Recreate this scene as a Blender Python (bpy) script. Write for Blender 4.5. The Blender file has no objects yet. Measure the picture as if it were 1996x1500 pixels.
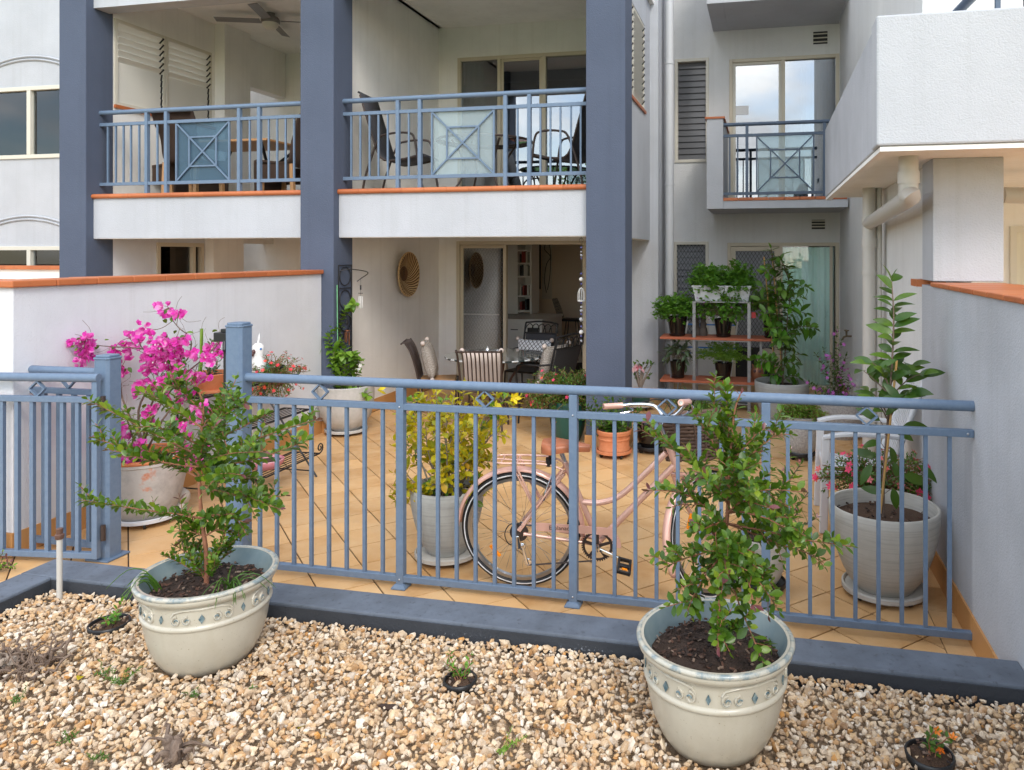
import bpy, bmesh, math, random
from mathutils import Vector, Matrix, Quaternion, noise
random.seed(7)
V = Vector
rad = math.radians
S = bpy.context.scene
COL = S.collection

# ------------------------------------------------------------------ camera
F_PX, CX, CY, W_PX, H_PX = 1450.0, 1177.0, 495.0, 1996.0, 1500.0   # photo pixels
YAW, EYE = rad(12.26), 1.9
cam = bpy.data.cameras.new('camera')
camo = bpy.data.objects.new('camera', cam)
COL.objects.link(camo)
camo.location = (0, 0, EYE)
camo.rotation_euler = (rad(90), 0, YAW)
cam.sensor_width = 36.0
cam.lens = 36.0 * F_PX / W_PX
cam.shift_x = -(CX - W_PX / 2) / W_PX
cam.shift_y = -(H_PX / 2 - CY) / W_PX
cam.clip_start = 0.05
cam.clip_end = 600
S.camera = camo

# ------------------------------------------------------------------ sky, sun, exposure
SUN_EL, SUN_AZ = rad(40), rad(150)      # compass-like: azimuth from +Y clockwise
w = bpy.data.worlds.new('World')
S.world = w
w.use_nodes = True
nt = w.node_tree
nt.nodes.clear()
def N(t, **k):
    n = nt.nodes.new(t)
    for a, b in k.items():
        setattr(n, a, b)
    return n
out = N('ShaderNodeOutputWorld')
bg = N('ShaderNodeBackground')
bg.inputs[1].default_value = 0.15
sky = N('ShaderNodeTexSky', sky_type='NISHITA', sun_disc=False, sun_elevation=SUN_EL, sun_rotation=SUN_AZ)
sky.air_density = 1.1; sky.dust_density = .7; sky.ozone_density = 1.5
tc = N('ShaderNodeTexCoord')
mp = N('ShaderNodeMapping'); mp.inputs['Scale'].default_value = (1, 1, 2.2); mp.inputs['Location'].default_value = (4.1, 2.87, 0)
nz = N('ShaderNodeTexNoise'); nz.inputs['Scale'].default_value = 2.3; nz.inputs['Detail'].default_value = 7; nz.inputs['Roughness'].default_value = .58
cr = N('ShaderNodeValToRGB'); cr.color_ramp.elements[0].position = .43; cr.color_ramp.elements[1].position = .57
nz2 = N('ShaderNodeTexNoise'); nz2.inputs['Scale'].default_value = 4.1; nz2.inputs['Detail'].default_value = 5
cr2 = N('ShaderNodeValToRGB')
cr2.color_ramp.elements[0].position = .3; cr2.color_ramp.elements[0].color = (3.4, 3.5, 3.7, 1)
cr2.color_ramp.elements[1].position = .7; cr2.color_ramp.elements[1].color = (11.6, 11.4, 11.0, 1)
mx = N('ShaderNodeMix', data_type='RGBA')
L = nt.links.new
L(tc.outputs['Generated'], mp.inputs['Vector']); L(mp.outputs[0], nz.inputs['Vector']); L(mp.outputs[0], nz2.inputs['Vector'])
L(nz.outputs['Fac'], cr.inputs[0]); L(nz2.outputs['Fac'], cr2.inputs[0])
L(cr.outputs[0], mx.inputs['Factor']); L(sky.outputs[0], mx.inputs['A']); L(cr2.outputs[0], mx.inputs['B'])
L(mx.outputs['Result'], bg.inputs[0]); L(bg.outputs[0], out.inputs[0])

sl = bpy.data.lights.new('sun', 'SUN')
sl.energy = .8
sl.angle = rad(20)
sl.color = (1.0, .94, .85)
so = bpy.data.objects.new('sun', sl)
COL.objects.link(so)
sd = V((math.sin(SUN_AZ) * math.cos(SUN_EL), math.cos(SUN_AZ) * math.cos(SUN_EL), math.sin(SUN_EL)))
so.rotation_euler = sd.to_track_quat('Z', 'Y').to_euler()
so.location = (6, -8, 14)

S.view_settings.view_transform = 'Standard'
S.view_settings.look = 'None'
S.view_settings.exposure = 1.24
S.view_settings.gamma = 1.0
S.view_settings.use_curve_mapping = False
S.render.engine = 'CYCLES'
S.cycles.max_bounces = 9
S.cycles.diffuse_bounces = 7
S.cycles.glossy_bounces = 3
S.cycles.transparent_max_bounces = 10

# ------------------------------------------------------------------ pixel helpers (photo pixel -> point on a known surface)
FW = V((-math.sin(YAW), math.cos(YAW))); RT = V((math.cos(YAW), math.sin(YAW)))
def ray(x, y):
    d = FW + RT * ((x - CX) / F_PX)
    return V((d.x, d.y, -(y - CY) / F_PX))
def G(x, y, z=0.0):            # on the horizontal plane z
    d = ray(x, y); t = (z - EYE) / d.z
    return V((d.x * t, d.y * t, z))
def PY(x, y, Y):               # on the plane Y = const
    d = ray(x, y); t = Y / d.y
    return V((d.x * t, Y, EYE + d.z * t))
def PX(x, y, X):
    d = ray(x, y); t = X / d.x
    return V((X, d.y * t, EYE + d.z * t))

# ------------------------------------------------------------------ object helpers
def tag(o, label=None, cat=None, group=None, kind=None):
    if label: o['label'] = label
    if cat: o['category'] = cat
    if group: o['group'] = group
    if kind: o['kind'] = kind
    return o
def thing(name, label, cat, loc=(0, 0, 0), rz=0.0, group=None):
    o = bpy.data.objects.new(name, None)
    o.empty_display_size = .1
    COL.objects.link(o)
    o.location = loc; o.rotation_euler = (0, 0, rz)
    return tag(o, label, cat, group)
def wloc(o):
    p = V((0, 0, 0))
    while o:
        p = p + V(o.location); o = o.parent
    return p
def inst(name, me, parent, mat4=None, loc=None):
    o = bpy.data.objects.new(name, me)
    COL.objects.link(o)
    o.parent = parent
    if mat4 is not None: o.matrix_basis = mat4
    elif loc is not None: o.location = loc
    return o

class MB:
    def __init__(s):
        s.v = []; s.f = []
    def add(s, vs, fs):
        n = len(s.v); s.v += [V(p) for p in vs]; s.f += [tuple(i + n for i in f) for f in fs]; return s
    def box(s, x0, x1, y0, y1, z0, z1):
        return s.add([(x0, y0, z0), (x1, y0, z0), (x1, y1, z0), (x0, y1, z0), (x0, y0, z1), (x1, y0, z1), (x1, y1, z1), (x0, y1, z1)],
                     [(0, 3, 2, 1), (4, 5, 6, 7), (0, 1, 5, 4), (1, 2, 6, 5), (2, 3, 7, 6), (3, 0, 4, 7)])
    def obox(s, c, sz, R=None):
        R = R or Matrix.Identity(3); c = V(c)
        p = []
        for z in (-1, 1):
            for a, b in ((-1, -1), (1, -1), (1, 1), (-1, 1)):
                p.append(c + R @ V((a * sz[0] / 2, b * sz[1] / 2, z * sz[2] / 2)))
        return s.add(p, [(0, 3, 2, 1), (4, 5, 6, 7), (0, 1, 5, 4), (1, 2, 6, 5), (2, 3, 7, 6), (3, 0, 4, 7)])
    def bar(s, a, b, w, h=None, up=(0, 0, 1)):      # rectangular bar from a to b
        a, b = V(a), V(b); d = (b - a); l = d.length
        if l < 1e-6: return s
        d.normalize(); u = V(up)
        if abs(d.dot(u)) > .98: u = V((0, 1, 0))
        sd_ = d.cross(u).normalized(); u = sd_.cross(d).normalized()
        R = Matrix((sd_, d, u)).transposed()
        return s.obox((a + b) / 2, (w, l, h or w), R)
    def tube(s, pts, r, n=8, cap=True, closed=False):
        pts = [V(p) for p in pts]; m = len(pts)
        rs = r if isinstance(r, (list, tuple)) else [r] * m
        base = len(s.v); nrm = None
        for i in range(m):
            if closed: t = pts[(i + 1) % m] - pts[i - 1]
            else: t = pts[min(i + 1, m - 1)] - pts[max(i - 1, 0)]
            if t.length < 1e-9: t = V((0, 0, 1))
            t.normalize()
            if nrm is None:
                nrm = t.orthogonal().normalized()
            else:
                nrm = nrm - t * nrm.dot(t)
                if nrm.length < 1e-6: nrm = t.orthogonal()
                nrm.normalize()
            bn = t.cross(nrm)
            for k in range(n):
                a = 2 * math.pi * k / n
                s.v.append(pts[i] + (nrm * math.cos(a) + bn * math.sin(a)) * rs[i])
        seg = m if closed else m - 1
        for i in range(seg):
            for k in range(n):
                a = base + i * n + k; b = base + i * n + (k + 1) % n
                j = (i + 1) % m
                s.f.append((a, b, base + j * n + (k + 1) % n, base + j * n + k))
        if cap and not closed:
            s.f.append(tuple(base + k for k in range(n))[::-1]); s.f.append(tuple(base + (m - 1) * n + k for k in range(n)))
        return s
    def lathe(s, prof, n=32, c=(0, 0, 0), cap=True, sx=1, sy=1, wob=0):
        base = len(s.v); c = V(c)
        for i, (r, z) in enumerate(prof):
            for k in range(n):
                a = 2 * math.pi * k / n
                q = 1 + (wob * noise.noise(V((math.cos(a) * 1.4, math.sin(a) * 1.4, z * 3 + c.x * 5))) if wob else 0)
                s.v.append(c + V((r * q * sx * math.cos(a), r * q * sy * math.sin(a), z)))
        for i in range(len(prof) - 1):
            for k in range(n):
                a = base + i * n + k; b = base + i * n + (k + 1) % n
                s.f.append((a, b, b + n, a + n))
        if cap:
            s.f.append(tuple(base + k for k in range(n))[::-1])
            e = base + (len(prof) - 1) * n
            s.f.append(tuple(e + k for k in range(n)))
        return s
    def poly(s, pts):
        return s.add(pts, [tuple(range(len(pts)))])
    def prism(s, pts, d):          # polygon extruded by vector d
        d = V(d); n = len(pts); p = [V(q) for q in pts]
        fs = [tuple(range(n))[::-1], tuple(range(n, 2 * n))] + [(i, (i + 1) % n, n + (i + 1) % n, n + i) for i in range(n)]
        return s.add(p + [q + d for q in p], fs)
    def ball(s, c, r, nu=10, nv=7, wob=0, seed=0):
        c = V(c); r = V(r) if not isinstance(r, (int, float)) else V((r, r, r))
        base = len(s.v)
        s.v.append(c + V((0, 0, -r.z)))
        for j in range(1, nv):
            ph = -math.pi / 2 + math.pi * j / nv
            for k in range(nu):
                a = 2 * math.pi * k / nu
                q = V((math.cos(a) * math.cos(ph), math.sin(a) * math.cos(ph), math.sin(ph)))
                m_ = 1 + (wob * noise.noise(q * 1.7 + V((seed, seed * .7, 0))) if wob else 0)
                s.v.append(c + V((q.x * r.x, q.y * r.y, q.z * r.z)) * m_)
        s.v.append(c + V((0, 0, r.z))); top = len(s.v) - 1
        for k in range(nu):
            s.f.append((base, base + 1 + (k + 1) % nu, base + 1 + k))
            s.f.append((top, base + 1 + (nv - 2) * nu + k, base + 1 + (nv - 2) * nu + (k + 1) % nu))
        for j in range(nv - 2):
            for k in range(nu):
                a = base + 1 + j * nu + k; b = base + 1 + j * nu + (k + 1) % nu
                s.f.append((a, b, b + nu, a + nu))
        return s
    def xf(s, M):
        s.v = [M @ p for p in s.v]; return s
    def mesh(s, name, mat, smooth=None, off=None):
        me = bpy.data.meshes.new(name)
        vs = [(p - off)[:] for p in s.v] if off is not None else [p[:] for p in s.v]
        me.from_pydata(vs, [], s.f)
        if mat: me.materials.append(M[mat] if isinstance(mat, str) else mat)
        if smooth:
            me.polygons.foreach_set('use_smooth', [True] * len(me.polygons))
            me.set_sharp_from_angle(angle=rad(smooth))
        me.update()
        return me
    def build(s, name, mat, parent=None, smooth=None, bevel=0, world=True, fix=False):
        """one mesh object; coordinates are world ones unless world=False"""
        off = wloc(parent) if (parent is not None and world) else None
        ctr = None
        if parent is None and world:
            xs = [p.x for p in s.v]; ys = [p.y for p in s.v]; zs = [p.z for p in s.v]
            ctr = V(((min(xs) + max(xs)) / 2, (min(ys) + max(ys)) / 2, min(zs))); off = ctr
        me = s.mesh(name, mat, smooth, off)
        if fix:
            b = bmesh.new(); b.from_mesh(me); bmesh.ops.recalc_face_normals(b, faces=b.faces); b.to_mesh(me); b.free()
        o = bpy.data.objects.new(name, me); COL.objects.link(o)
        if parent is not None: o.parent = parent
        elif ctr is not None: o.location = ctr
        if bevel:
            m = o.modifiers.new('bevel', 'BEVEL'); m.width = bevel; m.segments = 2; m.limit_method = 'ANGLE'; m.angle_limit = rad(40)
        return o
def arc(c, r, a0, a1, n, ax=(1, 0, 0), ay=(0, 0, 1)):
    c, ax, ay = V(c), V(ax), V(ay)
    return [c + ax * (r * math.cos(a0 + (a1 - a0) * i / n)) + ay * (r * math.sin(a0 + (a1 - a0) * i / n)) for i in range(n + 1)]
def spiral(c, r0, r1, a0, turns, n, ax=(1, 0, 0), ay=(0, 0, 1)):
    c, ax, ay = V(c), V(ax), V(ay); o = []
    for i in range(n + 1):
        t = i / n; r = r0 + (r1 - r0) * t; a = a0 + turns * 2 * math.pi * t
        o.append(c + ax * (r * math.cos(a)) + ay * (r * math.sin(a)))
    return o
def smoothpath(pts, k=6):          # Catmull-Rom
    pts = [V(p) for p in pts]; o = []
    for i in range(len(pts) - 1):
        p0 = pts[max(i - 1, 0)]; p1 = pts[i]; p2 = pts[i + 1]; p3 = pts[min(i + 2, len(pts) - 1)]
        for j in range(k):
            t = j / k
            o.append(.5 * ((2 * p1) + (p2 - p0) * t + (2 * p0 - 5 * p1 + 4 * p2 - p3) * t * t + (3 * p1 - p0 - 3 * p2 + p3) * t ** 3))
    o.append(pts[-1]); return o
def rnd(a, b): return random.uniform(a, b)
# ------------------------------------------------------------------ materials
M = {}
class Mat:
    def __init__(s, name):
        s.m = bpy.data.materials.new(name); s.m.use_nodes = True; s.t = s.m.node_tree
        s.b = s.t.nodes['Principled BSDF']; s.o = s.t.nodes['Material Output']; M[name] = s.m; s._c = None
    def n(s, t, **k):
        x = s.t.nodes.new(t)
        for a, b in k.items(): setattr(x, a, b)
        return x
    def l(s, a, b): s.t.links.new(a, b)
    def co(s):
        if s._c is None: s._c = s.n('ShaderNodeTexCoord').outputs['Object']
        return s._c
    def pos(s):
        return s.n('ShaderNodeNewGeometry').outputs['Position']
    def noise(s, sc, det=4, rough=.55, vec=None, dist=0):
        x = s.n('ShaderNodeTexNoise'); x.inputs['Scale'].default_value = sc; x.inputs['Detail'].default_value = det
        x.inputs['Roughness'].default_value = rough; x.inputs['Distortion'].default_value = dist
        s.l(vec or s.pos(), x.inputs['Vector']); return x.outputs['Fac']
    def ramp(s, fac, stops):
        r = s.n('ShaderNodeValToRGB'); e = r.color_ramp.elements
        while len(e) < len(stops): e.new(.5)
        for i, (p, c) in enumerate(stops):
            e[i].position = p; e[i].color = (*c, 1) if len(c) == 3 else c
        s.l(fac, r.inputs[0]); return r.outputs[0]
    def mix(s, fac, a, b, mode='MIX'):
        x = s.n('ShaderNodeMix', data_type='RGBA', blend_type=mode)
        for k, val in (('Factor', fac), ('A', a), ('B', b)):
            i = x.inputs[k] if k != 'Factor' else x.inputs[0]
            if k in 'AB': i = [q for q in x.inputs if q.name == k and q.type == 'RGBA'][0]
            if isinstance(val, (int, float)): i.default_value = val
            elif isinstance(val, tuple): i.default_value = (*val, 1)
            else: s.l(val, i)
        return [q for q in x.outputs if q.type == 'RGBA'][0]
    def math(s, op, a, b=None):
        x = s.n('ShaderNodeMath', operation=op)
        for i, val in enumerate((a, b)):
            if val is None: continue
            if isinstance(val, (int, float)): x.inputs[i].default_value = val
            else: s.l(val, x.inputs[i])
        return x.outputs[0]
    def col(s, c):
        if isinstance(c, tuple): s.b.inputs['Base Color'].default_value = (*c, 1)
        else: s.l(c, s.b.inputs['Base Color'])
        return s
    def set(s, rough=None, metal=None, spec=None, coat=None, trans=None, ior=None):
        for k, val in (('Roughness', rough), ('Metallic', metal), ('Specular IOR Level', spec), ('Coat Weight', coat), ('Transmission Weight', trans), ('IOR', ior)):
            if val is None: continue
            if isinstance(val, (int, float)): s.b.inputs[k].default_value = val
            else: s.l(val, s.b.inputs[k])
        return s
    def bump(s, h, strength=.3, dist=.01):
        x = s.n('ShaderNodeBump'); x.inputs['Strength'].default_value = strength; x.inputs['Distance'].default_value = dist
        s.l(h, x.inputs['Height']); s.l(x.outputs[0], s.b.inputs['Normal']); return s
    def rand(s):       # one random number for each piece: by mesh island and by object
        g = s.n('ShaderNodeNewGeometry').outputs['Random Per Island']; o = s.n('ShaderNodeObjectInfo').outputs['Random']
        return s.math('FRACT', s.math('ADD', g, o))

def stucco(name, c, dirt=.12, bs=.42):
    m = Mat(name)
    n1 = m.noise(1.3, 5, .6); n2 = m.noise(9, 4)
    x = m.mix(m.ramp(n1, [(.35, (0, 0, 0)), (.7, (1, 1, 1))]), c, tuple(k * (1 - dirt) for k in c))
    # faint rain streaks that run down the wall
    g = m.n('ShaderNodeMapping'); g.inputs['Scale'].default_value = (13, 13, .30); m.l(m.pos(), g.inputs['Vector'])
    st = m.ramp(m.noise(1.0, 4, .6, g.outputs[0]), [(.52, (0, 0, 0)), (.75, (1, 1, 1))])
    x = m.mix(m.math('MULTIPLY', st, .25), x, tuple(k * q for k, q in zip(c, (.72, .70, .66))))
    m.col(x).set(rough=.9, spec=.25)
    v = m.n('ShaderNodeTexVoronoi'); v.inputs['Scale'].default_value = 85; m.l(m.pos(), v.inputs['Vector'])
    h = m.math('ADD', m.noise(120, 3, .6), m.math('MULTIPLY', m.noise(46, 3, .6, dist=1.5), 1.4))
    m.bump(m.math('ADD', h, m.math('MULTIPLY', v.outputs['Distance'], .35)), bs, .006)
    return m
stucco('stucco_white', (.475, .49, .52))
stucco('stucco_cream', (.86, .84, .80), bs=.35)
stucco('stucco_grey_lifted', (.70, .70, .69))  # lighter copy of the grey render, raised to offset the courtyard's shade
stucco('stucco_white_lifted', (.68, .685, .71))  # lighter copy of stucco_white; colour makes up for weak light on these walls
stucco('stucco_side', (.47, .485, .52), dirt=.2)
stucco('stucco_blue', (.088, .107, .155), dirt=.14)
stucco('ceiling', (.87, .85, .81), bs=.25)

m = Mat('rail_blue')
n1 = m.noise(26, 6, .7)
m.col(m.mix(m.ramp(n1, [(.35, (0, 0, 0)), (.8, (1, 1, 1))]), (.114, .168, .250), (.150, .208, .288))).set(rough=m.ramp(m.noise(30, 3), [(.3, (.38,) * 3), (.7, (.62,) * 3)]), spec=.45).bump(m.noise(180, 2), .08, .002)
m = Mat('rail_dark')
m.col(m.mix(m.noise(10, 4), (.045, .075, .125), (.075, .11, .165))).set(rough=.45)
m = Mat('kerb_blue')
n1 = m.noise(5, 6, .65); n2 = m.noise(40, 4, .6)
c1 = m.mix(m.ramp(n1, [(.35, (0, 0, 0)), (.7, (1, 1, 1))]), (.118, .140, .176), (.070, .082, .102))
c1 = m.mix(m.ramp(n2, [(.60, (0, 0, 0)), (.74, (1, 1, 1))]), c1, (.05, .055, .065))
m.col(c1).set(rough=.75).bump(m.math('ADD', n2, n1), .35, .006)
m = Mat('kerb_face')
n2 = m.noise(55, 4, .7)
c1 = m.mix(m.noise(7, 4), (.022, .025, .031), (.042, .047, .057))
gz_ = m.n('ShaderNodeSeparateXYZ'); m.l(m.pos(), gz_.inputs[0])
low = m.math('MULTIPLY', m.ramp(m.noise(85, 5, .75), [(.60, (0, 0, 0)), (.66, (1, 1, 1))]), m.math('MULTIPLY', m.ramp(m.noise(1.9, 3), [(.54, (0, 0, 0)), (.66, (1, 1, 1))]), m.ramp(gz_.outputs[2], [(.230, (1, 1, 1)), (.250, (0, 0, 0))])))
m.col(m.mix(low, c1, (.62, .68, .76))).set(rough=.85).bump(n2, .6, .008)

m = Mat('cap_tile')
r = m.rand()
m.col(m.mix(m.math('MULTIPLY', m.ramp(m.noise(11, 5, .65), [(.55, (0, 0, 0)), (.75, (1, 1, 1))]), .5), m.mix(r, (.40, .115, .040), (.49, .155, .055)), (.25, .08, .035))).set(rough=.45, spec=.4).bump(m.noise(90, 3), .1, .003)
m = Mat('floor_tile')
r = m.rand()
base = m.mix(r, (.46, .235, .08), (.73, .43, .185))
cl = m.noise(3.3, 5, .6, dist=.6)
base = m.mix(m.ramp(cl, [(.3, (0, 0, 0)), (.75, (1, 1, 1))]), base, (.70, .46, .235))
base = m.mix(m.math('MULTIPLY', m.ramp(m.noise(1.1, 4, .6), [(.52, (0, 0, 0)), (.72, (1, 1, 1))]), .55), base, (.40, .20, .075))
base = m.mix(m.math('MULTIPLY', m.ramp(m.noise(70, 3, .6), [(.64, (0, 0, 0)), (.7, (1, 1, 1))]), .35), base, (.25, .12, .06))
m.col(base).set(rough=m.ramp(m.noise(8, 4), [(.3, (.30,) * 3), (.7, (.55,) * 3)]), spec=.4).bump(m.math('ADD', m.noise(40, 4), m.noise(9, 3)), .12, .004)
m = Mat('grout'); m.col(m.mix(m.noise(30, 4), (.05, .038, .028), (.16, .10, .06))).set(rough=.95)
m = Mat('skirting'); m.col(m.mix(m.rand(), (.50, .24, .08), (.58, .30, .11))).set(rough=.45).bump(m.noise(40, 3), .1, .003)
Mat('cream_frame').col((.55, .485, .37)).set(rough=.42)
Mat('ivory_frame').col((.60, .565, .48)).set(rough=.42)
Mat('white_pvc').col((.52, .53, .54)).set(rough=.4)
Mat('pipe_cream').col((.50, .475, .43)).set(rough=.45)
Mat('white_plastic').col((.60, .61, .63)).set(rough=.35)
Mat('black_plastic').col((.012, .012, .013)).set(rough=.4)
m = Mat('black_glaze'); m.col((.012, .009, .008)).set(rough=.12, spec=.6)
Mat('iron').col((.018, .017, .018)).set(rough=.5, metal=.2)
Mat('bronze_metal').col((.055, .038, .032)).set(rough=.45, metal=.3)
Mat('rust_metal').col((.13, .065, .045)).set(rough=.55, metal=.2)
m = Mat('sling'); wv = m.n('ShaderNodeTexChecker'); wv.inputs['Scale'].default_value = 260; m.l(m.co(), wv.inputs['Vector'])
m.col(m.mix(wv.outputs['Fac'], (.022, .022, .026), (.045, .045, .052))).set(rough=.7)
Mat('chrome').col((.75, .76, .78)).set(rough=.12, metal=1)
Mat('steel').col((.52, .53, .55)).set(rough=.35, metal=1)
m = Mat('galvanised'); m.col(m.mix(m.noise(25, 4), (.22, .22, .23), (.40, .40, .40))).set(rough=.42, metal=.8)
Mat('copper_paint').col((.78, .47, .37)).set(rough=.26, metal=.35, coat=.6)
Mat('copper_flat').col((.74, .43, .34)).set(rough=.3, metal=.2, coat=.5)
Mat('tan_leather').col((.40, .13, .055)).set(rough=.4)
Mat('rubber').col((.014, .014, .015)).set(rough=.6)
Mat('white_line').col((.72, .72, .72)).set(rough=.5)
m = Mat('orange_reflector'); m.col((.9, .26, .01)).set(rough=.2)
def clay(name, c, c2, rough=.8, bs=.25, sc=12):
    m = Mat(name); n1 = m.noise(sc, 5, .65)
    m.col(m.mix(m.ramp(n1, [(.35, (0, 0, 0)), (.68, (1, 1, 1))]), c, c2)).set(rough=rough).bump(m.noise(sc * 7, 4), bs, .004); return m
clay('terracotta', (.50, .16, .06), (.58, .22, .10), .8)
clay('terracotta_rim', (.62, .20, .06), (.52, .17, .07), .7)
m = Mat('terracotta_lime')
n1 = m.noise(4, 5, .65)
b_ = m.mix(m.ramp(n1, [(.28, (0, 0, 0)), (.36, (1, 1, 1))]), (.55, .18, .075), (.48, .455, .43))
b_ = m.mix(m.ramp(m.noise(9, 5, .7), [(.45, (0, 0, 0)), (.75, (1, 1, 1))]), b_, (.33, .31, .30))
m.col(b_).set(rough=.9).bump(m.noise(50, 4), .25, .004)
def brushed(name, c, c2):         # concrete pot with horizontal brush lines
    m = Mat(name); g = m.n('ShaderNodeMapping'); g.inputs['Scale'].default_value = (3, 3, 130); m.l(m.pos(), g.inputs['Vector'])
    ln = m.noise(1.0, 3, .6, g.outputs[0])
    x = m.mix(m.ramp(m.noise(6, 5, .6), [(.35, (0, 0, 0)), (.7, (1, 1, 1))]), c, c2)
    x = m.mix(m.math('MULTIPLY', m.ramp(ln, [(.5, (0, 0, 0)), (.62, (1, 1, 1))]), .35), x, tuple(k * .62 for k in c))
    m.col(x).set(rough=.85).bump(m.math('ADD', ln, m.noise(60, 3)), .35, .004); return m
brushed('pot_white', (.44, .415, .365), (.50, .48, .435))
brushed('pot_grey', (.36, .36, .34), (.43, .43, .40))
clay('pot_stone', (.42, .41, .38), (.51, .49, .465), .85, .4, 20)
clay('pot_aggregate', (.30, .29, .28), (.52, .50, .47), .9, .8, 60)
m = Mat('glaze')
x = m.mix(m.ramp(m.noise(10, 5, .6), [(.35, (0, 0, 0)), (.7, (1, 1, 1))]), (.45, .415, .335), (.50, .47, .385))
g = m.n('ShaderNodeMapping'); g.inputs['Scale'].default_value = (26, 26, 2.5); m.l(m.pos(), g.inputs['Vector'])
x = m.mix(m.math('MULTIPLY', m.ramp(m.noise(1, 4, .6, g.outputs[0]), [(.5, (0, 0, 0)), (.72, (1, 1, 1))]), .4), x, (.42, .38, .29))
x = m.mix(m.ramp(m.noise(150, 2), [(.68, (0, 0, 0)), (.74, (1, 1, 1))]), x, (.26, .21, .14))
m.col(x).set(rough=.32, spec=.5, coat=.3).bump(m.noise(40, 3), .06, .003)
m = Mat('glaze_rim')
x = m.mix(m.ramp(m.noise(26, 5, .7), [(.45, (0, 0, 0)), (.6, (1, 1, 1))]), (.46, .44, .37), (.20, .25, .26))
m.col(x).set(rough=.3, coat=.3)
m = Mat('glaze_inner'); m.col(m.mix(m.noise(12, 4), (.10, .17, .21), (.30, .35, .34))).set(rough=.35)
m = Mat('glaze_blue'); m.col(m.mix(m.ramp(m.noise(60, 4), [(.4, (0, 0, 0)), (.65, (1, 1, 1))]), (.045, .10, .13), (.22, .28, .28))).set(rough=.3, coat=.3)
m = Mat('soil'); m.col(m.mix(m.noise(60, 5, .7), (.018, .011, .008), (.075, .042, .028))).set(rough=.95).bump(m.noise(90, 5, .7), 1, .012)
m = Mat('soil_brown'); m.col(m.mix(m.noise(70, 5, .7), (.05, .026, .014), (.12, .065, .036))).set(rough=.95).bump(m.noise(110, 5, .7), 1, .012)
m = Mat('bark_chip'); m.col(m.ramp(m.rand(), [(0, (.012, .008, .007)), (.5, (.045, .024, .016)), (.8, (.10, .045, .028)), (1, (.22, .16, .12))])).set(rough=.9)
m = Mat('pebble')
x = m.ramp(m.rand(), [(0, (0.710, 0.642, 0.538)), (.10, (0.651, 0.485, 0.306)), (.20, (0.556, 0.335, 0.149)), (.30, (0.426, 0.248, 0.121)), (.40, (0.710, 0.572, 0.399)), (.50, (0.355, 0.254, 0.167)), (.58, (0.592, 0.389, 0.195)), (.68, (0.497, 0.420, 0.334)), (.76, (0.781, 0.696, 0.575)), (.86, (0.615, 0.443, 0.269)), (.94, (0.224, 0.151, 0.102)), (1, (0.592, 0.281, 0.070))])
x = m.mix(m.math('MULTIPLY', m.ramp(m.noise(70, 4, .65), [(.42, (0, 0, 0)), (.7, (1, 1, 1))]), .55), x, (.34, .22, .12))
x = m.mix(m.math('MULTIPLY', m.ramp(m.noise(38, 3, .65), [(.52, (0, 0, 0)), (.7, (1, 1, 1))]), .32), x, (.74, .67, .57))
m.col(x).set(rough=.72, spec=.35).bump(m.noise(160, 4, .6), .35, .004)
m = Mat('gravel_bed'); m.col(m.ramp(m.noise(60, 3), [(.3, (.24, .165, .10)), (.7, (.42, .31, .20))])).set(rough=.95).bump(m.noise(60, 3), 1, .02)
m = Mat('gravel_far'); m.col(m.ramp(m.noise(60, 3), [(.3, (.34, .26, .17)), (.7, (.52, .43, .32))])).set(rough=.95).bump(m.noise(60, 3), 1, .02)
m = Mat('lawn'); m.col(m.mix(m.noise(20, 5), (.05, .13, .02), (.10, .22, .03))).set(rough=.9)
m = Mat('paving'); m.col(m.mix(m.noise(5, 5), (.56, .50, .42), (.66, .60, .52))).set(rough=.9)

def leafmat(name, stops, rough=.38, tr=.25, back=(.30, .42, .02), spec=.5):
    m = Mat(name); r = m.rand()
    c = m.ramp(r, stops)
    c = m.mix(m.math('MULTIPLY', m.noise(60, 3), .5), c, stops[0][1])
    m.col(c).set(rough=rough, spec=spec)
    t = m.n('ShaderNodeBsdfTranslucent'); m.l(m.mix(.5, c, back), t.inputs['Color'])
    x = m.n('ShaderNodeMixShader'); x.inputs[0].default_value = tr
    m.l(m.b.outputs[0], x.inputs[1]); m.l(t.outputs[0], x.inputs[2]); m.l(x.outputs[0], m.o.inputs['Surface']); return m
leafmat('leaf_dark', [(0, (.032, .085, .008)), (.35, (.060, .140, .010)), (.7, (.110, .212, .014)), (.9, (.19, .29, .022)), (1, (.28, .35, .03))], .34, .30)
leafmat('leaf_red', [(0, (.13, .03, .045)), (.6, (.21, .055, .07)), (1, (.10, .085, .04))], .4, .2)
leafmat('leaf_magnolia', [(0, (.030, .082, .011)), (.6, (.052, .125, .014)), (1, (.105, .19, .02))], .34, .25)
leafmat('leaf_mid', [(0, (.040, .105, .012)), (.6, (.075, .17, .018)), (1, (.15, .27, .028))], .42, .25)
leafmat('leaf_bright', [(0, (.055, .17, .014)), (.6, (.10, .27, .02)), (1, (.17, .36, .03))], .45, .28)
leafmat('leaf_lime', [(0, (.10, .22, .02)), (.6, (.18, .34, .03)), (1, (.26, .42, .05))], .42, .3)
leafmat('leaf_gold', [(0, (.24, .28, .012)), (.25, (.48, .45, .012)), (.55, (.68, .54, .010)), (.92, (.74, .55, .012)), (1, (.62, .30, .02))], .45, .35, (.75, .60, .02))
leafmat('leaf_grey', [(0, (.06, .11, .055)), (1, (.14, .20, .10))], .6, .2)
leafmat('leaf_dry', [(0, (.20, .12, .05)), (1, (.36, .24, .09))], .7, .1)
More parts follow.
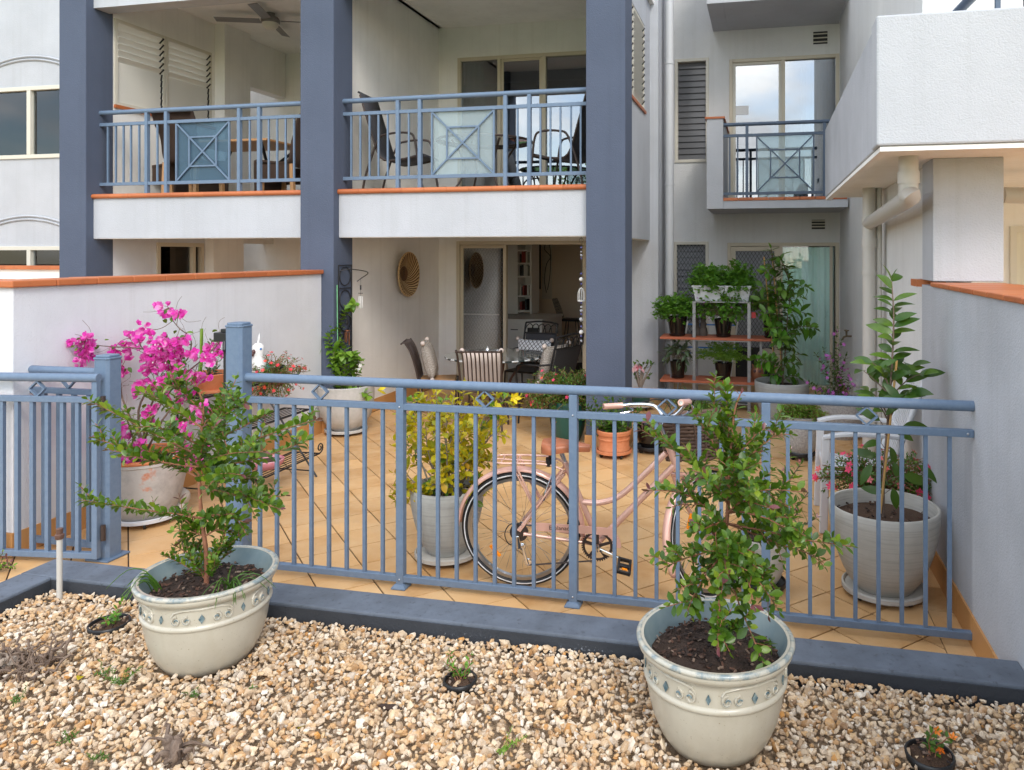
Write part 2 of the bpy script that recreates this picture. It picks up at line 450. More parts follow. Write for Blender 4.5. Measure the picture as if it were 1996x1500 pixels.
leafmat('magenta', [(0, (.74, .03, .44)), (.4, (.82, .09, .55)), (.75, (.84, .25, .62)), (1, (.87, .52, .75))], .6, .4, (.9, .15, .6))
leafmat('flower_red', [(0, (.75, .02, .03)), (.5, (.80, .05, .10)), (1, (.85, .10, .04))], .5, .25)
leafmat('flower_mixed', [(0, (.80, .02, .12)), (.55, (.82, .04, .16)), (.7, (.85, .12, .02)), (1, (.85, .28, .30))], .5, .25)
leafmat('flower_purple', [(0, (.46, .08, .46)), (1, (.62, .16, .58))], .5, .3)
leafmat('flower_pink', [(0, (.80, .10, .22)), (.5, (.82, .45, .50)), (1, (.85, .70, .70))], .5, .25)
leafmat('flower_white', [(0, (.80, .80, .72)), (1, (.85, .84, .80))], .5, .25)
leafmat('flower_yellow', [(0, (.85, .62, .01)), (1, (.88, .70, .03))], .5, .25)
leafmat('flower_orange', [(0, (.85, .16, .01)), (1, (.85, .25, .02))], .5, .25)
clay('twig', (.13, .085, .06), (.22, .16, .12), .85, .5, 40)
clay('twig_red', (.22, .085, .045), (.30, .13, .07), .8, .3, 40)
clay('twig_grey', (.24, .19, .15), (.34, .29, .24), .9, .4, 40)
Mat('bamboo').col((.52, .30, .10)).set(rough=.5)
clay('driftwood', (.20, .15, .11), (.38, .31, .25), .95, 1.0, 14)
clay('figurine_stone', (.42, .36, .29), (.56, .50, .42), .85, .4, 14)

def glass(name, tint, refl=.22, dens=.35, sharp=.0):
    m = Mat(name); m.t.nodes.remove(m.b)
    g = m.n('ShaderNodeBsdfGlossy'); g.inputs['Roughness'].default_value = sharp; g.inputs['Color'].default_value = (.95, .97, 1, 1)
    t = m.n('ShaderNodeBsdfTransparent'); t.inputs['Color'].default_value = (*tint, 1)
    f = m.n('ShaderNodeFresnel'); f.inputs['IOR'].default_value = 1.5
    x = m.n('ShaderNodeMixShader'); m.l(m.math('MINIMUM', m.math('ADD', f.outputs[0], refl), 1.0), x.inputs[0])
    m.l(t.outputs[0], x.inputs[1]); m.l(g.outputs[0], x.inputs[2]); m.l(x.outputs[0], m.o.inputs['Surface']); return m
glass('glass', (.90, .93, .93), .03)
glass('glass_mirror', (.45, .51, .55), .22)
glass('glass_green', (.95, .985, .97), .02)
m = Mat('frosted'); m.t.nodes.remove(m.b)
t = m.n('ShaderNodeBsdfTransparent'); t.inputs['Color'].default_value = (.80, .88, .90, 1)
d = m.n('ShaderNodeBsdfPrincipled'); d.inputs['Base Color'].default_value = (.55, .63, .65, 1); d.inputs['Roughness'].default_value = .25
x = m.n('ShaderNodeMixShader'); x.inputs[0].default_value = .30
m.l(t.outputs[0], x.inputs[1]); m.l(d.outputs[0], x.inputs[2]); m.l(x.outputs[0], m.o.inputs['Surface'])
m = Mat('frosted_blue'); m.t.nodes.remove(m.b)
t = m.n('ShaderNodeBsdfTransparent'); t.inputs['Color'].default_value = (.45, .58, .66, 1)
d = m.n('ShaderNodeBsdfPrincipled'); d.inputs['Base Color'].default_value = (.14, .24, .33, 1); d.inputs['Roughness'].default_value = .2
x = m.n('ShaderNodeMixShader'); x.inputs[0].default_value = .33
m.l(t.outputs[0], x.inputs[1]); m.l(d.outputs[0], x.inputs[2]); m.l(x.outputs[0], m.o.inputs['Surface'])

Mat('curtain_cream').col((.66, .63, .52)).set(rough=.9)
Mat('curtain_teal').col((.70, .86, .80)).set(rough=.9)
Mat('room_wall').col((.80, .66, .52)).set(rough=.9)
Mat('room_white').col((.85, .83, .79)).set(rough=.7)
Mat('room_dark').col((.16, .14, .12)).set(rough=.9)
Mat('room_floor').col((.74, .70, .65)).set(rough=.25)
Mat('screen_dark').col((.035, .035, .037)).set(rough=.8)
Mat('louvre_white').col((.70, .68, .62)).set(rough=.45)
Mat('louvre_glass').col((.11, .11, .115)).set(rough=.18, spec=.5)
Mat('blind').col((.28, .29, .31)).set(rough=.8)
m = Mat('wicker'); wv = m.n('ShaderNodeTexWave'); wv.inputs['Scale'].default_value = 55; wv.inputs['Distortion'].default_value = 2.5; wv.bands_direction = 'Z'; m.l(m.co(), wv.inputs['Vector'])
m.col(m.mix(wv.outputs['Fac'], (.045, .026, .018), (.15, .085, .055))).set(rough=.75).bump(wv.outputs['Fac'], .9, .006)
Mat('wicker_strand').col((.13, .075, .05)).set(rough=.7)
Mat('shelf_board').col((.42, .115, .05)).set(rough=.6)
Mat('blue_plastic').col((.05, .20, .52)).set(rough=.4)
Mat('green_pot').col((.012, .075, .06)).set(rough=.35)
Mat('green_stake').col((.16, .42, .22)).set(rough=.5)
Mat('timber').col((.50, .27, .12)).set(rough=.5)
m = Mat('straw'); m.col(m.mix(m.rand(), (.42, .26, .11), (.60, .42, .21))).set(rough=.85)
m = Mat('straw_dark'); m.col(m.mix(m.rand(), (.075, .035, .014), (.14, .07, .03))).set(rough=.85)
m = Mat('cushion_grey'); wv = m.n('ShaderNodeTexWave'); wv.inputs['Scale'].default_value = 24; wv.inputs['Distortion'].default_value = 5; wv.inputs['Detail Scale'].default_value = 3; wv.bands_direction = 'Z'; m.l(m.co(), wv.inputs['Vector'])
m.col(m.mix(m.ramp(wv.outputs['Fac'], [(.72, (0, 0, 0)), (.86, (1, 1, 1))]), (.22, .185, .16), (.56, .52, .46))).set(rough=.95).bump(m.noise(220, 2), .3, .003)
Mat('cushion_beige').col((.52, .44, .39)).set(rough=.95)
m = Mat('cushion_lattice')       # printed diamond lattice
g = m.n('ShaderNodeSeparateXYZ'); m.l(m.co(), g.inputs[0])
a_ = m.math('ABSOLUTE', m.math('SUBTRACT', m.math('FRACT', m.math('MULTIPLY', m.math('ADD', g.outputs[0], g.outputs[2]), 17)), .5))
b2 = m.math('ABSOLUTE', m.math('SUBTRACT', m.math('FRACT', m.math('MULTIPLY', m.math('SUBTRACT', g.outputs[0], g.outputs[2]), 17)), .5))
ln = m.math('GREATER_THAN', m.math('MAXIMUM', a_, b2), .41)
m.col(m.mix(ln, (.70, .72, .75), (.03, .03, .035))).set(rough=.9)
m = Mat('table_top')             # printed black and white geometry under glass
g = m.n('ShaderNodeSeparateXYZ'); m.l(m.co(), g.inputs[0])
an = m.math('ARCTAN2', g.outputs[1], g.outputs[0]); rr = m.math('SQRT', m.math('ADD', m.math('MULTIPLY', g.outputs[0], g.outputs[0]), m.math('MULTIPLY', g.outputs[1], g.outputs[1])))
k1 = m.math('FRACT', m.math('ADD', m.math('MULTIPLY', an, 3.82), m.math('MULTIPLY', m.math('FLOOR', m.math('MULTIPLY', rr, 9)), .5)))
ck = m.math('GREATER_THAN', k1, .5)
m.col(m.mix(ck, (.60, .62, .62), (.03, .045, .05))).set(rough=.08, spec=.6, coat=1)
Mat('book_red').col((.25, .03, .02)).set(rough=.6)
Mat('book_black').col((.02, .02, .022)).set(rough=.6)
Mat('ornament').col((.60, .58, .52)).set(rough=.5)
Mat('canvas').col((.66, .60, .52)).set(rough=.9)
Mat('cockatoo_white').col((.78, .78, .76)).set(rough=.35)
Mat('cockatoo_teal').col((.08, .42, .42)).set(rough=.35)
Mat('cockatoo_beak').col((.10, .045, .045)).set(rough=.4)
Mat('copper_tube').col((.35, .15, .08)).set(rough=.35, metal=.8)
m = Mat('crystal'); m.col((.78, .80, .84)).set(rough=.08, trans=.6)
Mat('bead_blue').col((.10, .10, .28)).set(rough=.2)
Mat('wire_white').col((.72, .71, .68)).set(rough=.4)
Mat('label_red').col((.45, .03, .03)).set(rough=.5)
Mat('brass').col((.16, .12, .07)).set(rough=.5, metal=.6)
Mat('hide').col((.05, .03, .025)).set(rough=.95)
Mat('owl').col((.30, .13, .07)).set(rough=.4, metal=.3)
Mat('buddha').col((.07, .055, .045)).set(rough=.75)
Mat('fan_grey').col((.20, .19, .185)).set(rough=.4)
Mat('fan_lamp').col((.70, .66, .58)).set(rough=.3)
# ------------------------------------------------------------------ ground
# (the bed is a raised planter: its kerb stands 0.28 m above the terrace tiles)
g = MB().box(-3.51, .985, 1.4, 3.06, -.30, .180).build('gravel_soil', 'gravel_bed'); tag(g, kind='structure')
g = MB().box(-3.51, .985, -2.2, 1.4, -.30, .213).build('gravel_ground', 'gravel_far'); tag(g, kind='structure')
XK, KZ, KY0, KY1 = -3.504, .280, 3.061, 3.251              # gravel-side edge of the left kerb, kerb height, kerb lines
lw = MB().box(-60, 60, -70, -2.2, -.20, .20).build('lawn', 'lawn'); tag(lw, kind='structure')
sb_ = MB().box(-30, 30, 3.2, 40, -.6, -.012).build('terrace_slab', 'grout'); tag(sb_, kind='structure')
pv = MB().box(-30, -3.62, -2.2, 3.2, -.5, -.014).build('path_slab', 'grout'); tag(pv, kind='structure')
kb = MB().box(XK - .195, .985, KY0, KY1, -.4, KZ)
kb.box(XK - .195, XK, -2.2, KY0, -.4, KZ - .001)
kerb = kb.build('kerb', 'kerb_blue', bevel=.008); tag(kerb, kind='structure')
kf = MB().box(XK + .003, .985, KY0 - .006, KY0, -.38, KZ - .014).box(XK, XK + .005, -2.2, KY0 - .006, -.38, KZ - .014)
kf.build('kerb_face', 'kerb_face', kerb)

# gravel stones: real stones, the 300 that show largest each an object
def stone_mesh(k):
    random.seed(100 + k)
    b = bmesh.new(); bmesh.ops.create_icosphere(b, subdivisions=1, radius=1)
    sc = V((1, rnd(.55, .95), rnd(.34, .66)))
    for v_ in b.verts:
        q = v_.co.normalized(); m_ = 1 + .45 * noise.noise(q * 1.5 + V((k * 3.1, 0, 0))) + rnd(-.17, .17)
        v_.co = V((q.x * sc.x, q.y * sc.y, q.z * sc.z)) * m_
    vs = [v_.co.copy() for v_ in b.verts]; fs = [tuple(x.index for x in f.verts) for f in b.faces]
    b.free(); return vs, fs
SM = [stone_mesh(k) for k in range(24)]
SME = []
for k, (vs, fs) in enumerate(SM):
    me = bpy.data.meshes.new('pebble'); me.from_pydata([p[:] for p in vs], [], fs); me.materials.append(M['pebble'])
    if k % 5 == 4:
        me.polygons.foreach_set('use_smooth', [True] * len(me.polygons)); me.set_sharp_from_angle(angle=rad(38))
    SME.append(me)
random.seed(11)
bed = thing('gravel_bed', None, None, (-1.3, 2.6, .18)); tag(bed, kind='structure')
FS = .9257
POT_L, POT_R = V((-2.47, 2.915, 0)) * FS, V((-.188, 2.84, 0)) * FS
GAPS = [(POT_L, .185), (POT_R, .185)]
stones = []
def bedz(x, y): return .2155 + .013 * noise.noise(V((x * 1.7, y * 1.7, 0))) - .02 * max(0, 2.2 - y)
x0 = -3.485
yy = 1.42
while yy < 3.042:
    dens = .0208
    xx = x0 + rnd(0, dens)
    while xx < .972:
        px_, py_ = xx + rnd(-.012, .012), min(yy + rnd(-.012, .012), 3.036)
        xx += dens * rnd(.8, 1.2)
        if any((V((px_, py_, 0)) - c).length < r for c, r in GAPS): continue
        s_ = (.0080 + .0098 * random.random() ** 1.5) * (1.5 if random.random() < .05 else 1)
        stones.append((px_, py_, bedz(px_, py_) + rnd(-.004, .012), s_))
    yy += dens * .82
# an extra loose layer
for k in range(3600):
    px_, py_ = rnd(-3.485, .97), rnd(1.45, 3.03)
    if any((V((px_, py_, 0)) - c).length < r for c, r in GAPS): continue
    stones.append((px_, py_, bedz(px_, py_) + rnd(.007, .016), .0075 + .012 * random.random() ** 1.8))
def vis(x, y, z, m=0):
    dep = FW.x * x + FW.y * y
    if dep < .3: return False
    u = CX + F_PX * (RT.x * x + RT.y * y) / dep; v_ = CY - F_PX * (z - EYE) / dep
    return -m < u < W_PX + m and -m < v_ < H_PX + m
big = sorted([i for i, q in enumerate(stones) if vis(q[0], q[1], q[2], -12)], key=lambda i: -stones[i][3] / math.hypot(stones[i][0], stones[i][1]))[:300]
bigset = set(big)
rest = MB()
rv, rf = [], []
boff = wloc(bed)
for i, (a, b, c, s_) in enumerate(stones):
    k = random.randrange(len(SM))
    R = Quaternion((rnd(-.5, .5), rnd(-.5, .5), rnd(-1, 1)), rnd(0, 6.28))
    if i in bigset:
        inst('pebble', SME[k], bed, Matrix.LocRotScale(V((a, b, c)) - boff, R, V((s_ * 1.15,) * 3)))
    else:
        n = len(rv); rm = R.to_matrix() * s_
        o_ = V((a, b, c)) - boff
        vs, fs = SM[k]
        rv += [(rm @ p + o_)[:] for p in vs]; rf += [(f[0] + n, f[1] + n, f[2] + n) for f in fs]
me = bpy.data.meshes.new('pebbles'); me.from_pydata(rv, [], rf); me.materials.append(M['pebble'])
tag(inst('pebbles', me, bed), kind='stuff')

# terrace tiles, laid diagonally, 300 mm
def clip(poly, ax, val, keep_less):
    o = []
    for i in range(len(poly)):
        a, b = poly[i], poly[(i + 1) % len(poly)]
        ia = (a[ax] <= val) if keep_less else (a[ax] >= val); ib = (b[ax] <= val) if keep_less else (b[ax] >= val)
        if ia: o.append(a)
        if ia != ib:
            t = (val - a[ax]) / (b[ax] - a[ax]); o.append(V((a[0] + (b[0] - a[0]) * t, a[1] + (b[1] - a[1]) * t)))
    return o
terr = thing('terrace_floor', None, None, (-1.8, 6.5, 0)); tag(terr, kind='structure')
toff = wloc(terr)
P = .30; GR = .0042; q2 = math.sqrt(.5); TT = .008
half = P / 2 - GR
full = MB().prism([V((0, -half / q2, -TT)), V((half / q2, 0, -TT)), V((0, half / q2, -TT)), V((-half / q2, 0, -TT))], (0, 0, TT)).mesh('floor_tile', 'floor_tile')
tiles = []
def field(x0, x1, y0, y1, cond=None):
    for i in range(-60, 70):
        for j in range(-60, 80):
            u, v_ = 1.215 + P * (i + .5), 2.24 + P * (j + .5)
            cx, cy = (u - v_) * q2, (u + v_) * q2
            if not (x0 - .25 < cx < x1 + .25 and y0 - .25 < cy < y1 + .25): continue
            if cond and not cond(cx, cy): continue
            d = half / q2
            pl = [V((cx, cy - d)), V((cx + d, cy)), V((cx, cy + d)), V((cx - d, cy))]
            whole = all(x0 <= p.x <= x1 and y0 <= p.y <= y1 for p in pl)
            if not whole:
                for ax, val, kl in ((0, x0, False), (0, x1, True), (1, y0, False), (1, y1, True)):
                    if pl: pl = clip(pl, ax, val, kl)
                if len(pl) < 3: continue
                ar = abs(sum(pl[k].x * pl[(k + 1) % len(pl)].y - pl[(k + 1) % len(pl)].x * pl[k].y for k in range(len(pl)))) / 2
                if ar < .0006: continue
            c_ = sum(pl, V((0, 0))) / len(pl)
            tiles.append((c_, pl, whole))
field(-4.608, .843, 3.26, 10.97, lambda x, y: y < 10.0 or x > -1.37)
for k in range(26):                                           # border strip along the right wall
    a = 3.6565 + .2955 * (k - 2); b = a + .2955
    a = max(a, 3.26)
    if a > 9.0: break
    pl = [V((.848, a + .002)), V((.975, a + .002)), V((.975, b - .002)), V((.848, b - .002))]
    tiles.append((sum(pl, V((0, 0))) / 4, pl, False))
tiles.sort(key=lambda t: t[0].x ** 2 + t[0].y ** 2)
n_obj = 0; rest = MB()
for c_, pl, whole in tiles:
    if n_obj < 300 and vis(c_.x, c_.y, 0, 20):
        n_obj += 1
        dz = rnd(-.0008, .0008)
        if whole: inst('floor_tile', full, terr, loc=V((c_.x, c_.y, dz)) - toff)
        else:
            me = MB().prism([V((p.x - c_.x, p.y - c_.y, -TT)) for p in pl], (0, 0, TT)).mesh('floor_tile', 'floor_tile')
            inst('floor_tile', me, terr, loc=V((c_.x, c_.y, dz)) - toff)
    else: rest.prism([V((p.x, p.y, -TT)) for p in pl], (0, 0, TT))
tiles = []
field(-8.0, -4.61, 1.3, 3.77)
field(-4.608, -3.702, 1.3, 3.257)
for c_, pl, whole in tiles: rest.prism([V((p.x, p.y, -TT - .002)) for p in pl], (0, 0, TT))
tag(rest.build('floor_tiles', 'floor_tile', terr), kind='stuff')

nf = MB().box(-15, -4.83, 3.98, 12.2, -.3, -.003).box(1.24, 7, -2.2, 7.04, -.3, -.003).build('neighbour_terrace', 'floor_tile'); tag(nf, kind='structure')
# ------------------------------------------------------------------ the apartment building
BL = thing('apartment_building', 'pale rendered apartment block with blue columns, balconies and sliding doors behind the terrace', 'building', (-3, 8.5, 0))
def panel(mb, axis, pos, th, a0, a1, z0, z1, holes=()):
    """wall slab on plane axis=pos (thickness th behind it) with rectangular holes (a0,a1,z0,z1)"""
    xs = sorted(set([a0, a1] + [min(max(h[i], a0), a1) for h in holes for i in (0, 1)])); zs = sorted(set([z0, z1] + [min(max(h[i], z0), z1) for h in holes for i in (2, 3)]))
    for i in range(len(xs) - 1):
        run = None
        for j in range(len(zs) - 1):
            cx, cz = (xs[i] + xs[i + 1]) / 2, (zs[j] + zs[j + 1]) / 2
            solid = not any(h[0] < cx < h[1] and h[2] < cz < h[3] for h in holes)
            if solid: run = (run[0] if run else zs[j], zs[j + 1])
            if (not solid or j == len(zs) - 2) and run:
                if axis == 'y': mb.box(xs[i], xs[i + 1], min(pos, pos + th), max(pos, pos + th), *run)
                else: mb.box(min(pos, pos + th), max(pos, pos + th), xs[i], xs[i + 1], *run)
                run = None
    return mb
YC0, YC1 = 7.104, 7.478
C1, C2, C3 = (-8.023, -7.649), (-4.876, -4.479), (-1.724, -1.330)
for c in (C1, C2, C3):
    MB().box(c[0], c[1], YC0, YC1, .12, 6.3).build('column', 'stucco_blue', BL, bevel=.008)
    k = MB().box(c[0] - .012, c[1] + .012, YC0 - .012, YC1 + .012, 0, .125).build('column_skirting', 'skirting', BL, bevel=.003)
ZS = 2.545; ZC = 5.17; YB = 10.03; YR = 10.45; XBAY = -4.63
# balcony slabs with bullnose tile edges
for (xa, xb) in ((C1[1], C2[0]), (C2[1], C3[0])):
    s_ = MB().box(xa + .002, xb - .002, 7.205, 7.42, 2.085, ZS).box(xa + .002, xb - .002, 7.418, YR, 2.40, ZS - .004)
    sl_ = s_.build('balcony_slab', 'stucco_white', BL)
    n = 11; wd = (xb - xa - .004) / n
    for k in range(n):
        a = xa + .002 + wd * k + .0015; b = a + wd - .003
        pr_ = [V((a, 7.183, ZS)), V((a, 7.170, ZS + .012)), V((a, 7.168, ZS + .030)), V((a, 7.175, ZS + .045)), V((a, 7.190, ZS + .053)), V((a, 7.47, ZS + .053)), V((a, 7.47, ZS)), ]
        MB().prism(pr_[::-1], (b - a, 0, 0)).build('edge_tile', 'cap_tile', sl_, smooth=50)
    MB().box(xa + .002, xb - .002, 7.47, YR, ZS - .004, ZS + .03).build('balcony_floor', 'paving', BL)
    MB().box(xa + .002, xb - .002, 7.205, 7.42, 4.766, 6.2).build('roof_beam', 'stucco_white', BL)
    MB().box(xa - .3, xb + .3, 7.42, YR + .55, ZC, ZC + .2).build('balcony_ceiling', 'ceiling', BL)
    MB().box(xa + .002, xb - .002, 7.43, YR, 2.36, 2.398).build('terrace_ceiling', 'ceiling', BL)
    MB().box(xa + .002, xb - .002, 7.21, 7.415, 2.079, 2.084).build('beam_soffit', 'ceiling', BL)

# middle bay walls
MB().box(XBAY - .2, XBAY, YC1 - .01, YB + .2, .12, 2.40).build('party_wall', 'stucco_cream', BL)
MB().box(XBAY - .2, XBAY, YC1 - .01, YB + .2, ZS, ZC).build('party_wall', 'stucco_cream', BL)
def skirt(parent, axis, pos, a0, a1, sgn, n=None):
    """row of skirting tiles on a wall plane; sgn = direction the wall faces"""
    L_ = abs(a1 - a0); n = n or max(1, round(L_ / .3)); w_ = L_ / n
    for k in range(n):
        a = min(a0, a1) + w_ * k + .0015; b = a + w_ - .003
        if axis == 'x': bx = (min(pos, pos + sgn * .011), max(pos, pos + sgn * .011), a, b)
        else: bx = (a, b, min(pos, pos + sgn * .011), max(pos, pos + sgn * .011))
        MB().box(*bx, .001, .150).build('skirting_tile', 'skirting', parent)
skirt(BL, 'x', XBAY, YC1 + .02, YB, 1)
DL = (-4.352, -2.43, 0, 2.085)            # patio door opening
DU = (-4.335, -1.60, ZS + .03, 4.725)     # upper door opening
MB_ = panel(MB(), 'y', YB, .18, XBAY, -1.50, 0.0, 2.40, [DL])
MB_.build('patio_wall', 'stucco_cream', BL)
panel(MB(), 'y', YB, .18, XBAY, -1.50, ZS, ZC, [DU]).build('patio_wall', 'stucco_cream', BL)
skirt(BL, 'y', YB, XBAY + .012, DL[0], -1, 1)

def diamond(mb, a0, a1, z0, z1, pos, pitch, axis='y', t=.0045):
    hgt = z1 - z0; wdt = a1 - a0; px2 = pitch * .62
    for s_ in (1, -1):
        k = -int(hgt / pitch) * 2 - 4
        while True:
            # line: a = a0 + px2*k + s*(z-z0)*px2/pitch
            f = px2 / pitch
            st = a0 + px2 * k if s_ == 1 else a0 + px2 * k + hgt * f
            if s_ == 1:
                za = z0 + max(0, (a0 - st) / f); zb = z0 + min(hgt, (a1 - st) / f)
                pa, pb = st + (za - z0) * f, st + (zb - z0) * f
            else:
                za = z0 + max(0, (st - a1) / f); zb = z0 + min(hgt, (st - a0) / f)
                pa, pb = st - (za - z0) * f, st - (zb - z0) * f
            if a0 + px2 * k > a1 + hgt * f: break
            if zb - za > .01:
                if axis == 'y': mb.bar((pa, pos, za), (pb, pos, zb), t, t, up=(0, 1, 0))
                else: mb.bar((pos, pa, za), (pos, pb, zb), t, t, up=(1, 0, 0))
            k += 1
            if k > 400: break
    return mb
def frame_rect(mb, a0, a1, z0, z1, pos, w_, d_, axis='y', mull=()):
    def bx(p, q, r, s_):
        if axis == 'y': mb.box(p, q, pos, pos + d_, r, s_)
        else: mb.box(min(pos, pos + d_), max(pos, pos + d_), p, q, r, s_)
    bx(a0, a0 + w_, z0, z1); bx(a1 - w_, a1, z0, z1); bx(a0 + w_, a1 - w_, z1 - w_, z1); bx(a0 + w_, a1 - w_, z0, z0 + w_)
    for mpos, mw in mull: bx(mpos - mw / 2, mpos + mw / 2, z0 + w_, z1 - w_)
    return mb
def curtain(mb, a0, a1, z0, z1, pos, axis='y', amp=.03, folds=None, seed=0):
    n = int((folds or (a1 - a0) / .085) * 6)
    base = len(mb.v)
    for i in range(n + 1):
        a = a0 + (a1 - a0) * i / n
        for j in range(5):
            t = j / 4; z = z1 + (z0 - z1) * t
            d = amp * math.sin(i / 6 * 2 * math.pi + .8 * noise.noise(V((i * .2, seed, t)))) * (.7 + .5 * t) + .012 * noise.noise(V((i * .11, t * 2, seed)))
            mb.v.append(V((a, pos + d, z)) if axis == 'y' else V((pos + d, a, z)))
    for i in range(n):
        for j in range(4):
            p = base + i * 5 + j
            mb.f.append((p, p + 1, p + 6, p + 5))
    return mb
def room(name, x0, x1, y0, y1, z0, z1, wall='room_wall', floor='room_floor'):
    r_ = MB().box(x0, x1, y1, y1 + .1, z0, z1).box(x0 - .1, x0, y0, y1, z0, z1).box(x1, x1 + .1, y0, y1, z0, z1).build(name, wall, BL)
    MB().box(x0, x1, y0, y1, z1, z1 + .1).build('room_ceiling', 'room_white', BL)
    MB().box(x0, x1, y0, y1, z0 - .03, z0 + .002).build('room_floor', floor, BL)

# patio sliding door: fixed screen panel, sliding leaf open
d_ = frame_rect(MB(), DL[0], DL[1], -.02, DL[3], YB - .012, .05, .12).build('door_frame', 'cream_frame', BL, bevel=.004)
gl = (DL[0] + .055, -3.655)
fr = frame_rect(MB(), gl[0] - .006, gl[1] + .045, .03, 2.03, YB + .02, .045, .035).build('sliding_leaf', 'cream_frame', BL, bevel=.003)
MB().box(gl[0] + .03, gl[1] + .008, YB + .035, YB + .041, .07, 1.99).build('pane', 'glass_mirror', fr)
diamond(MB(), gl[0] + .03, gl[1] + .005, .07, 1.99, YB + .09, .075).build('security_mesh', 'iron', fr)
MB().box(gl[0] + .05, gl[1] - .06, YB + .01, YB + .033, 1.03, 1.045).build('door_bar', 'steel', fr)
fr2 = frame_rect(MB(), gl[0] - .006, gl[1] + .045, .03, 2.03, YB + .075, .04, .03).build('screen_leaf', 'cream_frame', BL, bevel=.003)
room('living_room', -6.0, -1.95, YB + .181, 15.2, 0, 2.40)
# upper doors of the middle bay
d_ = frame_rect(MB(), DU[0], DU[1], DU[2], DU[3], YB - .012, .05, .10, mull=((-3.704, .05), (-3.042, .06), (-2.3, .05))).build('door_frame', 'cream_frame', BL, bevel=.004)
for a, b in ((DU[0] + .05, -3.73), (-3.68, -3.075), (-3.01, -2.325), (-2.275, DU[1] - .05)):
    MB().box(a + .001, b - .001, YB + .03, YB + .036, DU[2] + .05, DU[3] - .05).build('pane', 'glass_mirror', d_)
frame_rect(MB(), -3.685, -3.075, DU[2] + .045, DU[3] - .045, YB + .02, .04, .035).build('sliding_leaf', 'cream_frame', BL, bevel=.003)
curtain(MB(), -4.28, -4.0, DU[2] + .04, DU[3] - .05, YB + .16).build('curtain', 'curtain_cream', d_, smooth=80)
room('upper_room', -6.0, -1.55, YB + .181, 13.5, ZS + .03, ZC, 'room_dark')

# neighbour bay on the left: side wall with louvres above, doors below
XL = C1[1]
pn = [(8.12, 8.93, -.1, 2.05)]
panel(MB(), 'x', XL, -.2, YC1 - .01, 9.66, 0, 2.40, pn).build('side_wall', 'stucco_white_lifted', BL)
MB().box(XL - .02, XL + .14, 8.97, 9.58, 0, 2.40).build('pier', 'stucco_cream', BL)
MB().box(XL - 1.3, XL - 1.2, 9.0, 11.2, 0, 2.4).build('recess_wall', 'stucco_white', BL)
MB().box(XL - .2, XL, 9.66, YR, 2.06, 2.399).build('side_beam', 'stucco_cream', BL)
frame_rect(MB(), 8.12, 8.93, -.02, 2.05, XL - .06, .05, .08, 'x', mull=((8.75, .05),)).build('door_frame', 'cream_frame', BL)
curtain(MB(), 8.17, 8.9, 0, 2.0, XL - .075, 'x', amp=.018).build('curtain', 'curtain_cream', BL, smooth=80)
MB().box(XL - .035, XL - .03, 8.17, 8.88, .03, 2.0).build('pane', 'glass', BL)
panel(MB(), 'y', YR, .2, XL - 1.3, XBAY - .2, 0, 2.40, [(-6.35, -5.0, -.1, 2.08)]).build('patio_wall', 'stucco_cream', BL)
frame_rect(MB(), -6.35, -5.0, -.02, 2.08, YR - .012, .05, .1, mull=((-5.9, .05),)).build('door_frame', 'cream_frame', BL)
MB().box(-6.3, -5.05, YR + .04, YR + .046, .03, 2.04).build('pane', 'glass', BL)
MB().box(-6.6, -4.9, YR + .9, YR + .95, 0, 2.4).build('blind', 'room_dark', BL)  # dark board well behind the glass, stands in for the room's shade
# small screened window in the recess
wx = XL - 1.2
w_ = frame_rect(MB(), 10.30, 10.86, .85, 2.02, wx + .03, .05, -.05, 'x').build('recess_window', 'ivory_frame', BL)
MB().box(wx + .001, wx + .006, 10.34, 10.82, .89, 1.98).build('pane', 'louvre_glass', w_)
diamond(MB(), 10.34, 10.82, .89, 1.98, wx + .02, .09, 'x').build('security_mesh', 'wire_white', w_)
w_ = frame_rect(MB(), 10.30, 10.86, ZS + .5, 4.62, wx + .03, .05, -.05, 'x').build('recess_window', 'ivory_frame', BL)
for k in range(14):
    z = ZS + .58 + k * .104
    MB().obox((wx + .02, 10.58, z + .05), (.006, .46, .112), Matrix.Rotation(rad(12), 3, 'Y')).build('louvre_blade', 'louvre_white', w_)
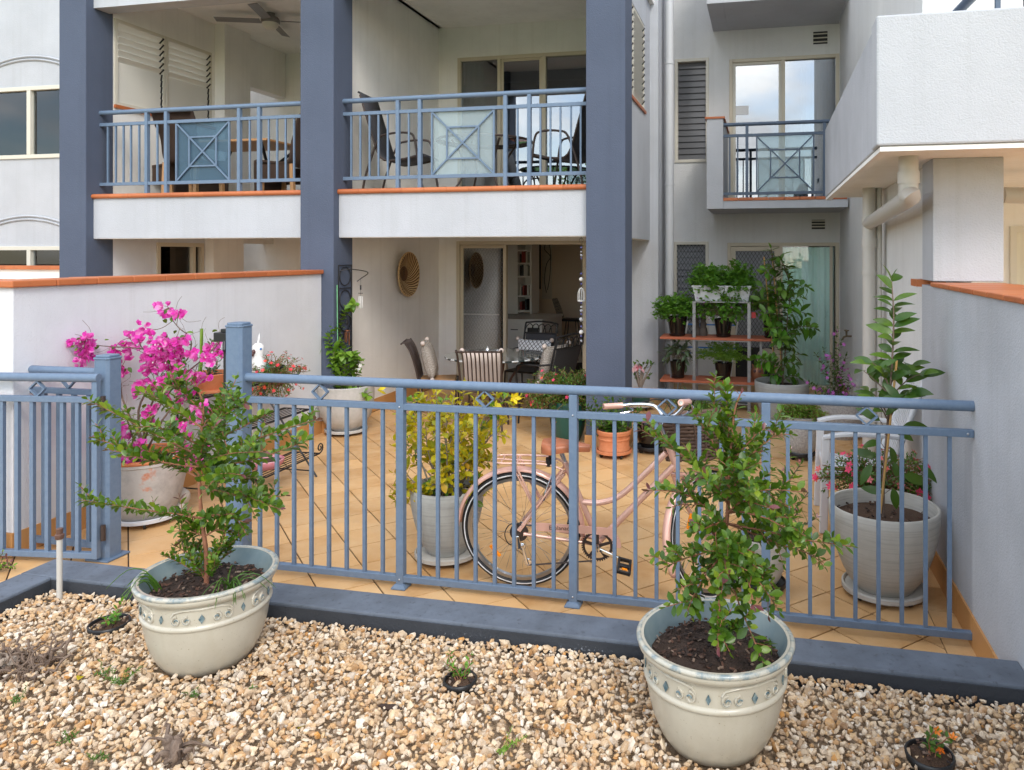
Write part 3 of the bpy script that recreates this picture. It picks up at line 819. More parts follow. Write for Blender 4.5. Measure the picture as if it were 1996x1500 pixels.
# upper left: parapet, louvres, pier, opening
panel(MB(), 'x', XL, -.2, YC1 - .01, 9.66, ZS, ZC, [(7.48, 9.10, 3.70, 4.74)]).build('side_wall', 'stucco_cream', BL)
MB().box(XL - 1.3, XL - 1.2, 9.0, 12, ZS, ZC).build('recess_wall', 'stucco_white', BL)
MB().box(XL - .02, XL + .16, 9.16, 9.70, ZS, ZC).build('pier', 'stucco_cream', BL)
MB().box(XL - .2, XL, 9.66, YR + .3, 4.45, ZC - .003).build('side_beam', 'stucco_cream', BL)
MB().box(XL - .19, XL + .03, 7.48, 9.14, 3.66, 3.70).build('sill_tile', 'cap_tile', BL)
def louvres(y0, y1, x, z0, z1, n, op, sgn, name='louvre_window'):
    fr_ = frame_rect(MB(), y0, y1, z0, z1, x, .04, -.05 * sgn, 'x').build(name, 'ivory_frame', BL)
    h = (z1 - z0 - .08) / n
    for k in range(n):
        z = z0 + .04 + h * (k + .5)
        a = op(k / (n - 1))
        MB().obox((x - .025 * sgn, (y0 + y1) / 2, z), (.008, y1 - y0 - .085, h * 1.12), Matrix.Rotation(sgn * a, 3, 'Y')).build('louvre_blade', 'louvre_white', fr_)
        MB().obox((x - .02 * sgn, y1 - .05, z), (.014, .022, h * 1.2), Matrix.Rotation(sgn * a, 3, 'Y')).build('blade_clip', 'iron', fr_)
    for yq in (y0 + .045, y1 - .045):
        MB().box(x - .05 * sgn - .004, x - .05 * sgn + .004, yq - .006, yq + .006, z0 + .05, z1 - .05).build('louvre_channel', 'iron', fr_)
opn = lambda t: rad(8) if t < .52 else rad(48)
louvres(7.49, 8.26, XL + .01, 3.70, 4.74, 12, opn, 1)
louvres(8.27, 9.09, XL + .01, 3.70, 4.74, 12, opn, 1)
panel(MB(), 'y', YR + .32, .2, XL - 1.3, XBAY - .2, ZS, ZC, [(-6.35, -5.0, ZS, 4.72)]).build('patio_wall', 'stucco_cream', BL)
frame_rect(MB(), -6.35, -5.0, ZS + .03, 4.72, YR + .3, .05, .1, mull=((-5.9, .05),)).build('door_frame', 'cream_frame', BL)
MB().box(-6.3, -5.05, YR + .35, YR + .356, ZS + .06, 4.68).build('pane', 'glass_mirror', BL)
MB().box(-6.6, -4.9, YR + 1.1, YR + 1.15, ZS, 5).build('blind', 'room_dark', BL)  # another dark board, in place of the unlit upper room
# building face further left, with arched mouldings over windows
YF = 9.25
W1_ = [(-11.75, -10.31, 3.36, 4.46), (-11.75, -10.31, 5.88, 7.0), (-11.75, -10.31, .95, 2.02)]
panel(MB(), 'y', YF, .25, -15, C1[0] - .3, 0, 7.4, W1_).build('facade_wall', 'stucco_white', BL)
MB().box(-15, C1[0] - .31, YF - .5, YF - .4, 0, 1.68).build('terrace_screen', 'stucco_cream', BL)
for k in range(12):
    MB().box(-13.2 + k * .4, -13.2 + k * .4 + .397, YF - .54, YF - .37, 1.68, 1.735).build('cap_tile', 'cap_tile', BL)
for (a, b, z0, z1) in W1_:
    fr_ = frame_rect(MB(), a, b, z0, z1, YF - .025, .06, .08, mull=(((a + b) / 2 + .04, .07),)).build('window', 'ivory_frame', BL, bevel=.004)
    for p, q in ((a + .06, (a + b) / 2 + .003), ((a + b) / 2 + .077, b - .06)):
        MB().box(p, q, YF + .03, YF + .036, z0 + .06, z1 - .06).build('pane', 'glass', fr_)
    n = 13
    for k in range(n):
        MB().obox((a + (b - a) * (k + .5) / n, YF + .12, (z0 + z1) / 2), ((b - a) / n * .96, .004, z1 - z0), Matrix.Rotation(rad(18), 3, 'Z')).build('blind_slat', 'screen_dark' if z0 > 2 else 'blind', fr_)
    if z0 < 5:
        c_ = (a + b) / 2; rr_ = 2.1; zc = z1 + .46 - rr_
        for q in (0, .05):
            MB().tube(arc((c_, YF - .005, zc), rr_ - q, rad(90 - 24), rad(90 + 24), 20), .018, 6).build('arch_moulding', 'stucco_white', BL, smooth=60)
MB().box(-12.5, -9.6, YF + .3, YF + .34, 0, 7.2).build('blind_backing', 'room_dark', BL)

# right end of the middle bay: return wall, upper side wall with louvres
XS, YW1, YCB = -1.37, 9.65, 10.98
XU = -1.478
MB().box(-1.85, XS, YW1, YCB + .2, .0, 6.4).build('return_wall', 'stucco_white', BL)
panel(MB(), 'x', XU, -.16, YC1 - .01, YW1, 2.085, 6.3, [(7.55, 9.22, 3.69, 4.76)]).build('side_wall', 'stucco_white', BL)
MB().box(XU - .155, XU - .002, YC1, YW1, 2.080, 2.084).build('soffit', 'ceiling', BL)
MB().box(XU - .15, XU + .02, 7.5, 9.24, 3.655, 3.69).build('sill_tile', 'cap_tile', BL)
louvres(7.56, 8.38, XU - .005, 3.69, 4.76, 12, lambda t: rad(42), 1)
louvres(8.40, 9.21, XU - .005, 3.69, 4.76, 12, lambda t: rad(42), 1)
skirt(BL, 'y', YW1, -1.84, XS, -1, 2)

# courtyard back wall
XC1 = 1.03
H_ = [(-1.325, -.815, .62, 2.085), (-.542, 1.018, -.1, 2.065), (-1.31, -.81, 3.25, 4.78), (-.515, 1.02, ZS + .03, 4.735)]
panel(MB(), 'y', YCB, .2, XS, XC1, 0, 6.4, H_).build('courtyard_wall', 'stucco_grey_lifted', BL)
def slatwin(a, b, z0, z1, mat, mesh):
    fr_ = frame_rect(MB(), a, b, z0, z1, YCB - .02, .045, .08).build('louvre_window', 'ivory_frame', BL, bevel=.004)
    n = int((z1 - z0) / .092); h = (z1 - z0 - .09) / n
    for k in range(n):
        MB().obox(((a + b) / 2, YCB + .055, z0 + .045 + h * (k + .5)), (b - a - .092, .007, h * 1.1), Matrix.Rotation(rad(-14), 3, 'X')).build('louvre_blade', mat, fr_)
    MB().box(a, b, YCB + .1, YCB + .12, z0, z1).build('backing', 'room_dark', fr_)
    if mesh: diamond(MB(), a + .045, b - .045, z0 + .045, z1 - .045, YCB + .004, .085).build('security_mesh', 'iron', fr_)
slatwin(-1.325, -.815, .62, 2.085, 'blind', True)
slatwin(-1.31, -.81, 3.25, 4.78, 'louvre_glass', False)
fr_ = frame_rect(MB(), -.542, 1.018, -.02, 2.065, YCB - .012, .05, .12, mull=((.215, .05),)).build('door_frame', 'cream_frame', BL, bevel=.004)
lf = frame_rect(MB(), -.49, .19, .03, 2.01, YCB + .0, .065, .04).build('screen_leaf', 'cream_frame', BL, bevel=.003)
MB().box(-.43, .13, YCB + .03, YCB + .036, .09, 1.95).build('flyscreen', 'blind', lf)
diamond(MB(), -.43, .13, .09, 1.95, YCB + .015, .085).build('security_mesh', 'iron', lf)
MB().box(-.43, .13, YCB + .014, YCB + .017, .09, .55).build('kick_panel', 'iron', lf)
MB().lathe([(.145, 0), (.145, .012)], 24).xf(Matrix.Translation((.02, YCB + .010, .40)) @ Matrix.Rotation(rad(90), 4, 'X')).build('pet_door', 'figurine_stone', lf)
MB().box(.241, .967, YCB + .04, YCB + .046, .03, 2.014).build('pane', 'glass_green', fr_)
curtain(MB(), .235, .95, .01, 2.0, YCB + .085, amp=.022).build('curtain', 'curtain_teal', fr_, smooth=80)
MB().box(.89, .93, YCB + .005, YCB + .035, .03, 2.01).build('stile', 'cream_frame', fr_)
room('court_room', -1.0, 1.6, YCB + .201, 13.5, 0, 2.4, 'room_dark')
fr_ = frame_rect(MB(), -.515, 1.02, ZS + .03, 4.735, YCB - .012, .05, .12, mull=((.25, .05),)).build('door_frame', 'cream_frame', BL, bevel=.004)
frame_rect(MB(), -.465, .225, ZS + .08, 4.685, YCB + .02, .04, .035).build('sliding_leaf', 'ivory_frame', BL)
for a, b in ((-.464, .224), (.276, .969)):
    MB().box(a, b, YCB + .04, YCB + .046, ZS + .08, 4.684).build('pane', 'glass_mirror', fr_)
MB().box(-.43, -.24, YCB + .034, YCB + .036, 3.93, 4.06).build('sticker', 'white_line', fr_)
curtain(MB(), .50, .75, ZS + .05, 4.66, YCB + .16, seed=3).build('curtain', 'room_white', fr_, smooth=80)
curtain(MB(), .70, .96, ZS + .05, 4.66, YCB + .13, seed=5).build('curtain', 'curtain_cream', fr_, smooth=80)
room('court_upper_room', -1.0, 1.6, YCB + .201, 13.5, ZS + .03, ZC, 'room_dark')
for (a, b) in ((PY(1585, 62, YCB), PY(1613, 85, YCB)), (PY(1582, 428, YCB), PY(1608, 446, YCB))):
    x0_, x1_, z1_, z0_ = a.x - .02, b.x + .02, a.z + .02, b.z - .02
    vt = frame_rect(MB(), x0_, x1_, z0_, z1_, YCB - .012, .02, .012).build('vent_grille', 'stucco_grey_lifted', BL)
    for k in range(3):
        z = z0_ + .035 + k * (z1_ - z0_ - .05) / 3
        MB().obox(((x0_ + x1_) / 2, YCB - .006, z + .02), (x1_ - x0_ - .04, .02, .012), Matrix.Rotation(rad(35), 3, 'X')).build('vent_blade', 'ivory_frame', vt)
    MB().box(x0_ + .02, x1_ - .02, YCB - .003, YCB - .001, z0_ + .02, z1_ - .02).build('vent_dark', 'screen_dark', vt)
# small courtyard balconies (one at eye height, the next above)
def small_balcony(z, rail):
    sb2 = MB().box(-.535, XC1 - .02, 9.75, YCB - .001, z - .11, z - .01).build('balcony_slab', 'stucco_white', BL)
    MB().box(-.75, -.5352, 9.75, YCB - .001, z - .112, z + 1.06).build('balcony_parapet', 'stucco_white', BL, bevel=.006)
    MB().box(-.77, -.515, 9.735, YCB - .001, z + 1.06, z + 1.085).build('cap_tile', 'cap_tile', BL)
    for k in range(8):
        MB().box(-.533 + k * .192, -.533 + k * .192 + .189, 9.738, 9.95, z - .01, z + .03).build('edge_tile', 'cap_tile', sb2, bevel=.006)
    return sb2
small_balcony(2.60, True); small_balcony(5.27, False)

# right wing: side wall of the courtyard, upper balcony, white pier
MB().box(XC1, XC1 + .25, 5.335, YCB + .2, 0.0, 6.4).build('wing_wall', 'stucco_grey_lifted', BL)
MB().box(XC1 + .10, XC1 + .25, 5.12, 5.335, 0.0, 2.47).build('wing_recess', 'stucco_side', BL)
MB().box(.955, XC1 + .1, 5.125, 5.33, 1.69, 1.735).build('sill_tile', 'cap_tile', BL)
MB().box(XC1 + .2, 6, 7.05, 7.25, -.01, 6.4).build('wing_front_wall', 'stucco_cream', BL)
MB().box(.987, 1.379, 4.805, 5.12, 1.736, 2.478).build('pier', 'stucco_white', BL, bevel=.006)
bb = MB()
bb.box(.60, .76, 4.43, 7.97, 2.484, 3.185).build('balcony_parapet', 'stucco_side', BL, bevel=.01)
MB().box(.585, 6, 4.232, 4.43, 2.484, 3.188).build('balcony_parapet', 'stucco_white', BL, bevel=.012)
MB().box(.62, 6, 4.26, 7.95, 2.478, 2.60).build('balcony_soffit', 'ceiling', BL)
MB().box(.605, 6, 4.245, 4.30, 2.455, 2.479).build('drip_edge', 'stucco_cream', BL)
MB().box(.605, .66, 4.30, 7.95, 2.455, 2.479).build('drip_edge', 'stucco_cream', BL)
# window of the next terrace
pw = PY(1968, 440, 7.05)
fr_ = frame_rect(MB(), pw.x, pw.x + 1.8, -.02, 2.14, 7.03, .05, .06).build('door_frame', 'ivory_frame', BL)
curtain(MB(), pw.x + .05, pw.x + 1.7, 0, 2.1, 7.04, amp=.004).build('curtain', 'curtain_cream', fr_, smooth=80)
pu = PY(1832, 10, 7.05)
fr_ = frame_rect(MB(), pu.x, pu.x + 2.0, ZS, 4.72, 7.03, .05, .06).build('door_frame', 'ivory_frame', BL)
curtain(MB(), pu.x + .05, pu.x + .25, ZS, 4.7, 7.04, amp=.004).build('curtain', 'curtain_teal', fr_, smooth=80)
# balcony handrail glimpsed above the parapet
rp = MB(); za = 3.36
rp.tube([(1.16, 4.33, za), (6, 4.33, za)], .03, 10); rp.tube([(1.16, 4.33, za), (1.02, 6.9, za)], .03, 10)
rr = rp.build('balcony_railing', 'rail_dark', BL, smooth=50)
for k in range(9): MB().box(1.2 + k * .14, 1.225 + k * .14, 4.32, 4.345, 3.185, za).build('baluster', 'rail_dark', rr)

# railings of the two big balconies
def railing(pxposts, pxpanel, pxbal, x0, x1, Y, zb, zm, zt, mat, gmat, foot, tube_r=.027):
    top = MB().tube([(x0, Y, zt), (x1, Y, zt)], tube_r, 12).build('balcony_railing', mat, BL, smooth=60)
    MB().box(x0, x1, Y - .016, Y + .016, zm - .018, zm + .018).build('mid_rail', mat, top)
    MB().box(x0, x1, Y - .016, Y + .016, zb - .018, zb + .018).build('bottom_rail', mat, top)
    X_ = lambda p: PY(p, 300, Y).x
    for p in pxposts: MB().box(X_(p) - .019, X_(p) + .019, Y - .022, Y + .022, foot, zt - .02).build('post', mat, top)
    for p in pxbal: MB().box(X_(p) - .009, X_(p) + .009, Y - .009, Y + .009, zb + .018, zm - .018).build('baluster', mat, top)
    a, b = X_(pxpanel[0]), X_(pxpanel[1]); z0, z1 = zb + .018, zm - .018; cx, cz = (a + b) / 2, (z0 + z1) / 2
    q = MB(); w_ = .016
    q.box(a - .009, a + .009, Y - .009, Y + .009, z0, z1).box(b - .009, b + .009, Y - .009, Y + .009, z0, z1)
    q.bar((a, Y, z0), (b, Y, z1), w_, .014, up=(0, 1, 0)).bar((a, Y - .001, z1), (b, Y - .001, z0), w_, .014, up=(0, 1, 0))
    hx, hz = (b - a) * .255, (z1 - z0) * .25
    for p, r_ in (((-1, -1), (1, -1)), ((1, -1), (1, 1)), ((1, 1), (-1, 1)), ((-1, 1), (-1, -1))):
        q.bar((cx + p[0] * hx, Y + .001, cz + p[1] * hz), (cx + r_[0] * hx, Y + .001, cz + r_[1] * hz), w_, .013, up=(0, 1, 0))
    q.build('cross_panel', mat, top)
    MB().box(a + .01, b - .01, Y + .014, Y + .018, z0, z1).build('infill_pane', gmat, top)
ZF = ZS + .05
railing((287, 325, 467, 506), (344, 447), (210.5, 226, 241, 255.5, 271.5, 307, 487, 524, 540.5, 557, 573.5), PX(195, 200, C1[1]).x + .0, C2[0], 7.30, 2.72, 3.42, 3.56, 'rail_blue', 'frosted_blue', ZF)
railing((776, 819, 985.5, 1032), (842, 963), (685, 702.6, 720.6, 738, 756, 797, 1009, 1053.6, 1073, 1092.5, 1113, 1132), C2[1], C3[0], 7.30, 2.72, 3.42, 3.56, 'rail_blue', 'frosted', ZF)
Y_ = 9.80
railing((1456, 1607), (1475, 1586), (1422.6, 1438), -.535, .80, Y_, PY(1500, 376, Y_).z, PY(1500, 262, Y_).z, PY(1500, 240, Y_).z, 'rail_dark', 'frosted', 2.63, .024)

# downpipes
def pipe(pts, r, name='downpipe', mat='white_pvc', collars=()):
    p_ = MB().tube(pts, r, 18).build(name, mat, BL, smooth=50)
    for c_, dz, k in collars: MB().lathe([(r * 1.12, 0), (r * 1.12, dz)], 18, c_).build('collar', mat, p_, smooth=40)
    return p_
pp = PX(1299.5, 400, -1.30)
px0 = (-1.262, pp.y)
pipe([(px0[0], px0[1], .0), (px0[0], px0[1], 6.4)], .058, collars=[((px0[0], px0[1], z), .025, 0) for z in (.75, 2.82, 4.45)])
A = V((.885, 6.85)); 
pipe([(A.x, A.y, 0), (A.x, A.y, 2.48)], .056, mat='pipe_cream', collars=[((A.x, A.y, 1.96), .08, 0), ((A.x, A.y, 2.16), .07, 0), ((A.x, A.y, 1.72), .03, 0)])
pipe([(.968, 6.86, 0), (.968, 6.86, 2.48)], .026, mat='pipe_cream', collars=[((.968, 6.86, 1.70), .03, 0)])
e0 = G(1771, 305, 2.478); 
el = smoothpath([e0 + V((0, 0, .0)), e0 + V((0, 0, -.18)), e0 + V((.0, .03, -.225)), e0 + V((.01, .10, -.245)), V((A.x, A.y, 2.17))], 5)
pipe(el, .056, mat='pipe_cream', name='elbow_pipe', collars=[(e0 + V((0, 0, -.16)), .07, 0)])
pq = PY(1957, 380, 5.6); 
pipe(smoothpath([pq + V((0, 0, 0)), pq + V((.22, 0, .0)), pq + V((.30, 0, .06)), pq + V((.31, 0, .2)), pq + V((.31, 0, .5))], 4), .056, mat='pipe_cream', name='elbow_pipe')
# tap and meter box on the courtyard wall
tp = PX(1660, 655, XC1)
t_ = MB().tube([(tp.x, tp.y, tp.z), (tp.x - .07, tp.y, tp.z)], .011, 8).tube(smoothpath([(tp.x - .05, tp.y, tp.z), (tp.x - .09, tp.y, tp.z - .01), (tp.x - .11, tp.y, tp.z - .05)], 4), .011, 8)
t_.tube([(tp.x - .06, tp.y, tp.z), (tp.x - .06, tp.y, tp.z + .06)], .012, 8).ball((tp.x - .06, tp.y, tp.z + .065), .016, 8, 6)
t_.bar((tp.x - .09, tp.y, tp.z + .07), (tp.x - .03, tp.y, tp.z + .07), .012)
t_.build('garden_tap', 'brass', BL, smooth=50)
mb_ = PX(1673, 762, XC1)
MB().box(XC1 - .07, XC1, mb_.y - .12, mb_.y + .12, mb_.z - .10, mb_.z + .10).build('meter_box', 'pipe_cream', BL, bevel=.01)
# ------------------------------------------------------------------ terrace side walls
LW = thing('garden_wall', 'white rendered terrace wall with orange cap tiles beside the gate', 'wall', (-4.75, 5.4, 0))
XW, YW0 = -4.618, 3.776
MB().box(XW - .2, XW, YW0, 7.10, 0.0, 1.69).box(-8, XW - .2, YW0, YW0 + .2, 0, 1.69).build('wall', 'stucco_white_lifted', LW, bevel=.006)
n = 11; L_ = (7.10 - YW0 + .03) / n
for k in range(n):
    y = YW0 - .03 + k * L_
    MB().box(XW - .235, XW + .03, y + .002, y + L_ - .002, 1.69, 1.735 + rnd(-.002, .002)).build('cap_tile', 'cap_tile', LW, bevel=.008)
for k in range(9):
    MB().box(XW - .24 - .3 * (k + 1) + .002, XW - .24 - .3 * k - .002, YW0 - .03, YW0 + .23, 1.69, 1.735).build('cap_tile', 'cap_tile', LW, bevel=.008)
skirt(LW, 'x', XW, YW0, 7.10, 1)
skirt(LW, 'y', YW0, -6.4, XW + .011, -1)
RW = thing('garden_wall', 'grey rendered terrace wall where the blue fence ends, orange tiles on top', 'wall', (1.1, 4.4, 0))
XR = .985
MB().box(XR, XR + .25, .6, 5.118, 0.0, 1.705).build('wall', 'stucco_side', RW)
y = 4.802
while y > .7:
    MB().box(XR - .015, XR + (.40 if y > 4.2 else .27), y - .235 + .002, y - .002, 1.705, 1.731 + rnd(-.0015, .0015)).build('cap_tile', 'cap_tile', RW, bevel=.006); y -= .235
skirt(RW, 'x', XR, 3.26, 5.12, -1)
skirt(RW, 'x', XC1 + .001, 5.34, 10.97, -1)

# ------------------------------------------------------------------ fence and gate
FY = 3.90
FN = thing('fence', 'blue metal fence with round top rail and small diamonds along the terrace edge', 'fence', (-1.0, FY, 0))
MB().tube([(-3.055, FY, 1.164), (XR - .001, FY, 1.164)], .0265, 16).build('top_rail', 'rail_blue', FN, smooth=50)
MB().box(-3.05, XR - .002, FY - .018, FY + .018, 1.014, 1.050).build('mid_rail', 'rail_blue', FN, bevel=.003)
MB().box(-3.05, XR - .002, FY - .018, FY + .018, .036, .072).build('bottom_rail', 'rail_blue', FN, bevel=.003)
PXS = [-3.06, -2.030, -1.014, .002, XR]
bal = MB().box(-.0095, .0095, -.0095, .0095, 0, .944).mesh('baluster', 'rail_blue')
dm = MB()
for k in range(4):
    a = k * math.pi / 2; b = a + math.pi / 2
    dm.bar((.050 * math.cos(a), 0, .046 * math.sin(a)), (.050 * math.cos(b), 0, .046 * math.sin(b)), .022, .008, up=(math.cos((a + b) / 2), 0, math.sin((a + b) / 2)))
dmm = dm.mesh('diamond', 'rail_blue')
for i in range(4):
    a, b = PXS[i], PXS[i + 1]
    for k in range(1, 9):
        inst('baluster', bal, FN, loc=V((a + (b - a) * k / 9, FY, .071)) - wloc(FN))
    inst('diamond', dmm, FN, loc=V(((a + b) / 2, FY, 1.095)) - wloc(FN))
for x in PXS[1:4]:
    MB().box(x - .0225, x + .0225, FY - .0225, FY + .0225, .012, 1.142).build('post', 'rail_blue', FN, bevel=.003)
    ft = MB().lathe([(.062, 0), (.062, .008), (.045, .022), (.034, .026)], 4).xf(Matrix.Translation((x, FY, .001)) @ Matrix.Rotation(rad(45), 4, 'Z') )
    ft.build('foot_plate', 'rail_blue', FN, bevel=.006)
    MB().ball((x, FY - .0225, .054), .006, 8, 6).ball((x, FY - .0225, 1.032), .006, 8, 6).build('bolt', 'steel', FN, smooth=60)
for x in (-3.035, .955):
    MB().ball((x, FY - .0185, 1.032), .006, 8, 6).build('bolt', 'steel', FN, smooth=60)
def octa(mb, x, y, w_, z0, z1, ch=.28):
    h = w_ / 2; c = h * (1 - ch * 2 * .5)
    p = [(h, -c), (h, c), (c, h), (-c, h), (-h, c), (-h, -c), (-c, -h), (c, -h)]
    return mb.prism([V((x + a, y + b, z0)) for a, b in p], (0, 0, z1 - z0))
for x, zt in ((-3.090, 1.465), (-4.032, 1.245)):
    octa(MB(), x, FY, .115, .012, zt).build('gate_post', 'rail_blue', FN, bevel=.003)
    octa(octa(MB(), x, FY, .124, zt, zt + .012), x, FY, .105, zt + .012, zt + .026).build('post_cap', 'rail_blue', FN, bevel=.004)
    MB().box(x - .085, x + .085, FY - .085, FY + .085, .001, .014).build('foot_plate', 'rail_blue', FN, bevel=.004)
lt = MB().box(-3.175, -3.15, FY - .03, FY + .02, .80, 1.40).build('gate_latch', 'black_plastic', FN, bevel=.004)
MB().box(-3.235, -3.14, FY - .04, FY + .01, 1.375, 1.43).box(-3.195, -3.15, FY - .03, FY, 1.43, 1.452).tube([(-3.16, FY - .035, 1.38), (-3.15, FY - .05, 1.33), (-3.145, FY - .03, 1.30)], .012, 8).build('latch_head', 'black_plastic', lt, bevel=.005)
# short fixed panel between wall and hinge post
x0_, x1_ = XW + .001, -4.085
sp_ = MB().tube([(x0_, FY, 1.158), (x1_, FY, 1.158)], .0265, 14).build('side_panel', 'rail_blue', FN, smooth=50)
MB().box(x0_, x1_, FY - .016, FY + .016, 1.012, 1.046).build('mid_rail', 'rail_blue', sp_)
MB().box(x0_, x1_, FY - .016, FY + .016, .052, .088).build('bottom_rail', 'rail_blue', sp_)
for k in range(4):
    x = x0_ + (x1_ - x0_) * (k + .85) / 4.6
    MB().box(x - .012, x + .012, FY - .012, FY + .012, .088, 1.012).build('baluster', 'rail_blue', sp_)
inst('diamond', dmm, sp_, loc=V((-4.33, FY, 1.095)) - wloc(FN))
# the gate, swung right open outwards
GT = thing('gate', 'open blue metal gate folded back against the white wall', 'gate', (-3.985, 3.79, 0), rad(180 + 7.5))
MB().tube([(.0, 0, 1.142), (.93, 0, 1.142)], .0265, 14).build('top_rail', 'rail_blue', GT, smooth=50, world=False)
MB().box(0.03, .93, -.018, .018, .992, 1.028).build('mid_rail', 'rail_blue', GT, world=False, bevel=.003)
MB().box(0.03, .93, -.018, .018, .040, .076).build('bottom_rail', 'rail_blue', GT, world=False, bevel=.003)
MB().box(0, .035, -.0175, .0175, .038, 1.118).build('stile', 'rail_blue', GT, world=False, bevel=.003)
MB().box(.93, .965, -.0175, .0175, .038, 1.118).build('stile', 'rail_blue', GT, world=False, bevel=.003)
for k in range(1, 9):
    x = .035 + .895 * k / 9
    MB().box(x - .012, x + .012, -.012, .012, .076, .992).build('baluster', 'rail_blue', GT, world=False)
for x in (.40,):
    inst('diamond', dmm, GT, loc=V((x, 0, 1.072)))
for z in (.19, .98):
    MB().tube([(-.02, -.01, z - .045), (-.02, -.01, z + .05)], .014, 8).build('hinge', 'bronze_metal', GT, world=False, smooth=50)

# ------------------------------------------------------------------ bicycle
rc = G(1018, 1140); fc = V((-.271, 4.19, 0))
dirv = (fc - rc); ang = math.atan2(dirv.y, dirv.x)
BK = thing('bicycle', 'rose gold step-through bicycle with tan saddle leaning behind the blue fence', 'bicycle', (rc.x, rc.y, 0.0))
BK.rotation_mode = 'QUATERNION'
BK.rotation_quaternion = Quaternion((0, 0, 1), ang) @ Quaternion((1, 0, 0), rad(7))
WR = .343; HX = 1.095
def wheel(parent_name, Mx, steer=None):
    base = MB().tube(arc((0, 0, 0), WR - .019, 0, 2 * math.pi, 64)[:-1], .019, 10, closed=True)
    tyre = base.xf(Mx).build(parent_name, 'rubber', BK, smooth=60, world=False)
    for s_ in (-1, 1):
        MB().tube(arc((0, s_ * .0165, 0), WR - .020, 0, 2 * math.pi, 64)[:-1], .0042, 6, closed=True).xf(Mx).build('white_stripe', 'white_line', tyre, smooth=60, world=False)
    pr_ = []
    rimb = MB()
    sec = [(-.013, .305), (.013, .305), (.012, .288), (-.012, .288)]
    n = 64; b0 = len(rimb.v)
    for i in range(n):
        a = 2 * math.pi * i / n
        for y, r in sec: rimb.v.append(V((r * math.cos(a), y, r * math.sin(a))))
    for i in range(n):
        for k in range(4):
            a = i * 4 + k; b = i * 4 + (k + 1) % 4; c = ((i + 1) % n) * 4 + (k + 1) % 4; d = ((i + 1) % n) * 4 + k
            rimb.f.append((a, d, c, b))
    rimb.xf(Mx).build('rim', 'steel', tyre, smooth=40, world=False)
    sp = MB()
    for i in range(36):
        a = 2 * math.pi * i / 36; y = .028 if i % 2 else -.028
        b = a + (1.2 if (i // 2) % 2 else -1.2)
        sp.tube([(.02 * math.cos(b), y, .02 * math.sin(b)), (.289 * math.cos(a), 0, .289 * math.sin(a))], .0011, 4, cap=False)
    sp.xf(Mx).build('spokes', 'chrome', tyre, world=False)
    MB().lathe([(.019, -.035), (.026, -.034), (.026, -.028), (.014, -.024), (.014, .024), (.026, .028), (.026, .034), (.019, .035)], 16).xf(Mx @ Matrix.Rotation(rad(90), 4, 'X')).build('hub', 'chrome', tyre, smooth=40, world=False)
    a = rad(222) if parent_name == 'rear_wheel' else rad(150)
    MB().obox((.20 * math.cos(a), -.012, .20 * math.sin(a)), (.018, .012, .085), Matrix.Rotation(-(a + 0), 3, 'Y')).xf(Mx).build('reflector', 'orange_reflector', tyre, world=False, bevel=.004)
    return tyre
RH = V((0, 0, WR))
wheel('rear_wheel', Matrix.Translation(RH))
BBp = V((.445, 0, .285)); HT = V((.835, 0, .870)); HB = V((.885, 0, .735)); FH = V((HX, 0, WR)); ST = V((.262, 0, .745))
mid = BBp.lerp(ST, .50)
fr = MB()
fr.tube([BBp, ST], .0165, 12)
fr.tube([HB + (HB - HT) * .10, HT], .0205, 14)
fr.tube([HB + V((-.012, 0, .012)), BBp], .0185, 12)
fr.tube(smoothpath([mid, mid + V((.10, 0, .0)), mid + V((.20, 0, .035)), mid + V((.30, 0, .12)), HT + V((-.01, 0, -.055))], 6), .0165, 12)
for s_ in (-1, 1):
    fr.tube([BBp + V((-.02, .03 * s_, 0)), RH + V((.03, .06 * s_, 0))], .010, 8)
    fr.tube([ST + V((.0, .02 * s_, -.06)), RH + V((.0, .06 * s_, .02))], .009, 8)
fr.tube([BBp + V((0, -.035, 0)), BBp + V((0, .035, 0))], .024, 14)
fr.build('frame', 'copper_paint', BK, smooth=50, world=False)
# rear mudguard
def mudguard(name, Mx, a0, a1, par):
    g = MB(); n = 40; R_ = WR + .014
    for i in range(n + 1):
        a = a0 + (a1 - a0) * i / n
        for k in range(7):
            t = (k - 3) / 3; y = .028 * t; r = R_ + .012 - .020 * abs(t) ** 2.2
            g.v.append(V((r * math.cos(a), y, r * math.sin(a))))
    for i in range(n):
        for k in range(6):
            p = i * 7 + k; g.f.append((p, p + 7, p + 8, p + 1))
    o = g.xf(Mx).build(name, 'copper_flat', par, smooth=70, world=False)
    m_ = o.modifiers.new('solid', 'SOLIDIFY'); m_.thickness = .0018
    return o
mudguard('rear_mudguard', Matrix.Translation(RH), rad(-8), rad(178), BK)
# rear rack
rk = MB(); zr = .752
loop = smoothpath([(.26, -.045, zr - .035), (.16, -.055, zr), (-.08, -.06, zr), (-.135, -.035, zr), (-.135, .035, zr), (-.08, .06, zr), (.16, .055, zr), (.26, .045, zr - .035)], 5)
rk.tube(loop, .006, 8); rk.tube([(-.13, 0, zr), (.22, 0, zr - .01)], .005, 8)
for x in (-.09, .0, .09): rk.tube([(x, -.058, zr), (x, .058, zr)], .005, 8)
for s_ in (-1, 1):
    rk.tube([(-.01, .058 * s_, zr), (.105, .064 * s_, .50)], .0065, 8); rk.tube([(-.03, .058 * s_, zr), (.095, .064 * s_, .50)], .005, 8)
    rk.tube([(.26, .045 * s_, zr - .035), (.01, .066 * s_, .36)], .0065, 8)
rk.build('rear_rack', 'copper_paint', BK, smooth=50, world=False)
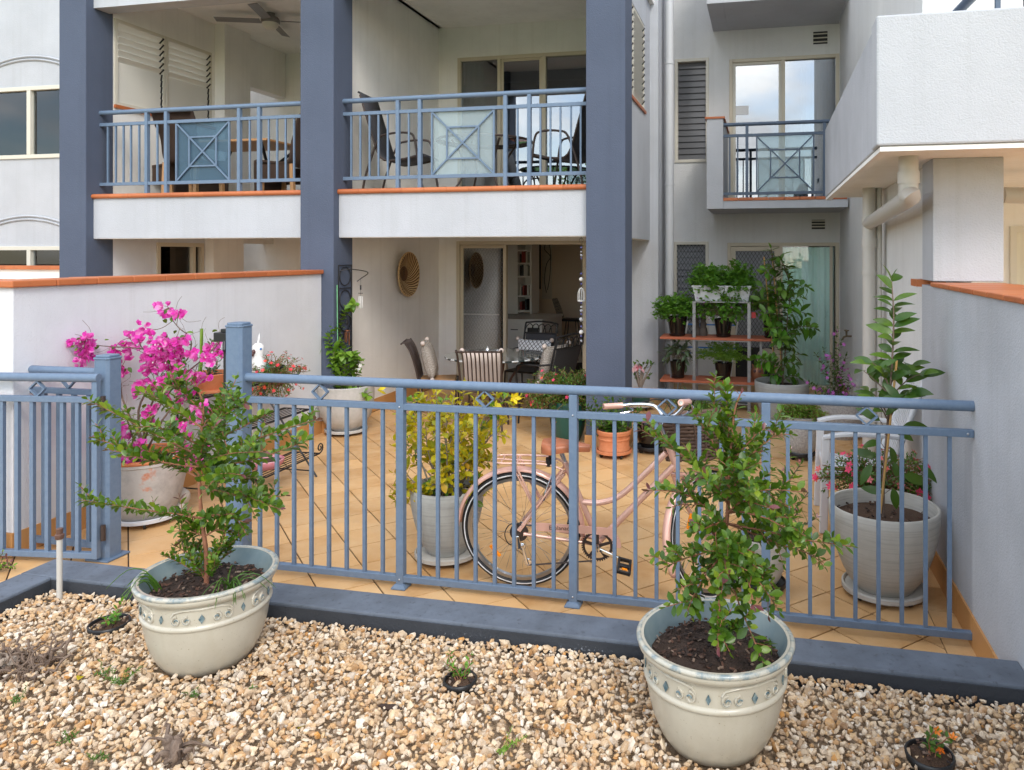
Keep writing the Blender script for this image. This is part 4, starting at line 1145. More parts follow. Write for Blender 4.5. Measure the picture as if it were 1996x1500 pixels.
# chain guard with lettering
cg = MB(); pts = []
top = [(.085, .405), (.12, .412), (.50, .398), (.545, .375), (.572, .33), (.578, .285)]
bot = [(.545, .285), (.53, .325), (.505, .350), (.47, .358), (.12, .366), (.085, .370)]
poly = [V((x, -.062, z)) for x, z in smoothpath([V((a, b, 0)) for a, b in top], 4) for x, z in [(x, z)]] if False else None
outl = [V((p.x, -.064, p.y)) for p in smoothpath([V((a, b, 0)) for a, b in top], 4)] + [V((p.x, -.064, p.y)) for p in smoothpath([V((a, b, 0)) for a, b in bot], 4)]
n = len(outl) // 2
for i in range(n - 1):
    a, b, c, d = outl[i], outl[i + 1], outl[-2 - i], outl[-1 - i]
    cg.prism([a, b, c, d], (0, .006, 0))
cgo = cg.build('chain_guard', 'copper_flat', BK, world=False)
tcv = bpy.data.curves.new('lettering', 'FONT'); tcv.body = 'Esplanade'; tcv.size = .034; tcv.extrude = .0004
to = bpy.data.objects.new('lettering_src', tcv); COL.objects.link(to)
dg = bpy.context.evaluated_depsgraph_get()
tme = bpy.data.meshes.new_from_object(to.evaluated_get(dg)); bpy.data.objects.remove(to); tme.name = 'lettering'
tme.materials.clear(); tme.materials.append(M['black_plastic'])
inst('lettering', tme, cgo, Matrix.Translation((.175, -.0648, .377)) @ Matrix.Rotation(rad(90), 4, 'X'))
# drivetrain
ch = MB().lathe([(.082, 0), (.086, .002), (.086, .005), (.082, .007)], 40)
for i in range(40):
    a = 2 * math.pi * i / 40; ch.obox((.0875 * math.cos(a), .0875 * math.sin(a), .0035), (.006, .006, .004), Matrix.Rotation(a, 3, 'Z'))
ring = MB().tube(arc((0, 0, 0), .078, 0, 2 * math.pi, 40, (1, 0, 0), (0, 1, 0))[:-1], .007, 6, closed=True)
for i in range(40):
    a = 2 * math.pi * i / 40; ring.obox((.086 * math.cos(a), .086 * math.sin(a), 0), (.008, .006, .005), Matrix.Rotation(a, 3, 'Z'))
for i in range(5):
    a = 2 * math.pi * i / 5 + .3; ring.bar((.01 * math.cos(a), .01 * math.sin(a), 0), (.078 * math.cos(a), .078 * math.sin(a), 0), .016, .005)
MX = Matrix.Translation(BBp + V((0, -.05, 0))) @ Matrix.Rotation(rad(90), 4, 'X')
ck_ = ring.xf(MX).build('chainring', 'bronze_metal', BK, world=False)
ca = V((.155, 0, -.065))
MB().bar(BBp + V((0, -.078, 0)), BBp + ca + V((0, -.085, 0)), .022, .012, up=(0, 1, 0)).build('crank', 'chrome', ck_, world=False, bevel=.004)
MB().bar(BBp + V((0, .065, 0)), BBp - ca + V((0, .07, 0)), .022, .012, up=(0, 1, 0)).build('crank', 'chrome', ck_, world=False, bevel=.004)
MB().lathe([(.0, .0), (.018, .002), (.018, .016), (.0, .018)], 16).xf(Matrix.Translation(BBp + V((0, -.072, 0))) @ Matrix.Rotation(rad(90), 4, 'X')).build('crank_bolt', 'chrome', ck_, world=False, smooth=40)
for s_, q in ((-1, ca), (1, -ca)):
    c_ = BBp + q + V((0, s_ * .135, 0))
    pd = MB(); RR = Matrix.Rotation(rad(20), 3, 'X') @ Matrix.Rotation(rad(18), 3, 'Y')
    pd.obox(c_ + RR @ V((-.032, 0, 0)), (.012, .095, .026), RR).obox(c_ + RR @ V((.032, 0, 0)), (.012, .095, .026), RR).obox(c_, (.06, .02, .02), RR)
    for y in (-.042, .042): pd.obox(c_ + RR @ V((0, y, 0)), (.07, .010, .024), RR)
    po = pd.build('pedal', 'black_plastic', BK, world=False, bevel=.003)
    MB().obox(c_ + RR @ V((0, s_ * .03 , .014)), (.03, .012, .004), RR).obox(c_ + RR @ V((.039, 0, 0)), (.003, .04, .014), RR).build('pedal_reflector', 'orange_reflector', po, world=False)
cs = MB().tube(arc((0, 0, 0), .040, 0, 2 * math.pi, 30, (1, 0, 0), (0, 1, 0))[:-1], .009, 6, closed=True).lathe([(.045, -.012), (.052, -.01), (.052, .004), (.03, .01), (.012, .016)], 26)
cs.xf(Matrix.Translation(RH + V((0, -.045, 0))) @ Matrix.Rotation(rad(90), 4, 'X')).build('sprocket', 'bronze_metal', BK, smooth=30, world=False)
dr = MB().obox(RH + V((.0, -.068, -.045)), (.028, .02, .075), Matrix.Rotation(rad(-12), 3, 'Y')).obox(RH + V((.035, -.062, -.12)), (.016, .016, .12), Matrix.Rotation(rad(-14), 3, 'Y'))
for z, x in ((-.075, .02), (-.165, .05)):
    dr.lathe([(.022, -.004), (.022, .004)], 12, (0, 0, 0)); n0 = len(dr.v) - 24
    for i in range(n0, len(dr.v)):
        p = dr.v[i]; dr.v[i] = RH + V((x + p.x, -.06 + p.z, z + p.y))
dr.build('derailleur', 'chrome', BK, world=False, bevel=.003)
chn = MB().tube([RH + V((.055, -.058, -.185)), BBp + V((-.01, -.052, -.086))], .0045, 5).tube([RH + V((.0, -.055, .052)), BBp + V((0, -.052, .086))], .0045, 5)
chn.build('chain', 'bronze_metal', BK, world=False)
MB().tube(smoothpath([RH + V((.0, -.07, -.03)), RH + V((-.05, -.07, -.06)), RH + V((-.075, -.07, .0)), RH + V((-.04, -.07, .06)), RH + V((.03, -.06, .05))], 5), .003, 6).build('gear_cable', 'black_plastic', BK, world=False, smooth=60)
MB().obox((-.36, 0, .55), (.03, .045, .06), Matrix.Rotation(rad(-30), 3, 'Y')).build('rear_light', 'black_plastic', BK, world=False, bevel=.008)
br = MB().bar((.19, -.02, .67), (.155, -.045, .58), .012).bar((.155, -.045, .58), (.145, -.05, .54), .02, .012).bar((.19, .02, .67), (.155, .045, .58), .012)
br.build('brake', 'chrome', BK, world=False, bevel=.002)
# saddle
SC = V((.255, 0, .845)); sv = MB(); nn = 18; mm = 14
for i in range(nn + 1):
    t = i / nn; x = -.115 + .265 * t
    hw = .088 * (1 - max(0, (t - .25) / .75) ** .75 * .82) if t > .25 else .088 * (.62 + .38 * math.sin(t / .25 * math.pi / 2))
    zt_ = .026 * (1 - t) ** 2 + .016 * math.sin(t * math.pi * .9) ; hh = .058 - .022 * t
    for k in range(mm + 1):
        a = math.pi * k / mm; c_, s_ = math.cos(a), math.sin(a)
        sv.v.append(SC + V((x, hw * (abs(c_) ** .7) * (1 if c_ >= 0 else -1), zt_ + hh * (abs(s_) ** .55) - hh)))
for i in range(nn):
    for k in range(mm):
        p = i * (mm + 1) + k; sv.f.append((p, p + mm + 1, p + mm + 2, p + 1))
    sv.f.append((i * (mm + 1), i * (mm + 1) + mm, (i + 1) * (mm + 1) + mm, (i + 1) * (mm + 1)))
sv.f.append(tuple(range(mm + 1))); sv.f.append(tuple(nn * (mm + 1) + k for k in range(mm, -1, -1)))
sd_o = sv.build('saddle', 'tan_leather', BK, smooth=60, world=False, fix=True)
MB().tube([ST, SC + V((-.01, 0, -.05))], .0135, 10).build('seat_post', 'chrome', BK, smooth=50, world=False)
spg = MB()
for s_ in (-1, 1): spg.tube(spiral(SC + V((-.075, .045 * s_, 0)), .016, .016, 0, 1, 12, (1, 0, 0), (0, 1, 0)), .004, 5); spg.lathe([(.017, -.105), (.017, -.06)], 10, SC + V((-.075, .045 * s_, 0)))
spg.build('saddle_spring', 'black_plastic', sd_o, world=False)
# steering assembly, turned
STEER = rad(50)
ax = (HT - HB).normalized()
RS = Matrix.Translation(HB) @ Matrix.Rotation(STEER, 4, ax) @ Matrix.Translation(-HB)
wheel('front_wheel', RS @ Matrix.Translation(FH))
mudguard('front_mudguard', RS @ Matrix.Translation(FH), rad(58), rad(205), BK)
fk = MB(); crown = HB + (HB - HT).normalized() * .045
fk.tube([crown + V((0, -.055, 0)), crown + V((0, .055, 0))], .014, 10)
for s_ in (-1, 1): fk.tube(smoothpath([crown + V((0, .052 * s_, 0)), crown.lerp(FH, .55) + V((-.022, .055 * s_, 0)), FH + V((0, .052 * s_, 0))], 6), [.0145 - .0004 * i for i in range(13)], 10)
fk.xf(RS).build('fork', 'copper_paint', BK, smooth=50, world=False)
sm = MB().tube([HT - ax * .01, HT + ax * .13], .0125, 12); sm.lathe([(.024, 0), (.024, .018), (.019, .03)], 16); n0 = len(sm.v) - 48
Qz = ax.to_track_quat('Z', 'Y').to_matrix()
for i in range(n0, len(sm.v)): sm.v[i] = HT + Qz @ sm.v[i]
SMp = HT + ax * .13
sm.tube([SMp - ax * .02, SMp + V((.06, 0, .02))], .013, 10)
sm.xf(RS).build('stem', 'chrome', BK, smooth=45, world=False)
CL = SMp + V((.06, 0, .02))
hbp = smoothpath([CL + V((-.19, -.305, .085)), CL + V((-.10, -.27, .080)), CL + V((-.01, -.20, .075)), CL + V((.035, -.12, .055)), CL + V((.02, -.05, .005)), CL, CL + V((.02, .05, .005)), CL + V((.035, .12, .055)), CL + V((-.01, .20, .075)), CL + V((-.10, .27, .080)), CL + V((-.19, .305, .085))], 6)
hb = MB().tube(hbp, .0112, 10).xf(RS).build('handlebar', 'chrome', BK, smooth=60, world=False)
for s_ in (0, 1):
    seg = hbp[:8] if s_ == 0 else hbp[-8:]
    MB().tube(seg, .017, 12).xf(RS).build('grip', 'tan_leather' if False else 'copper_flat', hb, smooth=50, world=False)
    a = hbp[9] if s_ == 0 else hbp[-10]; b = hbp[3] if s_ == 0 else hbp[-4]
    MB().tube(smoothpath([a + V((.0, 0, -.01)), a + V((.02, 0, -.035)), b + V((.03, 0, -.05)), b + V((-.03, 0, -.06))], 4), .006, 6).xf(RS).build('brake_lever', 'chrome', hb, smooth=50, world=False)
MB().ball(hbp[14] + V((0, 0, .035)), (.034, .034, .027), 16, 10).lathe([(.036, 0), (.036, .006)], 16, hbp[14] + V((0, 0, .022))).xf(RS).build('bell', 'chrome', hb, smooth=60, world=False)
cb = MB()
for a, b, c_ in ((hbp[10], CL + V((.10, -.05, -.02)), HB + V((.03, -.03, .05))), (hbp[-11], CL + V((.11, .06, .0)), HB + V((.02, .03, .06)))):
    cb.tube(smoothpath([a, a.lerp(b, .5) + V((.06, 0, .05)), b, c_], 6), .0035, 6)
cb.xf(RS).build('cable', 'black_plastic', BK, smooth=60, world=False)
# wicker basket on the handlebar
bs = MB(); bc = CL + V((.185, 0, -.13)); nl = 13
def bring(t):
    hx, hy = .105 + .03 * t, .145 + .035 * t; o = []
    for k in range(40):
        a = 2 * math.pi * k / 40; c_, s_ = math.cos(a), math.sin(a)
        o.append(bc + V((hx * abs(c_) ** .45 * (1 if c_ > 0 else -1), hy * abs(s_) ** .45 * (1 if s_ > 0 else -1), -.115 + .23 * t)))
    return o
for i in range(nl):
    r_ = bring(i / (nl - 1))
    r_ = [p + (p - bc).normalized() * (.0045 * (1 if (k + i) % 2 else -1)) for k, p in enumerate(r_)]
    bs.tube(r_, .0100, 6, closed=True)
bsk = bs.xf(RS).build('basket', 'wicker_strand', BK, smooth=70, world=False)
bl_ = MB(); r0, r1 = bring(0), bring(1)
bl_.poly(r0[::-1])
for k in range(40): bl_.poly([r0[k], r0[(k + 1) % 40], r1[(k + 1) % 40], r1[k]])
bl_.xf(RS).build('basket_lining', 'wicker', bsk, world=False)
rb = MB().tube(bring(1.03), .014, 8, closed=True)
for k in range(0, 40, 4): rb.tube([r0[k] + (r0[k] - bc).normalized() * .012, r1[k] + (r1[k] - bc).normalized() * .012], .007, 6)
rb.xf(RS).build('basket_rim', 'wicker_strand', bsk, smooth=60, world=False)
# ------------------------------------------------------------------ leaves
def leaf_shape(L_, W_, fold=.22, curl=.15, peak=.5, n=5, wave=0):
    """blade along +X, upper side +Z; returns verts, faces"""
    vs, fs = [], []
    for i in range(n + 1):
        t = i / n
        w_ = W_ / 2 * (math.sin(math.pi * t ** (math.log(.5) / math.log(peak))) ** .8) if 0 < t < 1 else 0
        z = -curl * L_ * t * t + wave * L_ * .06 * math.sin(t * 9)
        x = L_ * t * (1 - .1 * curl * t)
        if i in (0, n): vs.append(V((x, 0, z)))
        else: vs += [V((x, w_, z + fold * w_)), V((x, 0, z)), V((x, -w_, z + fold * w_))]
    fs += [(0, 2, 1), (0, 3, 2)]
    for i in range(1, n - 1):
        a = 1 + 3 * (i - 1); fs += [(a, a + 1, a + 4, a + 3), (a + 1, a + 2, a + 5, a + 4)]
    a = 1 + 3 * (n - 2); e = len(vs) - 1
    fs += [(a, a + 1, e), (a + 1, a + 2, e)]
    return vs, fs
def small_leaf(L_, W_, fold=.25, curl=.1):
    w_ = W_ / 2
    return [V((0, 0, 0)), V((L_ * .45, w_, fold * w_)), V((L_, 0, -curl * L_)), V((L_ * .45, -w_, fold * w_)), V((L_ * .5, 0, 0))], [(0, 4, 1), (1, 4, 2), (0, 3, 4), (3, 2, 4)]
def lobed(r, k=3):           # parsley-like lobed leaflet
    vs = [V((0, 0, 0))]; fs = []
    n = k * 4
    for i in range(n + 1):
        a = rad(-75 + 150 * i / n); q = r * (.62 + .38 * abs(math.sin(i / 4 * math.pi)))
        vs.append(V((q * math.cos(a), q * math.sin(a), .16 * q * math.sin(i * 1.9))))
    fs = [(0, i, i + 1) for i in range(1, n + 1)]
    return vs, fs
def star_flower(r, k=5, cup=.3):
    vs = [V((0, 0, 0))]; fs = []
    for i in range(k):
        a = 2 * math.pi * i / k; d = math.pi / k
        b = len(vs)
        vs += [V((.62 * r * math.cos(a - d * .85), .62 * r * math.sin(a - d * .85), cup * r * .6)), V((r * math.cos(a), r * math.sin(a), cup * r)), V((.62 * r * math.cos(a + d * .85), .62 * r * math.sin(a + d * .85), cup * r * .6))]
        fs += [(0, b, b + 1), (0, b + 1, b + 2)]
    return vs, fs
def bract_cluster(r):        # three papery bracts and a few more at angles
    vs, fs = [], []
    for k in range(5):
        a = k * 2.4; tilt = rnd(.2, 1.2)
        v_, f_ = leaf_shape(r, r * .85, .3, -.1, .5, 4)
        Mx = Matrix.Rotation(a, 4, 'Z') @ Matrix.Rotation(-tilt, 4, 'Y'); n = len(vs)
        vs += [Mx @ p for p in v_]; fs += [tuple(i + n for i in f) for f in f_]
    return vs, fs
_tm = {}
def tmesh(key, shape, mat, name):
    k = (key, mat)
    if k not in _tm:
        me = bpy.data.meshes.new(name); me.from_pydata([p[:] for p in shape[0]], [], shape[1]); me.materials.append(M[mat])
        me.polygons.foreach_set('use_smooth', [True] * len(me.polygons)); _tm[k] = me
    return _tm[k]
def frame_mat(pos, d, nrm, s_):
    d = V(d).normalized(); nrm = V(nrm)
    y = nrm.cross(d)
    if y.length < 1e-4: y = d.orthogonal()
    y.normalize(); z = d.cross(y)
    R = Matrix((d, y, z)).transposed().to_4x4()
    return Matrix.Translation(pos) @ R @ Matrix.Diagonal((s_, s_, s_, 1))
class Bunch:
    """leaves or flowers of one plant; the largest become objects, the rest one joined part"""
    def __init__(s, plant): s.p = plant; s.items = []
    def add(s, key, shape, mat, M4, name='leaf'): s.items.append((key, shape, mat, M4, name))
    def finish(s, nobj=300, minpx=9):
        off = wloc(s.p); Ti = Matrix.Translation(-off)
        def px_(it):
            p = it[3].translation; ext = max((q.length for q in it[1][0])) * it[3].to_scale().x
            d = max(.3, FW.x * p.x + FW.y * p.y)
            return ext * F_PX / d if vis(p.x, p.y, p.z, 5) else 0
        ranked = sorted(range(len(s.items)), key=lambda i: -px_(s.items[i]))
        sel = set([i for i in ranked[:nobj] if px_(s.items[i]) >= minpx])
        rest = {}
        for i, (key, shape, mat, M4, name) in enumerate(s.items):
            if i in sel: inst(name, tmesh(key, shape, mat, name), s.p, Ti @ M4)
            else:
                vs, fs = rest.setdefault((mat, name), ([], [])); n = len(vs); X = Ti @ M4
                vs += [(X @ p)[:] for p in shape[0]]; fs += [tuple(a + n for a in f) for f in shape[1]]
        for (mat, name), (vs, fs) in rest.items():
            nm = {'leaf': 'foliage', 'flower': 'blossoms', 'leaflet': 'foliage'}.get(name, name)
            me = bpy.data.meshes.new(nm); me.from_pydata(vs, [], fs); me.materials.append(M[mat])
            me.polygons.foreach_set('use_smooth', [True] * len(me.polygons))
            tag(inst(nm, me, s.p), kind='stuff')
UP = V((0, 0, 1))
def rv(s_=1): 
    while True:
        q = V((rnd(-1, 1), rnd(-1, 1), rnd(-1, 1)))
        if .05 < q.length <= 1: return q.normalized() * s_
def along(path):
    L_ = [0]
    for i in range(1, len(path)): L_.append(L_[-1] + (path[i] - path[i - 1]).length)
    return L_
def at(path, L_, d):
    for i in range(1, len(path)):
        if L_[i] >= d:
            t = (d - L_[i - 1]) / max(1e-6, L_[i] - L_[i - 1]); return path[i - 1].lerp(path[i], t), (path[i] - path[i - 1]).normalized()
    return path[-1], (path[-1] - path[-2]).normalized()
def dress(bn, path, start, step, key, shapes, mat, size=(.7, 1.15), lean=.45, upb=.25, pairs=True, tipmat=None, tipn=0):
    """opposite leaves along a twig"""
    L_ = along(path); d = start; ph = rnd(0, 6); k = 0
    while d < L_[-1] + 1e-4:
        p, t = at(path, L_, d); a = t.orthogonal().normalized(); b = t.cross(a)
        for s_ in ((0, math.pi) if pairs else (0,)):
            an = ph + k * (1.57 if pairs else 2.4) + s_ + rnd(-.3, .3)
            sd_ = a * math.cos(an) + b * math.sin(an)
            dr = (sd_ + t * lean + UP * upb + rv(.15)).normalized()
            nr = (t * .6 + UP * .9 + rv(.25)).normalized()
            mm = mat
            if tipmat and L_[-1] - d < tipn: mm = tipmat
            kk = random.randrange(len(shapes))
            sc = rnd(*size) * (.62 + .38 * min(1, (L_[-1] - d) / .05 + .3))
            bn.add((key, kk), shapes[kk], mm, frame_mat(p, dr, nr, sc))
        d += step * rnd(.85, 1.15); k += 1
    p, t = path[-1], (path[-1] - path[-2]).normalized()
    bn.add((key, 0), shapes[0], tipmat or mat, frame_mat(p, t, t.orthogonal(), rnd(*size) * .6))
def bough(a, b, sag=0.0, jit=.02, n=5):
    a, b = V(a), V(b); o = []
    w_ = rv(jit * (b - a).length * 4)
    for i in range(n + 1):
        t = i / n; o.append(a.lerp(b, t) + UP * (sag * math.sin(math.pi * t)) + w_ * math.sin(math.pi * t) + rv(jit * .25) * (0 < i < n))
    return smoothpath(o, 2)

# ------------------------------------------------------------------ pots
def soil_disc(r, z, par, mat='soil', chips=90, world=True, c=(0, 0, 0)):
    sdm = MB(); n = 24; rings = 5; c = V(c)
    sdm.v.append(c + V((0, 0, z + .012)))
    for i in range(1, rings + 1):
        for k in range(n):
            a = 2 * math.pi * k / n; q = r * i / rings
            sdm.v.append(c + V((q * math.cos(a), q * math.sin(a), z + .012 * (1 - (i / rings) ** 2) + .012 * noise.noise(V((c.x + q * math.cos(a) * 14, q * math.sin(a) * 14, c.y * 7))))))
    for k in range(n): sdm.f.append((0, 1 + k, 1 + (k + 1) % n))
    for i in range(rings - 1):
        for k in range(n):
            a = 1 + i * n + k; b = 1 + i * n + (k + 1) % n; sdm.f.append((a, a + n, b + n, b))
    s_ = sdm.build('soil', mat, par, smooth=80, world=False)
    if chips:
        ch = MB()
        for k in range(chips):
            a = rnd(0, 6.28); q = r * .96 * math.sqrt(random.random())
            ch.obox(c + V((q * math.cos(a), q * math.sin(a), z + .014 + rnd(0, .006))), (rnd(.008, .022), rnd(.005, .012), rnd(.002, .005)), Quaternion(rv(), rnd(0, 1.2)).to_matrix() @ Matrix.Rotation(rnd(0, 6), 3, 'Z'))
        tag(ch.build('bark_chips', 'bark_chip', s_, world=False), kind='stuff')
    return s_
def pot(name, label, loc, prof, mat, soil_r, soil_z, soilmat='soil', n=40, wob=0, group=None, chips=90, rim=None, inner=None, cat='pot', sx=1, sy=1):
    """prof: outer profile bottom -> top; wall folded inside down to the soil"""
    t = thing(name, label, cat, loc, 0, group)
    top_r, top_z = prof[-1]; th = max(.010, top_r * .075)
    body = list(prof)
    ins = [(top_r - th * .3, top_z + th * .35), (top_r - th * .8, top_z + th * .3), (top_r - th, top_z - th * .2), (soil_r, soil_z - .01)]
    MB().lathe(body + (ins if not inner else ins[:2]), n, cap=False, wob=wob, sx=sx, sy=sy).build('body', mat, t, smooth=45, world=False)
    if inner: MB().lathe([ins[1]] + ins[1:], n, cap=False, sx=sx, sy=sy).build('inner_wall', inner, t, smooth=45, world=False)
    MB().lathe([(.001, prof[0][1] + .002), (prof[0][0], prof[0][1] + .001)], n, cap=False).build('base', mat, t, world=False)
    soil_disc(soil_r + .004, soil_z, t, soilmat, chips)
    return t
def dolly(loc, r, label, mat='pot_white', h=.055, group=None):
    t = thing('pot_dolly', label, 'plant stand', loc, 0, group)
    MB().lathe([(r * .9, h - .022), (r, h - .018), (r, h + .004), (r * .96, h + .010), (r * .93, h + .004), (r * .92, h - .006), (.001, h - .006)], 32, cap=False).build('tray', mat, t, smooth=40, world=False)
    MB().lathe([(.001, h - .022), (r * .9, h - .022)], 32, cap=False).build('tray_underside', mat, t, world=False)
    for k in range(4):
        a = rad(40 + 90 * k); p = V((r * .80 * math.cos(a), r * .80 * math.sin(a), 0))
        MB().lathe([(.017, -.009), (.0195, -.006), (.0195, .006), (.017, .009)], 12).xf(Matrix.Translation(p + V((0, 0, .0195))) @ Matrix.Rotation(a, 4, 'Z') @ Matrix.Rotation(rad(90), 4, 'X')).build('caster', 'black_plastic', t, smooth=40, world=False)
        MB().box(p.x - .012, p.x + .012, p.y - .012, p.y + .012, .03, h - .022).build('caster_fork', 'black_plastic', t, world=False)
    return t

# the two glazed pots in front
def glazed_pot(loc, label):
    prof = [(.165, .0), (.190, .012), (.222, .055), (.250, .115), (.266, .175), (.274, .225), (.277, .243), (.284, .247), (.287, .256), (.284, .265), (.277, .269),
            (.279, .300), (.279, .325), (.281, .345), (.286, .350), (.301, .357), (.310, .370), (.311, .381), (.305, .392)]
    prof = [(r * .935, z) for r, z in prof]
    t = pot('glazed_pot', label, loc, prof, 'glaze', .235, .325, 'soil', 56, inner='glaze_inner', chips=330)
    MB().tube(arc((0, 0, .392), .2855, 0, 2 * math.pi, 56, (1, 0, 0), (0, 1, 0))[:-1], .011, 8, closed=True).build('rim', 'glaze_rim', t, smooth=60, world=False)
    def onp(a, z): 
        r = .2615 + .001; return V((r * math.cos(a), r * math.sin(a), z))
    def P2(a0, s_, u, v): return onp(a0 + s_ * u * 1.22 / .2615, .308 + v * 1.28)
    for g in range(5):
        rel = MB(); bl_ = MB(); a0 = 2 * math.pi * g / 5 + .3
        for s_ in (1, -1):
            for cu, cv, r_ in ((.082, -.010, .0165), (.047, -.010, .0145)):
                pts = []
                for i in range(19):
                    q = i / 18; rr_ = r_ * (1 - .8 * q); an = rad(100) - q * 2.6 * math.pi
                    pts.append(P2(a0, s_, cu + rr_ * math.cos(an), cv + rr_ * math.sin(an)))
                rel.tube(pts, [.0055] * 12 + [.0045] * 7, 6); bl_.tube([p + (p - V((0, 0, p.z))).normalized() * .0014 for p in pts[4:]], .0040, 5)
            rel.tube([P2(a0, s_, u, v) for u, v in ((.097, .004), (.088, .017), (.06, .0235), (.03, .0245), (0, .0235))], .0055, 6)
            bl_.prism([P2(a0, s_, .010 * x, -.008 + .015 * z) for x, z in ((1, 0), (0, 1), (-1, 0), (0, -1))], (P2(a0, s_, 0, 0) - V((0, 0, P2(a0, s_, 0, 0).z))).normalized() * (.004 if s_ > 0 else .0035))
        b0 = a0 + math.pi / 5
        q = [onp(b0 + .009 * x / .26, .300 + .018 * z) for x, z in ((1, 0), (0, 1), (-1, 0), (0, -1))]
        bl_.prism(q, (q[0] - V((0, 0, q[0].z))).normalized() * .004)
        o = rel.build('scroll_relief', 'glaze', t, smooth=60, world=False); tag(bl_.build('scroll_glaze', 'glaze_blue', o, smooth=60, world=False), kind='stuff')
    return t
PZ = .203
GL = glazed_pot((POT_L.x, POT_L.y, PZ), 'cream glazed pot with blue scrolls near the gate on the gravel')
GR2 = glazed_pot((POT_R.x, POT_R.y, PZ), 'cream glazed pot with blue scrolls beneath the bicycle\'s front wheel on the gravel')
GR2['label'] = 'cream glazed pot with blue scrolls on gravel holding the taller upright shrub'
GL.scale = GR2.scale = (FS, FS, FS)
GL['label'] = 'cream glazed pot with blue scrolls on gravel holding the low spreading shrub'
# ------------------------------------------------------------------ front shrubs
OV = [leaf_shape(.047, .025, .25, .12, .55), leaf_shape(.043, .022, .32, .30, .55), leaf_shape(.049, .026, .2, .05, .58), leaf_shape(.041, .023, .45, -.12, .55)]
def front_shrub(label, potc, trunk, tips, base_skirt, seed, extra):
    random.seed(seed)
    z0 = PZ + .31
    t = thing('potted_shrub', label, 'shrub', (potc.x, potc.y, z0))
    Yp = potc.y
    tr = [V((potc.x, Yp, z0 - .03))] + [PY(x, y, Yp) for x, y in trunk]
    tr[0].x = tr[1].x; 
    tp = smoothpath(tr, 4)
    wood = MB(); n = len(tp)
    wood.tube(tp, [.011 - .0085 * i / (n - 1) for i in range(n)], 7)
    bn = Bunch(t)
    tl = along(tp)
    dress(bn, tp[int(n * .45):], .02, .024, 'ov', OV, 'leaf_dark', tipmat='leaf_red', tipn=.03)
    for (sx, sy, x, y, dy) in tips:
        a = min(tp, key=lambda p: (p - PY(sx, sy, Yp)).length)
        b = PY(x, y, Yp + dy)
        br_ = bough(a, b, rnd(-.005, .03), .012)
        L_ = along(br_); nb = len(br_)
        wood.tube(br_, [.0042 - .0027 * i / (nb - 1) for i in range(nb)], 5)
        dress(bn, br_, L_[-1] * .10, .0175, 'ov', OV, 'leaf_dark', lean=.75, upb=.3, tipmat='leaf_red' if random.random() < .45 else None, tipn=.015)
        for k in range(extra):
            d = L_[-1] * rnd(.12, .92); p, tg = at(br_, L_, d)
            q = p + (tg * rnd(.5, 1.0) + rv(.75) + UP * .3).normalized() * rnd(.05, .11)
            tw = bough(p, q, .005, .01, 3); wood.tube(tw, .0016, 4)
            dress(bn, tw, .015, .019, 'ov', OV, 'leaf_dark', (.75, 1.05), tipmat='leaf_red' if random.random() < .1 else None, tipn=.008)
    for (x, y, dy) in base_skirt:
        b = PY(x, y, Yp + dy); a = V((potc.x + rnd(-.01, .01), Yp + rnd(-.01, .01), z0 + rnd(.01, .05)))
        br_ = bough(a, b, .01, .012); wood.tube(br_, .002, 4); L_ = along(br_)
        dress(bn, br_, .03, .013, 'ov', OV, 'leaf_dark', (.55, .75), upb=.5)
        for k in range(4):
            p, tg = at(br_, L_, L_[-1] * rnd(.4, .95)); q = p + (tg * .5 + rv(.7) + UP * .6).normalized() * rnd(.03, .07)
            tw = bough(p, q, 0, .01, 3); wood.tube(tw, .0014, 4); dress(bn, tw, .01, .013, 'ov', OV, 'leaf_dark', (.5, .72), upb=.5)
    wood.build('branches', 'twig_red', t, smooth=70)
    bn.finish(300, 9)
    return t
front_shrub('low spreading green shrub with reddish tips in the glazed pot by the gate', POT_L,
            [(402, 1080), (393, 1010), (388, 930), (392, 850), (396, 790), (378, 742)],
            [(395, 1010, 158, 974, .05), (392, 930, 180, 852, -.05), (392, 880, 186, 786, .12), (392, 900, 212, 876, -.12), (394, 830, 268, 762, .1), (395, 800, 330, 748, -.1),
             (394, 830, 460, 762, .05), (394, 850, 478, 786, -.12), (392, 900, 616, 818, .06), (392, 920, 600, 858, -.06), (392, 960, 556, 966, .1), (392, 950, 546, 992, -.12),
             (392, 860, 520, 806, .15), (392, 900, 512, 880, -.2), (392, 870, 300, 830, -.2), (392, 940, 470, 925, -.22), (392, 900, 420, 830, -.2), (392, 860, 430, 790, .2), (390, 900, 330, 870, .2), (392, 950, 500, 930, .18),
             (395, 1010, 478, 1018, -.03), (395, 1020, 352, 1012, .02), (396, 1040, 462, 1050, .06), (396, 1040, 350, 1056, -.04)],
            [(318, 1082, .0), (340, 1062, .05), (430, 1065, -.05), (452, 1075, .06), (365, 1085, -.1), (418, 1090, -.12), (350, 1040, .0), (438, 1040, .0), (470, 1040, .03), (385, 1062, .1)], 3, 5)
